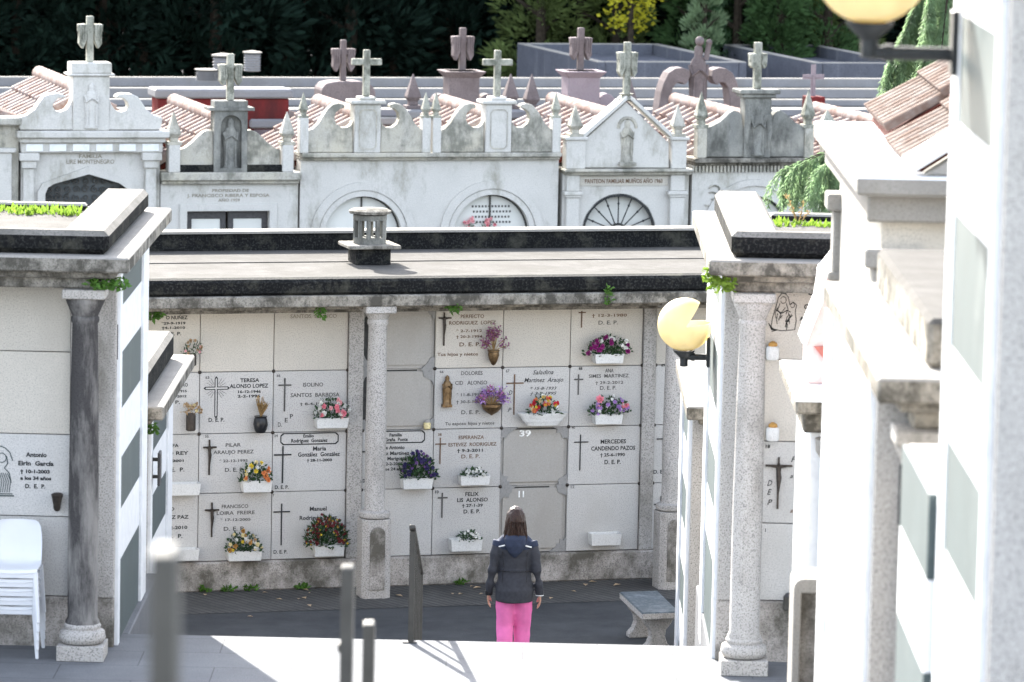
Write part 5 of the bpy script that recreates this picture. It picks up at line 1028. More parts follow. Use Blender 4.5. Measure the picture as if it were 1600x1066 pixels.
# ------------------------------------------------------------------ second row: chapels seen from behind, over the tiled roofs
BACK = Frame(-1.56 - math.sin(TH)*5.2, 71.72 + math.cos(TH)*5.2, TH)
Q = lambda u, v: BACK.S(u, v); KB = 90.0
def back_chapel(label, u0, u1, vtop, wallm, dp=0.55):
    x0, z1 = Q(u0, vtop); x1 = Q(u1, vtop)[0]
    t = thing('chapel', label, 'chapel', BACK, ((x0 + x1)/2, 1.0, 0), 'chapels seen from behind')
    mb = MB(); mb.box(x0, x1, 0, dp, 0, z1 - 0.16); mb.box(x0 + 0.05, x1 - 0.05, dp, 3.6, 0, z1 - 0.75); part(mb, 'wall', M[wallm], t, bevel=0.02)
    mb = MB(); mb.box(x0 - 0.06, x1 + 0.06, -0.08, dp + 0.08, z1 - 0.158, z1); part(mb, 'rim', M['farwall'], t, bevel=0.03)
    return t, x0, x1, z1
def back_ped(t, u0, u1, v0, v1, mat, cap=True):
    x0, z1 = Q(u0, v1); x1, z0 = Q(u1, v0); mb = MB(); mb.box(x0, x1, 0.05, 0.5, z0, z1)
    if cap: mb.hexa([(x0, 0.05, z1 - 0.12), (x1, 0.05, z1 - 0.12), (x1, 0.5, z1 - 0.12), (x0, 0.5, z1 - 0.12), (x0 - 0.1, -0.05, z1), (x1 + 0.1, -0.05, z1), (x1 + 0.1, 0.6, z1), (x0 - 0.1, 0.6, z1)])
    return part(mb, 'pedestal', M[mat], t, bevel=0.015)
t, *_ = back_chapel('red painted back wall of a low chapel with grey rim, at the left', 247, 452, 139, 'red')
t, x0, x1, z1 = back_chapel('dark chapel top with rounded ends and draped cross, above the left tiled roof', 503, 588, 160, 'mauve')
mb = MB(); pts = [Q(503, 165), Q(503, 140), Q(510, 131), Q(525, 128), Q(565, 128), Q(580, 132), Q(587, 142), Q(587, 165)]; mb.prism(pts, 0, 0.6); pd = part(mb, 'pedestal', M['mauve'], t, bevel=0.02)
x, zz = Q(542, 128); draped_cross(pd, x, zz, Q(542, 64)[1], 0.21, Q(542, 83)[1], 0.10, 0.3, 'mauve', 0.34)
t, x0, x1, z1 = back_chapel('dark mauve pedestal with draped cross, tallest over the double chapel roof', 640, 820, 172, 'mauve_lt')
pd = back_ped(t, 704, 750, 172, 112, 'mauve'); x, zz = Q(729, 112); draped_cross(pd, x, zz, Q(729, 45)[1], 0.20, Q(729, 64)[1], 0.11, 0.3, 'mauve', 0.36)
x = Q(652, 140)[0]; pinnacle(t, x, 0.3, Q(652, 172)[1], Q(652, 117)[1], 0.22, 'mauve'); pinnacle(t, Q(805, 140)[0], 0.3, Q(805, 172)[1], Q(805, 117)[1], 0.22, 'mauve')
for s in (-1, 1):
    mb = MB(); c = Q(729 + s*36, 162); mb.prism([(c[0] + 0.15*math.cos(math.pi*k/8), c[1] + 0.16*math.sin(math.pi*k/8)) for k in range(9)], 0.1, 0.4); part(mb, 'gable_scroll', M['mauve'], t, bevel=0.01)
t, x0, x1, z1 = back_chapel('pink rendered chapel back with flared pedestal and draped cross, behind the triangular gable', 828, 1010, 178, 'mauve_lt')
pd = back_ped(t, 890, 938, 180, 112, 'mauve_lt'); x, zz = Q(914, 112); draped_cross(pd, x, zz, Q(914, 45)[1], 0.20, Q(914, 66)[1], 0.11, 0.3, 'mauve', 0.33)
mb = MB(); c = Q(914, 186); mb.prism([(c[0] + 0.22*math.cos(math.pi*k/10), c[1] + 0.16*math.sin(math.pi*k/10)) for k in range(11)], -0.04, 0.05); part(mb, 'dark_opening', M['red'], pd)
for u in (878, 951):
    mb = MB(); c = Q(u, 172); mb.prism([(c[0] + 0.19*math.cos(math.pi*k/8), c[1] + 0.28*math.sin(math.pi*k/8)) for k in range(9)], 0.1, 0.42); part(mb, 'gable_scroll', M['mauve_lt'], t, bevel=0.012)
pinnacle(t, Q(838, 140)[0], 0.3, Q(838, 178)[1], Q(838, 117)[1], 0.22, 'mauve'); pinnacle(t, Q(990, 140)[0], 0.3, Q(990, 178)[1], Q(990, 117)[1], 0.22, 'mauve')
t, x0, x1, z1 = back_chapel('chapel top with a dark standing figure between two large stone scrolls', 1030, 1180, 186, 'red')
mb = MB(); c = Q(1102, 0)[0]; statue_mb(mb, c, 0.3, Q(1102, 190)[1], Q(1102, 70)[1], 0.38, 0.6); part(mb, 'figure', M['mauve'], t, smooth=50)
mb = MB(); mb.ball((Q(1101, 70)[0], 0.28, Q(1101, 66)[1]), 0.085, 10, 8); part(mb, 'head', M['mauve'], t, smooth=60)
mb = MB(); mb.ball((Q(1115, 70)[0], 0.25, Q(1115, 68)[1]), 0.06, 8, 6); mb.tube([(Q(1115, 70)[0], 0.25, Q(1115, 68)[1]), (Q(1110, 90)[0], 0.25, Q(1110, 95)[1])], 0.05, 6); part(mb, 'raised_hand', M['mauve'], t, smooth=50)
for s in (-1, 1):
    def sc(a, b): return (c + s*a/KB, Q(1102, b)[1])
    outer = [sc(20, 110), sc(30, 107), sc(42, 108), sc(53, 115), sc(60, 128), sc(65, 145), sc(68, 165), sc(70, 186)]; inner = [sc(52, 186), sc(50, 170), sc(48, 150), sc(46, 138), sc(40, 131), sc(32, 130), sc(28, 134), sc(22, 130), sc(18, 120)]
    mb = MB(); mb.prism(outer + inner, 0.12, 0.5); part(mb, 'gable_scroll', M['mauve'], t, bevel=0.015)
    mb = MB(); pts = [sc(50, 165), sc(47, 178), sc(38, 186), sc(24, 186)]; mb.tube([(p[0], 0.3, p[1]) for p in pts], 0.06, 8); part(mb, 'volute', M['mauve_lt'], t, smooth=40)
t, x0, x1, z1 = back_chapel('small red chapel top with thin pinkish crucifix, left of the sunlit pavilion', 1262, 1330, 200, 'red')
pd = back_ped(t, 1268, 1290, 200, 152, 'red', False); x, zz = Q(1279, 152); mb = MB(); crucifix_mb(mb, x, zz, Q(1279, 103)[1], x - 0.2, x + 0.2, Q(1279, 122)[1], 0.09, 0.3); part(mb, 'cross', M['mauve_lt'], pd, smooth=40)
t, x0, x1, z1 = back_chapel('low chapel back between the niche statue chapel and the double chapel, tiled', 395, 470, 186, 'mauve_lt')
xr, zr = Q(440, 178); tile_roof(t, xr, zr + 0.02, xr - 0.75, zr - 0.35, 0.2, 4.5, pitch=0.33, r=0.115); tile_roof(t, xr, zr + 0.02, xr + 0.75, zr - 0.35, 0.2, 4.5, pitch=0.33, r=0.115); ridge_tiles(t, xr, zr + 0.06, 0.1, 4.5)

# ------------------------------------------------------------------ far niche blocks, flat roofed
FAR = Frame(-1.56 - math.sin(TH)*11, 71.72 + math.cos(TH)*11, TH)
def far_block(label, fr, x0, x1, y0, y1, ztop, par=0.16, wm='farwall', pm='farwall', seed=0):
    t = thing('niche_block', label, 'burial niches', fr, ((x0 + x1)/2, y0 + 0.5, 0), 'far flat roofed niche blocks')
    zr = ztop - par
    mb = MB(); mb.box(x0, x1, y0, y1, 0, zr - 0.14); part(mb, 'wall', M[wm], t)
    mb = MB(); mb.box(x0 - 0.1, x1 + 0.1, y0 - 0.3, y1 + 0.3, zr - 0.138, zr); part(mb, 'roof', M['coping'], t, bevel=0.02)
    for a, b, c, d in ((x0 - 0.02, x1 + 0.02, y0 - 0.14, y0 + 0.06), (x0 - 0.02, x1 + 0.02, y1 - 0.06, y1 + 0.14), (x0 - 0.02, x0 + 0.2, y0 + 0.063, y1 - 0.063), (x1 - 0.2, x1 + 0.02, y0 + 0.063, y1 - 0.063)):
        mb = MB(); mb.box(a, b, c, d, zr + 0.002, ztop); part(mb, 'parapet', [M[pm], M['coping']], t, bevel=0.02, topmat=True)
    return t
G = lambda u, v, fr=FAR: fr.S(u, v)
z1 = G(500, 170)[1]
far_block('long pale flat roofed niche block directly behind the red chapel backs', FAR, -22, 22, 0, 2.4, z1, 0.14)
FAR2 = Frame(-1.56 - math.sin(TH)*15.5, 71.72 + math.cos(TH)*15.5, TH)
z2 = FAR2.S(400, 137)[1]
gb2 = far_block('farthest long flat roofed niche block, its rim just below the dark trees', FAR2, -26, 26, 0, 2.9, z2, 0.2)
def round_vent(label, u, v0, v1, wpx, fr, y):
    x, z0 = fr.S(u, v0, -y); z1 = fr.S(u, v1, -y)[1]; r = wpx/78/2; h = z1 - z0
    t = thing('roof_vent', label, 'roof vent', fr, (x, y, z0), 'ribbed roof vents')
    mb = MB(); prof = []
    for k in range(7): prof += [(r*0.88, h*(0.02 + k*0.12)), (r, h*(0.06 + k*0.12)), (r*0.88, h*(0.10 + k*0.12))]
    mb.lathe(prof, x, y, z0, 18); part(mb, 'drum', M['farwall'], t, smooth=30)
    mb = MB(); mb.lathe([(r*1.1, 0), (r*1.12, h*0.06), (r*0.2, h*0.12)], x, y, z0 + h*0.88, 18); part(mb, 'cap', M['coping'], t, smooth=30)
round_vent('ribbed round roof vent right behind the draped cross of the statue chapel', 348, 124, 83, 32, FAR2, 0.8)
round_vent('tallest ribbed roof vent standing alone against the dark trees', 394, 112, 79, 27, FAR2, 2.3)
round_vent('low wide ribbed vent, leftmost of the three on the far roof', 325, 126, 107, 38, FAR2, 0.7)
# blocks running back at the right: long side walls falling away
def cross_block(label, u_far, v_far, u_near, dfar, L, wbl, ztop):
    """block whose left side wall runs back along the frame's depth; far left top corner at a picture point"""
    fr = Frame(0, 0, TH); r = ray(u_far, v_far); p = CAMP + r*((ztop - HC)/r.z)
    s = p.dot(fr.e); yv = -p.dot(fr.n)
    t = thing('niche_block', label, 'burial niches', fr, (s + wbl/2, yv - L/2, 0), 'far flat roofed niche blocks')
    mb = MB(); mb.box(s + 0.02, s + wbl - 0.02, yv - L + 0.02, yv - 0.02, 0, ztop - 0.25); part(mb, 'wall', M['fardark'], t)
    for a, b, c, d in ((s, s + 0.18, yv - L, yv), (s + wbl - 0.18, s + wbl, yv - L, yv), (s + 0.183, s + wbl - 0.183, yv - 0.18, yv), (s + 0.183, s + wbl - 0.183, yv - L, yv - L + 0.18)):
        mb = MB(); mb.box(a, b, c, d, ztop - 0.9, ztop); part(mb, 'parapet', [M['fardark'], M['coping']], t, bevel=0.02, topmat=True)
    return t
cross_block('streaked dark parapet block running back beside the leftmost draped mauve crosses', 808, 67, 960, 0, 6.3, 3.35, 3.04)
cross_block('streaked dark parapet block behind the ornate cross of the angel chapel', 1130, 69, 1290, 0, 6.3, 2.3, 3.02)
cross_block('streaked dark parapet block at the right behind the lamp arm', 1304, 90, 1440, 0, 6.0, 4.0, 2.74)
# ------------------------------------------------------------------ trees
def crown_mb(rnd, h, r, n, L, wd, shape='cone', base=0.0, clumps=60, droop=0.0, up=0.3):
    mb = MB(); random.seed(rnd.random()); cl = []
    for i in range(clumps):
        f = rnd.random()**0.8; z = base + h*f
        rr = r*((1 - f)**0.6*0.95 + 0.08 if shape == 'cone' else math.sqrt(max(0.02, 1 - (2*f - 1)**2)))
        a = rnd.uniform(0, 2*math.pi); q = rnd.uniform(0.55, 1.08); cl.append((math.cos(a)*rr*q, math.sin(a)*rr*q, z, rnd.uniform(0.6, 1.3)))
    per = n//clumps
    for x, y, z, s in cl:
        out = Vector((x, y, 0)).normalized() if abs(x) + abs(y) > 1e-3 else Vector((1, 0, 0)); cr = r*0.32*s
        for k in range(per):
            d = Vector((rnd.gauss(0, 1), rnd.gauss(0, 1), rnd.gauss(0, 1))); d.normalize(); p = Vector((x, y, z)) + d*cr*rnd.random()**0.5
            mb.leaf(p, d*0.6 + out*0.7 + Vector((0, 0, up - droop*rnd.random())), L*rnd.uniform(0.6, 1.4), wd*rnd.uniform(0.6, 1.3))
    return mb
def tree(name, label, x, y, h, r, n, L, wd, leafm, shape='cone', seed=1, group=None, clumps=60, base=0.0, droop=0, trunk_r=0.18, up=0.3):
    rnd = random.Random(seed); t = thing(name, label, 'tree', WORLD, (x, y, 0), group)
    mb = MB(); mb.tube([(x, y, -0.1), (x + 0.05, y, h*0.4), (x, y, h*0.93)], [trunk_r, trunk_r*0.7, 0.03], 8)
    for i in range(9):
        a = i*2.4; z = h*(0.2 + 0.07*i); mb.tube([(x, y, z), (x + math.cos(a)*r*0.5, y + math.sin(a)*r*0.5, z + h*0.05), (x + math.cos(a)*r*0.85, y + math.sin(a)*r*0.85, z + h*0.07)], [trunk_r*0.35, trunk_r*0.2, 0.015], 5)
    part(mb, 'trunk', M['bark'], t)
    cm = crown_mb(rnd, h, r, n, L, wd, shape, base, clumps, droop, up); cm.v = [(v[0] + x, v[1] + y, v[2]) for v in cm.v]
    part(cm, 'crown', M[leafm], t); return t
HG = 'dark conifers of the tall hedge'
base_trees = []
for i in range(2): base_trees.append(tree('conifer', 'dark conifer in the tall hedge', 300 + i, 300, 9.5, 1.75, 11000, 0.30, 0.125, 'hedge', 'cone', 11 + i, HG, 120, 0.1))
used = [False, False]
hx = -17.5; k = 0; rnd = random.Random(77)
HLAB = 'dark conifer, one of those merging into the tall hedge behind the flat roofs'
for row, (y0, x0, x1, st) in enumerate(((106.5, -19, 2.2, 1.4), (109.0, -20, 22, 1.6), (112, -22, 24, 1.6))):
    x = x0
    while x < x1:
        i = k % 2; xx, yy = x + rnd.uniform(-.3, .3), y0 + 0.26*x*0.6 + rnd.uniform(-.5, .5); sc = rnd.uniform(0.92, 1.12)
        if not used[i]: base_trees[i].location = (xx, yy, 0); base_trees[i]['label'] = HLAB; used[i] = True; OFF[base_trees[i]] = (xx, yy, 0)
        else:
            c = dup(base_trees[i], WORLD, (xx, yy, 0), HLAB, rnd.uniform(0, 6), (sc, sc, sc*rnd.uniform(0.95, 1.1)))
        x += st*rnd.uniform(0.9, 1.1); k += 1
for j, (u, d, hh, r) in enumerate(((842, 103.5, 7.4, 1.1), (905, 104.5, 8.2, 1.3), (960, 104, 6.6, 1.0), (1235, 105, 7.6, 1.3), (1310, 106, 7.0, 1.2))):
    q = at_y(u, 60, d); tree('conifer', ['olive green conifer behind the leftmost streaked parapet', 'olive green conifer between the two mauve crosses', 'olive conifer below the yellow leaves', 'olive conifer behind the streaked parapet of the angel chapel', 'olive conifer beneath the nearest lamp globe'][j], q.x, q.y, hh, r, 4200, 0.24, 0.08, 'hedge_b', 'cone', 31 + j, 'olive conifers before the hedge', 70, 0.2)
q = at_y(1098, 70, 101.5); tree('conifer', 'silvery light green slender conifer, sunlit on its left side', q.x, q.y, 6.0, 0.5, 7000, 0.14, 0.05, 'silver', 'cone', 41, None, 110, 0.2, 0, 0.10, 1.0)
q = at_y(1150, 50, 103); tree('conifer', 'mid green bushy conifer right of the silvery slender one', q.x, q.y, 7.0, 1.0, 6000, 0.2, 0.07, 'leaf', 'cone', 42, None, 90, 0.2)
for j, (u, d, hh, r) in enumerate(((1085, 104.0, 7.2, 0.9), (1185, 104.5, 7.6, 1.1), (1215, 102.5, 6.4, 0.8), (1290, 103.5, 7.4, 1.0))):
    q = at_y(u, 50, d); tree('conifer', ['mid green conifer just behind the silvery slender one', 'dense mid green conifer over the streaked parapet of the angel chapel', 'short green conifer left of the nearest lamp globe', 'dark leafy conifer right below the nearest lamp globe'][j], q.x, q.y, hh, r, 6000, 0.2, 0.075, 'leaf_mid', 'cone', 71 + j, None, 90, 0.2)
# small broadleaf tree turning yellow
q = at_y(985, 5, 102.0); rnd = random.Random(51); t = thing('maple_tree', 'small broadleaf tree with bright yellow leaves before the dark hedge', 'tree', WORLD, (q.x, q.y, 0))
mb = MB(); mb.tube([(q.x, q.y, -0.1), (q.x + 0.05, q.y, 2.2), (q.x, q.y, 4.4), (q.x, q.y, 5.6)], [0.12, 0.09, 0.05, 0.01], 8); yl = MB(); random.seed(3)
for i in range(12):
    a = rnd.uniform(0, 6.28); z0 = rnd.uniform(3.35, 4.6); Lb = rnd.uniform(0.35, 0.75)
    p0 = Vector((q.x, q.y, z0)); p1 = p0 + Vector((math.cos(a)*Lb, math.sin(a)*Lb*0.7, rnd.uniform(0.2, 0.9))); mb.tube([p0, p0.lerp(p1, 0.5) + Vector((0, 0, 0.08)), p1], [0.03, 0.02, 0.006], 5)
    for j in range(90):
        p = p0.lerp(p1, rnd.uniform(0.35, 1.15)) + Vector((rnd.gauss(0, .13), rnd.gauss(0, .13), rnd.gauss(0, .12))); yl.leaf(p, (rnd.uniform(-1, 1), rnd.uniform(-1, 1), rnd.uniform(-.6, .5)), 0.12, 0.09)
part(mb, 'trunk', M['bark'], t); part(yl, 'crown', M['yellow_leaf'], t)

# weeping cedar behind the right block
cx, cy = 5.2, 56.0; rnd = random.Random(61); t = thing('cedar_tree', 'weeping cedar with drooping green fronds reaching left of the sunlit pavilion', 'tree', WORLD, (cx, cy, 0))
mb = MB(); mb.tube([(cx, cy, -0.1), (cx + 0.1, cy, 4), (cx - 0.1, cy, 8), (cx, cy, 13)], [0.32, 0.26, 0.16, 0.03], 10); fr = MB(); random.seed(8)
def frond_limb(p0, p1, sag, nfr, fl):
    pts = [p0.lerp(p1, s/5.0) + Vector((0, 0, -sag*(s/5.0)**2)) for s in range(6)]; mb.tube(pts, [0.05, 0.035, 0.02, 0.014, 0.009, 0.004], 6)
    for i in range(nfr):
        f = 0.15 + 0.88*i/nfr; s = min(4.999, f*5); k = int(s); p = pts[k].lerp(pts[k + 1], s - k)
        side = Vector((rnd.uniform(-.35, .35), rnd.uniform(-.5, .5), -0.1)); ln = fl*rnd.uniform(0.6, 1.25); prev = p; d = (p1 - p0).normalized()*0.6 + side
        for sN in range(9):              # a hanging spray of short needles
            d = d*0.86 + Vector((0, 0, -0.20)); nx = prev + d.normalized()*ln/9
            for m in range(10):
                b = prev.lerp(nx, m/10.0); fr.leaf(b, d.normalized()*0.8 + Vector((rnd.uniform(-.8, .8), rnd.uniform(-.8, .8), rnd.uniform(-.5, .35))), 0.085, 0.014)
            prev = nx
for tip in (at_y(1232, 236, 55.0), at_y(1250, 232, 54.6), at_y(1275, 222, 55.4), at_y(1300, 230, 55.8), at_y(1285, 235, 54.2), at_y(1310, 240, 55.0), at_y(1262, 236, 56)):
    frond_limb(Vector((cx, cy, tip.z + 0.45)), Vector(tip), 0.2, 70, 0.6)
for tip in (at_y(1392, 62, 55), at_y(1412, 24, 55), at_y(1388, 108, 56), at_y(1450, -10, 54.5), at_y(1420, 130, 55.5), at_y(1470, 60, 54), at_y(1450, 90, 54.5), at_y(1405, 165, 55.5), at_y(1480, 130, 55), at_y(1470, 20, 55), at_y(1440, 50, 56)):
    frond_limb(Vector((cx, cy, tip.z + 1.2)), Vector(tip), 0.3, 60, 0.55)
for i in range(16):
    a = rnd.uniform(-1.2, 1.5); z = rnd.uniform(5, 12); Lb = (13 - z)*0.28 + 0.7; frond_limb(Vector((cx, cy, z)), Vector((cx + math.cos(a)*Lb, cy + math.sin(a)*Lb, z - 0.3)), 0.3, 22, 0.8)
part(mb, 'trunk', M['bark'], t); part(fr, 'crown', M['cedar'], t)

# ------------------------------------------------------------------ weeds and roof plants
def tuft(label, p, n, L, w, mat, spread=(0.1, 0.05, 0.05), up=0.6, name='weed', group='small ferns and weeds on the cornices', seed=1, hang=0.0):
    rnd = random.Random(seed); random.seed(seed); t_ = MB()
    for i in range(n):
        b = Vector(p) + Vector((rnd.uniform(-1, 1)*spread[0], rnd.uniform(-1, 1)*spread[1], rnd.uniform(-1, 1)*spread[2]))
        d = Vector((rnd.uniform(-1, 1), rnd.uniform(-1, 0.3), up + rnd.uniform(-.5, .5) - hang)); t_.leaf(b, d, L*rnd.uniform(0.6, 1.3), w*rnd.uniform(0.7, 1.3), 0.5)
    return solo(t_, name, M[mat], label, 'plant', WORLD, tuple(p), group)
def wp(u, v, off): s, z = WALL.S(u, v, off); return WALL.w(s, -off, z)
tuft('bright green fern under the cornice above the blackened column', at_y(168, 444, 37.35), 130, 0.06, 0.04, 'weed', (0.15, 0.06, 0.045), 0.0, seed=1)
tuft('bright green creeper hanging left of the pale column on the right block', at_y(1128, 444, 37.3), 90, 0.065, 0.045, 'leaf_lt', (0.10, 0.06, 0.05), 0.0, seed=2)
tuft('yellow green sprig at the cornice corner over the broken lamp', at_y(1108, 428, 37.3), 40, 0.06, 0.04, 'leaf_lt', (0.04, 0.04, 0.05), 0.1, seed=12)
tuft('small weed under the low cornice at the left', at_y(236, 668, 42.1), 45, 0.06, 0.035, 'weed', (0.05, 0.05, 0.05), -0.2, seed=3)
tuft('fern on the long cornice at the far left of the middle wall', wp(243, 492, 0.5), 50, 0.07, 0.04, 'weed', (0.07, 0.05, 0.04), -0.1, seed=4)
tuft('dark fern hanging from the long cornice left of the round column', wp(501, 482, 0.66), 50, 0.07, 0.035, 'weed', (0.04, 0.03, 0.08), -0.4, seed=5)
tuft('dark fern on the long cornice right of the round column', wp(711, 479, 0.70), 50, 0.07, 0.035, 'weed', (0.05, 0.03, 0.06), -0.3, seed=6)
tuft('weed with a pale tip on the long cornice over the purple flowers', wp(951, 462, 0.78), 50, 0.06, 0.03, 'weed', (0.03, 0.02, 0.10), 0.2, seed=7)
gr = MB(); rnd = random.Random(5); random.seed(5)
for i in range(620):
    x = rnd.uniform(-5.6, -3.98); y = 39.45 + rnd.uniform(-.25, .22)
    if mnoise.noise(Vector((x*3.1, y*4, 0))) < -0.12: continue
    gr.leaf((x, y, 5.09), (rnd.uniform(-.5, .5), rnd.uniform(-.5, .2), 1), rnd.uniform(0.04, 0.10), 0.03, 0.4)
go = solo(gr, 'grass', M['leaf_lt'], 'strip of bright green succulent grass on the flat roof of the left block', 'grass', WORLD, (-4.6, 39.45, 5.09)); go['kind'] = 'stuff'
gr = MB()
for i in range(620):
    x = rnd.uniform(2.08, 3.6); y = 38.75 + rnd.uniform(-.25, .25)
    if mnoise.noise(Vector((x*3.1, y*4, 0))) < -0.12: continue
    gr.leaf((x, y, 5.19), (rnd.uniform(-.5, .5), rnd.uniform(-.5, .2), 1), rnd.uniform(0.04, 0.09), 0.03, 0.4)
go = solo(gr, 'grass', M['leaf_lt'], 'patch of bright green succulent grass on the flat roof of the right block', 'grass', WORLD, (2.8, 38.75, 5.19)); go['kind'] = 'stuff'
q = at_y(1245, 356, 38.8); tw = MB(); rnd = random.Random(3)
for tip in (at_y(1228, 302, 38.8), at_y(1236, 322, 38.8), at_y(1255, 318, 38.8), at_y(1265, 330, 38.9)):
    tw.tube([q, Vector(q).lerp(Vector(tip), 0.5) + Vector((0.01, 0, 0.02)), tip], [0.006, 0.005, 0.003], 5)
    for j in range(10): p = Vector(q).lerp(Vector(tip), rnd.uniform(0.5, 1.03)); tw.leaf(p, (rnd.uniform(-1, 1), rnd.uniform(-1, 1), rnd.uniform(-.5, 1)), 0.035, 0.014)
solo(tw, 'dry_weed', M['dry'], 'thin dry stalk growing on the right block roof', 'plant', WORLD, tuple(q))
# fallen leaves by the foot of the wall
rnd = random.Random(14)
lf0 = None
for i in range(26):
    s = rnd.uniform(-3.0, 2.4); y = -rnd.choice((0.12, 0.2, 0.3, 0.6, 1.0, 1.5, 2.2)) - rnd.uniform(0, .1); mbp = WALL.w(s, y, 0.012)
    if lf0 is None:
        mb = MB(); mb.add([(-0.05, 0, 0), (0, -0.028, 0.012), (0.05, 0, 0.004), (0, 0.028, 0.014)], [(0, 1, 2), (0, 2, 3)]); lf0 = solo(mb, 'fallen_leaf', M['fl_dried'], 'dry fallen leaf on the dark paving near the wall foot', 'leaf', WORLD, (0, 0, 0), 'fallen leaves on the court'); o = lf0
    else: o = lf0.copy(); COL.objects.link(o)
    o.location = mbp; o.rotation_euler = (0, 0, rnd.uniform(0, 6)); sc = rnd.uniform(0.5, 1.2); o.scale = (sc, sc, sc)
for i, (u, v) in enumerate(((357, 915), (392, 912), (470, 908), (720, 905), (318, 918))):
    p = wp(u, v + 2, 0.07); p.z = 0.02; tuft(['weed at the wall foot under the faded orange planter', 'weed at the wall foot right of the faded orange planter', 'weed at the wall foot under the burgundy planter', 'weed at the wall foot left of the walking person', 'weed at the wall foot behind the handrail'][i], p, 26, 0.07, 0.03, 'weed', (0.07, 0.03, 0.02), 0.6, seed=20 + i)

# ------------------------------------------------------------------ globe lamps
M['globe'] = plain('amber_globe_plastic', (0.84, 0.76, 0.50), 0.3, 0, 0.08, 5, 0.5)
def lamp(label, cxp, r, wallx, zarm, gap, seed):
    x, y, z = cxp; t = thing('street_lamp', label, 'lamp', WORLD, (wallx, y, zarm), 'amber globe wall lamps')
    # globe, with a wedge missing when broken
    n, m_ = 40, 20; mb = MB(); vs = []; fs = []; f0, f1 = (R(58), R(366)) if gap else (0.0, 2*math.pi)
    for layer, rr in ((0, r), (1, r*0.955)):      # turned about a level axis, so a wedge can be left out
        for j in range(m_ + 1):
            th = math.pi*j/m_
            for i in range(n + 1): a = f0 + (f1 - f0)*i/n; vs.append((x + rr*math.sin(th)*math.cos(a), y - rr*math.cos(th), z + rr*math.sin(th)*math.sin(a)*0.98))
    st = (m_ + 1)*(n + 1)
    for j in range(m_):
        for i in range(n):
            f = (j*(n + 1) + i, j*(n + 1) + i + 1, (j + 1)*(n + 1) + i + 1, (j + 1)*(n + 1) + i); fs.append(f); fs.append(tuple(q + st for q in reversed(f)))
        for i in (0, n): fs.append((j*(n + 1) + i, (j + 1)*(n + 1) + i, st + (j + 1)*(n + 1) + i, st + j*(n + 1) + i))
    mb.add(vs, fs); g = part(mb, 'globe', M['globe'], t, smooth=60)
    mb = MB(); mb.lathe([(r*0.30, r*0.02), (r*0.42, r*0.10), (r*0.36, 0.0), (r*0.20, -r*0.14), (r*0.15, -r*0.2), (r*0.15, -r*0.5), (r*0.10, -r*0.52)], x, y, z - r*1.04, 20); part(mb, 'holder', M['iron'], t, smooth=35)
    mb = MB(); mb.tube([(x, y, zarm), (wallx, y, zarm)], r*0.12, 10); mb.tube([(x + r*0.25, y, zarm), (x + r*0.4, y, zarm)], r*0.15, 10); part(mb, 'arm', M['iron'], t, smooth=40)
    mb = MB(); mb.box(wallx - 0.03, wallx + 0.0, y - 0.07, y + 0.07, zarm - r*0.35, zarm + r*0.75); part(mb, 'wall_plate', M['iron'], t, bevel=0.006)
    if gap: mb = MB(); mb.lathe([(0.02, 0), (0.02, 0.08), (0.028, 0.09), (0.03, 0.16), (0.012, 0.2)], x, y, z - r*0.95, 10); part(mb, 'bulb_socket', M['iron'], t, smooth=40)
    return t
c1 = at_y(1070, 507, 39.6); lamp('amber globe lamp with a wedge broken out, bracketed to the right block', c1, 0.243, 1.61, at_y(1090, 558, 39.6).z, True, 1)
c2 = at_y(1362, -52, 19.75); lamp('blurred amber globe lamp cut by the top edge of the view, nearest to the viewer', c2, 0.258, 1.858, at_y(1430, 84, 19.75).z, False, 2)

# ------------------------------------------------------------------ handrails down the middle of the stairs
def handrail(label, near_top, far_top, near_bot, far_bot, w, bars, thin=False):
    a, b = Vector(near_top), Vector(far_top); a0 = Vector(near_bot); b0 = Vector(far_bot)
    t = thing('handrail', label, 'handrail', WORLD, tuple(a0), 'steel handrail panels')
    mb = MB(); d = (b - a).normalized()
    for q0, q1 in ((a0, a), (b0, b)): mb.box(q0.x - w/2, q0.x + w/2, q0.y - 0.02, q0.y + 0.02, q0.z, q1.z - 0.01)
    p = part(mb, 'posts', M['greymetal'], t, bevel=0.005) if False else None
    for q0, q1 in ((a0, a), (b0, b)):
        mb = MB(); mb.box(q0.x - w/2, q0.x + w/2, q0.y - 0.022, q0.y + 0.022, q0.z, q1.z - 0.02); part(mb, 'post', M['greymetal'], t, bevel=0.006)
    ext = d*0.10; mb = MB()
    e0, e1 = a - ext, b + ext; sd = Vector((1, 0, 0)); upv = sd.cross(d).normalized()
    if upv.z < 0: upv = -upv
    prof = [(-w*0.55, -0.018), (w*0.55, -0.018), (w*0.55, 0.005), (w*0.40, 0.018), (-w*0.40, 0.018), (-w*0.55, 0.005)]
    mb.extr([e0 + sd*p_[0] + upv*p_[1] for p_ in prof], e1 - e0); part(mb, 'top_rail', M['greymetal'], t, bevel=0.004)
    for k in range(bars):
        f = (k + 1)/(bars + 1); p0 = a0.lerp(b0, f); p1 = a.lerp(b, f); mb = MB(); mb.box(p0.x - 0.012, p0.x + 0.012, p0.y - 0.014, p0.y + 0.014, p0.z + 0.12, p1.z - 0.02); part(mb, 'baluster', M['greymetal'], t)
    mb = MB(); mb.bar(a0 + Vector((0, 0, 0.11)), b0 + Vector((0, 0, 0.11)), 0.02, 0.03); part(mb, 'bottom_rail', M['greymetal'], t)
    mb = MB(); mb.box(a0.x - 0.07, a0.x + 0.05, a0.y - 0.04, a0.y + 0.04, a0.z + 0.002, a0.z + 0.012); part(mb, 'foot_plate', M['darkmetal'], t)
    return t
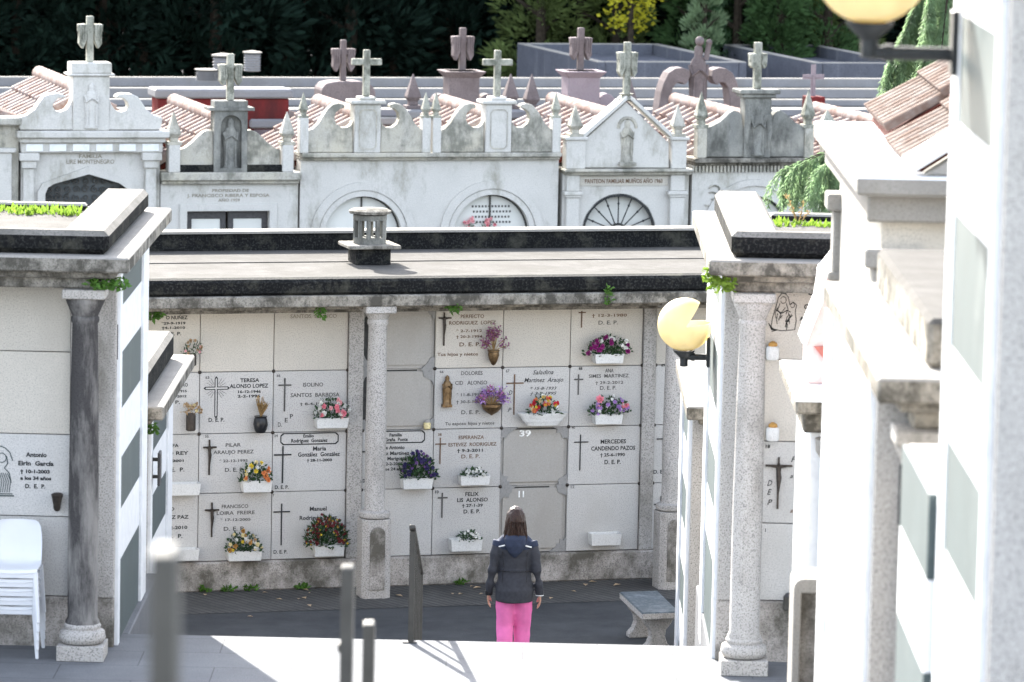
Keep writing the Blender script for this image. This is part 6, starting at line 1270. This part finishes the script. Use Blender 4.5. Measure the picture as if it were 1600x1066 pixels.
nt_ = at_y(645, 826, 38.47); ft_ = at_y(657, 893, 40.6)
handrail('steel handrail panel at the landing edge, its lattice shadow falling to the right', nt_, ft_, (nt_.x, 38.47, 1.5), (ft_.x, 40.6, 0.5), 0.05, 5)
def rail_post(label, u, v, y, w, zb, dpt=0.05):
    p = at_y(u, v, y); t = thing('handrail_post', label, 'handrail post', WORLD, (p.x, y, zb), 'flat steel handrail posts')
    h = p.z; mb = MB(); pts = [(y - dpt/2, zb), (y + dpt/2, zb), (y + dpt/2, h - dpt*0.9), (y + dpt*0.35, h - dpt*0.35), (y + dpt*0.1, h - 0.004), (y - dpt*0.2, h), (y - dpt/2, h - 0.015)]
    mb.extr([(p.x - w/2, a_, b_) for a_, b_ in pts], (w, 0, 0)); part(mb, 'post', M['greymetal'], t, bevel=0.007)
    mb = MB(); mb.box(p.x - w/2 - 0.012, p.x - w/2 + 0.004, y - 0.03, y + 0.03, h - 0.40, h - 0.36); part(mb, 'clamp', M['greymetal'], t, bevel=0.003)
    mb = MB(); mb.box(p.x - 0.07, p.x + 0.07, y - 0.06, y + 0.06, zb + 0.002, zb + 0.014); part(mb, 'foot_plate', M['darkmetal'], t, bevel=0.003)
rail_post('blurred steel handrail post at the lower edge, left of the column pedestal', 544, 880, 19.6, 0.056, 3.7, 0.12)
rail_post('shorter blurred steel post, just right of another at the lower edge', 577, 968, 21.3, 0.056, 3.5, 0.16)
rail_post('nearest steel handrail post, large and blurred at the lower left', 260, 848, 8.4, 0.050, 5.5, 0.14)

# ------------------------------------------------------------------ stone bench on the lower court
bl, br, fl, fr_ = (at_z(u, v, 0.46) for u, v in ((968, 924), (1028, 922), (1003, 957), (1062, 955)))
t = thing('stone_bench', 'short granite bench with bluish polished seat and two waisted legs in the court', 'bench', WORLD, ((bl.x + fr_.x)/2, (bl.y + fr_.y)/2, 0))
mb = MB(); q = [fl, fr_, br, bl]; mb.hexa([(p.x, p.y, 0.375) for p in q] + [(p.x, p.y, 0.455) for p in q]); M['seat'] = stone('bluish_polished_granite', (0.035, 0.052, 0.064), (0.16, 0.18, 0.2), 0.5, 30, (0.15, 0.17, 0.19), 0.5, 0.7, 5, mottle=0.3, rough=0.5); part(mb, 'seat', [M['granite'], M['seat']], t, bevel=0.012, topmat=True)
for f in (0.16, 0.84):
    c0 = Vector(fl).lerp(Vector(bl), f); c1_ = Vector(fr_).lerp(Vector(br), f); c = (c0 + c1_)/2; ax = (c1_ - c0).normalized(); dn = Vector((-ax.y, ax.x, 0)); mb = MB()
    hw = 0.19; prof = [(-0.15, 0), (0.15, 0), (0.15, 0.05), (0.10, 0.10), (0.075, 0.17), (0.085, 0.24), (0.14, 0.31), (0.165, 0.374), (-0.165, 0.374), (-0.14, 0.31), (-0.085, 0.24), (-0.075, 0.17), (-0.10, 0.10), (-0.15, 0.05)]
    mb.extr([(c.x + ax.x*p[0] - dn.x*0.06, c.y + ax.y*p[0] - dn.y*0.06, p[1]) for p in prof], dn*0.12); part(mb, 'leg', M['granite'], t, bevel=0.008)

# ------------------------------------------------------------------ stack of white plastic chairs
def chair(label, x, y, z, rz):
    """seat front towards -y before turning"""
    t = thing('plastic_chair', label, 'chair', WORLD, (x, y, z), 'white plastic chairs in one stack')
    mb = MB(); N = 12; K = 14; vs = []; th = 0.012
    # one moulded shell: seat curving up into the backrest
    prof = [(-0.23, 0.415), (-0.225, 0.435), (-0.19, 0.442), (-0.10, 0.435), (0.0, 0.428), (0.09, 0.425), (0.145, 0.435), (0.18, 0.47), (0.20, 0.53), (0.215, 0.60), (0.228, 0.68), (0.24, 0.75), (0.247, 0.79), (0.25, 0.805)]
    wid = [0.205, 0.215, 0.218, 0.218, 0.215, 0.21, 0.205, 0.205, 0.207, 0.207, 0.203, 0.192, 0.17, 0.14]
    for side in (0, 1):
        for j in range(K):
            yy, zz = prof[j]; a = prof[max(0, j - 1)]; b = prof[min(K - 1, j + 1)]; tx, tz = b[0] - a[0], b[1] - a[1]; l = math.hypot(tx, tz); nx, nz = -tz/l, tx/l
            for i in range(N + 1):
                s = (i/N*2 - 1); cur = 0.03*s*s if 5 <= j else 0.012*s*s
                yc = yy - (cur if j >= 7 else 0) + (nx*th if side == 0 else 0); zc2 = zz + (cur if j < 7 else 0) + (nz*th if side == 0 else 0); vs.append((x + s*wid[j], y + yc, z + zc2))
    fs = []; st = K*(N + 1)
    for j in range(K - 1):
        for i in range(N): f = (j*(N + 1) + i, j*(N + 1) + i + 1, (j + 1)*(N + 1) + i + 1, (j + 1)*(N + 1) + i); fs.append(f); fs.append(tuple(q + st for q in reversed(f)))
    for i in range(N): fs.append((i, i + 1, st + i + 1, st + i)); fs.append(((K - 1)*(N + 1) + i + 1, (K - 1)*(N + 1) + i, st + (K - 1)*(N + 1) + i, st + (K - 1)*(N + 1) + i + 1))
    for j in range(K - 1): fs.append((j*(N + 1), (j + 1)*(N + 1), st + (j + 1)*(N + 1), st + j*(N + 1))); fs.append((j*(N + 1) + N, (j + 1)*(N + 1) + N, st + (j + 1)*(N + 1) + N, st + j*(N + 1) + N))
    mb.add(vs, fs); part(mb, 'seat_shell', M['plastic'], t, smooth=50)
    mb = MB(); mb.box(x - 0.20, x + 0.20, y - 0.235, y - 0.215, z + 0.375, z + 0.425); part(mb, 'apron', M['plastic'], t, bevel=0.006)
    for sx in (-1, 1):
        for (y0, y1) in ((-0.215, -0.25), (0.16, 0.235)):
            mb = MB(); mb.hexa([(x + sx*0.225 - 0.014, y + y1 - 0.012, z), (x + sx*0.225 + 0.014, y + y1 - 0.012, z), (x + sx*0.225 + 0.014, y + y1 + 0.012, z), (x + sx*0.225 - 0.014, y + y1 + 0.012, z),
                                 (x + sx*0.195 - 0.022, y + y0 - 0.02, z + 0.43), (x + sx*0.195 + 0.022, y + y0 - 0.02, z + 0.43), (x + sx*0.195 + 0.022, y + y0 + 0.02, z + 0.43), (x + sx*0.195 - 0.022, y + y0 + 0.02, z + 0.43)]); part(mb, 'leg', M['plastic'], t, bevel=0.005)
    return t
CH0 = at_z(58, 1030, 1.5); chx, chy = CH0.x - 0.225, CH0.y + 0.25
ORD = ['bottom', 'second from bottom', 'middle', 'second from top', 'topmost']
ch = chair('bottom white plastic chair of the stack by the blackened column, legs on the paving', chx, chy, 1.5, 0)
for k in range(1, 5):
    dup(ch, WORLD, (chx + 0.004*k, chy - 0.022*k, 1.5 + 0.082*k), ['', 'second lowest white plastic chair of the stack by the blackened column', 'middle white plastic chair of the stack by the blackened column', 'second highest white plastic chair of the stack by the blackened column', 'topmost white plastic chair of the stack, its whole backrest showing'][k])

# ------------------------------------------------------------------ the walking person, seen from behind
px_, py_ = at_y(804, 900, 44.7).x, 44.7
SK = plain('skin', (0.48, 0.27, 0.19), 0.5, 0, 0.06, 12); JK = plain('charcoal_softshell', (0.045, 0.047, 0.056), 0.75, 0, 0.12, 30); JN = plain('navy_yoke', (0.032, 0.04, 0.066), 0.75, 0, 0.12, 30)
PK = plain('pink_trousers', (0.80, 0.19, 0.45), 0.75, 0, 0.06, 14); HR = stone('brown_hair', (0.028, 0.013, 0.009), (0.06, 0.027, 0.016), 0.6, 60, stain_lo=1, mottle=0.3, rough=0.42, streak=0.1, bump=0.4)
RF = plain('reflective_strip', (0.75, 0.76, 0.76), 0.4, 0, 0.03); BK = plain('black_cuff', (0.015, 0.015, 0.017), 0.5, 0, 0.2); SH = plain('grey_shoe', (0.09, 0.09, 0.1), 0.6)
PER = thing('person', 'person seen from behind in a dark hooded jacket and bright pink trousers', 'person', WORLD, (px_, py_, 0))
def remesh(mb, name, mat, parent, voxel=0.012, smooth=6, extra=None):
    o = mb.build('tmp', mat); md = o.modifiers.new('r', 'REMESH'); md.mode = 'VOXEL'; md.voxel_size = voxel; md2 = o.modifiers.new('s', 'SMOOTH'); md2.iterations = smooth; md2.factor = 0.5
    dg = bpy.context.evaluated_depsgraph_get(); me = bpy.data.meshes.new_from_object(o.evaluated_get(dg)); bpy.data.objects.remove(o)
    me.name = name; me.materials.clear(); me.materials.append(mat)
    off = Vector(OFF[parent]); me.transform(Matrix.Translation(-off)); me.polygons.foreach_set('use_smooth', [True]*len(me.polygons))
    if extra: extra(me)
    ob = bpy.data.objects.new(name, me); COL.objects.link(ob); ob.parent = parent; OFF[ob] = OFF[parent]; return ob
def V3(x, y, z): return (px_ + x, py_ + y, z)
def torso_rings(g): return [(V3(0, 0.0, 0.80), 0.165 + g, 0.115 + g), (V3(0, 0, 0.88), 0.172 + g, 0.12 + g), (V3(0, 0, 0.98), 0.155 + g, 0.105 + g), (V3(0, 0.005, 1.08), 0.148 + g, 0.10 + g), (V3(0, 0.005, 1.18), 0.158 + g, 0.105 + g), (V3(0, 0, 1.27), 0.172 + g, 0.11 + g), (V3(0, 0, 1.345), 0.165 + g, 0.10 + g), (V3(0, 0, 1.395), 0.12 + g, 0.08 + g), (V3(0, 0.005, 1.425), 0.07 + g, 0.062 + g)]
ARM = {s: [Vector(V3(s*0.155, 0.0, 1.345)), Vector(V3(s*0.200, -0.02, 1.21)), Vector(V3(s*0.225, -0.035, 1.05)), Vector(V3(s*0.246, -0.015, 0.92)), Vector(V3(s*0.258, 0.02, 0.79))] for s in (-1, 1)}
LEG = {-1: [Vector(V3(-0.085, 0, 0.86)), Vector(V3(-0.088, 0.02, 0.66)), Vector(V3(-0.088, 0.03, 0.47)), Vector(V3(-0.088, -0.02, 0.28)), Vector(V3(-0.088, -0.09, 0.10))],
       1: [Vector(V3(0.085, 0, 0.86)), Vector(V3(0.088, 0.06, 0.66)), Vector(V3(0.086, 0.11, 0.48)), Vector(V3(0.086, 0.12, 0.28)), Vector(V3(0.086, 0.13, 0.10))]}
# one continuous body: trunk, neck, head, arms with hands, legs
mb = MB(); mb.loft(torso_rings(-0.012), 20)
mb.loft([(V3(0, 0.0, 1.38), 0.06, 0.058), (V3(0, 0.01, 1.44), 0.05, 0.053), (V3(0, 0.015, 1.50), 0.05, 0.055)], 14)
mb.loft([(V3(0, 0.03, 1.445), 0.035, 0.04), (V3(0, 0.03, 1.47), 0.055, 0.07), (V3(0, 0.02, 1.52), 0.068, 0.085), (V3(0, 0.012, 1.575), 0.074, 0.092), (V3(0, 0.005, 1.625), 0.07, 0.088), (V3(0, 0, 1.66), 0.05, 0.065), (V3(0, 0, 1.675), 0.02, 0.03)], 18)
mb.loft([(V3(0, 0.105, 1.50), 0.008, 0.008), (V3(0, 0.122, 1.515), 0.014, 0.014), (V3(0, 0.108, 1.55), 0.008, 0.01)], 8)     # nose
for s in (-1, 1):
    mb.loft([(V3(s*0.074, 0.0, 1.51), 0.006, 0.012), (V3(s*0.08, -0.005, 1.535), 0.008, 0.02), (V3(s*0.076, 0.0, 1.56), 0.006, 0.014)], 8)   # ears
    mb.tube(ARM[s], [0.052, 0.046, 0.038, 0.033, 0.024], 12); mb.tube(LEG[s], [0.095, 0.078, 0.056, 0.05, 0.036], 14)
    w = ARM[s][-1]; pl = w + Vector((s*0.004, 0.02, -0.045))          # palm
    mb.loft([(w, 0.018, 0.026), (w.lerp(pl, 0.5), 0.016, 0.036), (pl, 0.015, 0.04), (pl + Vector((-s*0.002, 0.006, -0.025)), 0.013, 0.038)], 12)
    for f in range(4):                   # four curled fingers
        fy = -0.030 + 0.020*f; ln = (0.062, 0.072, 0.068, 0.052)[f]; b0 = pl + Vector((0, fy + 0.006, -0.022))
        mb.tube([b0, b0 + Vector((-s*0.004, 0.004, -ln*0.45)), b0 + Vector((-s*0.016, 0.006, -ln*0.8)), b0 + Vector((-s*0.03, 0.006, -ln))], [0.0095, 0.009, 0.008, 0.0065], 8)
    tb = w + Vector((-s*0.008, 0.04, -0.03)); mb.tube([tb, tb + Vector((-s*0.012, 0.022, -0.03)), tb + Vector((-s*0.02, 0.024, -0.056))], [0.0115, 0.0105, 0.0075], 8)
    a = LEG[s][-1]; mb.loft([(a + Vector((0, -0.03, -0.085)), 0.034, 0.04), (a + Vector((0, -0.02, -0.04)), 0.034, 0.045), (a, 0.034, 0.036)], 12); mb.tube([a + Vector((0, 0, -0.06)), a + Vector((0, 0.08, -0.075)), a + Vector((0, 0.13, -0.08))], [0.034, 0.03, 0.02], 10)
body = remesh(mb, 'body', SK, PER, 0.0065, 3)
# face details sit on the far side of the head
for s in (-1, 1): part(MB().ball(V3(s*0.028, 0.093, 1.552), 0.012, 10, 6), 'eye', RF, body, smooth=60)
part(MB().tube([V3(-0.022, 0.098, 1.478), V3(0, 0.106, 1.476), V3(0.022, 0.098, 1.478)], 0.006, 6), 'mouth', M['fl_rose'], body)
# trousers
mb = MB(); mb.loft([(V3(0, 0, 0.72), 0.10, 0.09), (V3(0, 0, 0.79), 0.17, 0.118), (V3(0, -0.004, 0.86), 0.178, 0.126), (V3(0, 0, 0.95), 0.16, 0.112)], 20)
for s in (-1, 1):
    mb.tube([p + Vector((0, 0, 0)) for p in LEG[s]], [0.104, 0.098, 0.088, 0.082, 0.076], 14); mb.loft([(V3(s*0.075, -0.06, 0.80), 0.07, 0.05), (V3(s*0.075, -0.075, 0.86), 0.075, 0.06), (V3(s*0.07, -0.05, 0.93), 0.06, 0.05)], 12)
def wr(me):
    for v in me.vertices: n = mnoise.noise(v.co*Vector((9, 9, 14))); v.co += v.normal*n*0.006
tr = remesh(mb, 'trousers', PK, PER, 0.010, 4, wr)
part(MB().tube([V3(0, -0.122, 0.93), V3(0, -0.135, 0.86), V3(0, -0.11, 0.76)], 0.004, 6), 'seam', plain('pink_seam', (0.45, 0.05, 0.22), 0.8), tr)
# jacket
mb = MB(); rg = torso_rings(0.012); rg[0] = (V3(0, -0.012, 0.735), 0.192, 0.162); rg[1] = (V3(0, -0.012, 0.86), 0.194, 0.16); rg[2] = (V3(0, -0.005, 0.98), 0.175, 0.13); mb.loft(rg, 22)
for s in (-1, 1): mb.tube(ARM[s][:-1] + [ARM[s][-1] + Vector((0, 0, 0.012))], [0.068, 0.061, 0.053, 0.046, 0.038], 14)
jk = remesh(mb, 'jacket', JK, PER, 0.010, 4, wr)
mb = MB(); mb.loft([(V3(0, 0, 1.255), 0.172, 0.118), (V3(0, 0, 1.30), 0.19, 0.128), (V3(0, 0, 1.36), 0.178, 0.118), (V3(0, 0, 1.41), 0.13, 0.096), (V3(0, 0.004, 1.44), 0.09, 0.08)], 22)
for s in (-1, 1): mb.tube([ARM[s][0], ARM[s][0].lerp(ARM[s][1], 0.45)], [0.073, 0.069], 14)
yk = remesh(mb, 'yoke', JN, PER, 0.010, 3, wr)
mb = MB(); mb.loft([(V3(0, -0.115, 1.20), 0.02, 0.02), (V3(0, -0.128, 1.25), 0.065, 0.035), (V3(0, -0.125, 1.32), 0.10, 0.05), (V3(0, -0.09, 1.39), 0.115, 0.07), (V3(0, -0.04, 1.43), 0.10, 0.085), (V3(0, -0.01, 1.45), 0.085, 0.08)], 18)
hd = remesh(mb, 'hood', JN, PER, 0.010, 3, wr)
for s in (-1, 1):
    part(MB().bar(V3(s*0.105, -0.128, 1.325), V3(s*0.165, -0.098, 1.305), 0.005, 0.012), 'reflective_strip', RF, jk)
    part(MB().tube([ARM[s][-1] + Vector((0, -0.003, 0.045)), ARM[s][-1] + Vector((0, 0, 0.0))], [0.042, 0.04], 14), 'cuff', BK, jk, smooth=40)
part(MB().tube([ARM[1][-1] + Vector((0.0, 0, 0.010)), ARM[1][-1] + Vector((0, 0, 0.001))], [0.0425, 0.042], 14), 'wristband', RF, jk, smooth=40)
mb = MB(); n = 22
for i in range(n):
    a0, a1 = math.pi + math.pi*i/n, math.pi + math.pi*(i + 1)/n; mb.bar(V3(0.170*math.cos(a0), 0.128*math.sin(a0), 1.055), V3(0.170*math.cos(a1), 0.128*math.sin(a1), 1.055), 0.008, 0.006)
part(mb, 'waist_seam', BK, jk)
for s in (-1, 1): part(MB().tube([V3(s*0.125, -0.115, 1.26), V3(s*0.115, -0.118, 1.12), V3(s*0.125, -0.12, 0.95)], 0.004, 5), 'seam', BK, jk)
# hair to the shoulders, in strands over a cap
mb = MB(); mb.loft([(V3(0, -0.04, 1.365), 0.085, 0.045), (V3(0, -0.045, 1.42), 0.112, 0.078), (V3(0, -0.03, 1.50), 0.107, 0.095), (V3(0, -0.015, 1.57), 0.102, 0.106), (V3(0, -0.006, 1.63), 0.09, 0.1), (V3(0, 0, 1.68), 0.062, 0.072), (V3(0, 0, 1.705), 0.022, 0.028)], 26)
def strandy(me):
    for v in me.vertices:
        w_ = 0.4 + 0.6*min(1, max(0, (1.68 - v.co.z)/0.1)); v.co += v.normal*w_*(0.009*mnoise.noise(v.co*Vector((42, 42, 5))) + 0.006*mnoise.noise(v.co*Vector((95, 95, 9))))
hair = remesh(mb, 'hair', HR, PER, 0.006, 3, strandy)
rnd = random.Random(4); mb = MB()
for i in range(170):
    a = rnd.uniform(math.pi*0.98, math.pi*2.02); e = rnd.uniform(1.325, 1.40); k_ = rnd.uniform(0.8, 1.02); q = rnd.uniform(0.9, 1.35)
    x1, y1 = 0.104*math.cos(a)*k_, 0.10*math.sin(a)*k_ - 0.03; j = rnd.uniform(-.012, .012)
    mb.tube([V3(x1*0.96, y1*0.96, 1.56), V3(x1*1.02 + j*.4, y1, 1.48), V3(x1*q + j, y1*rnd.uniform(.8, 1.05), e)], [0.004, 0.0055, 0.0012], 5)
part(mb, 'hair_strands', HR, hair, smooth=60)
for s in (-1, 1):
    a = LEG[s][-1]; mb = MB(); mb.loft([(a + Vector((0, -0.015, -0.098)), 0.044, 0.06), (a + Vector((0, -0.015, -0.06)), 0.045, 0.058), (a + Vector((0, -0.005, -0.01)), 0.042, 0.046)], 14); mb.tube([a + Vector((0, 0, -0.066)), a + Vector((0, 0.09, -0.074)), a + Vector((0, 0.16, -0.08))], [0.044, 0.04, 0.024], 12); remesh(mb, 'shoe', SH, PER, 0.010, 3)
bpy.context.view_layer.update()
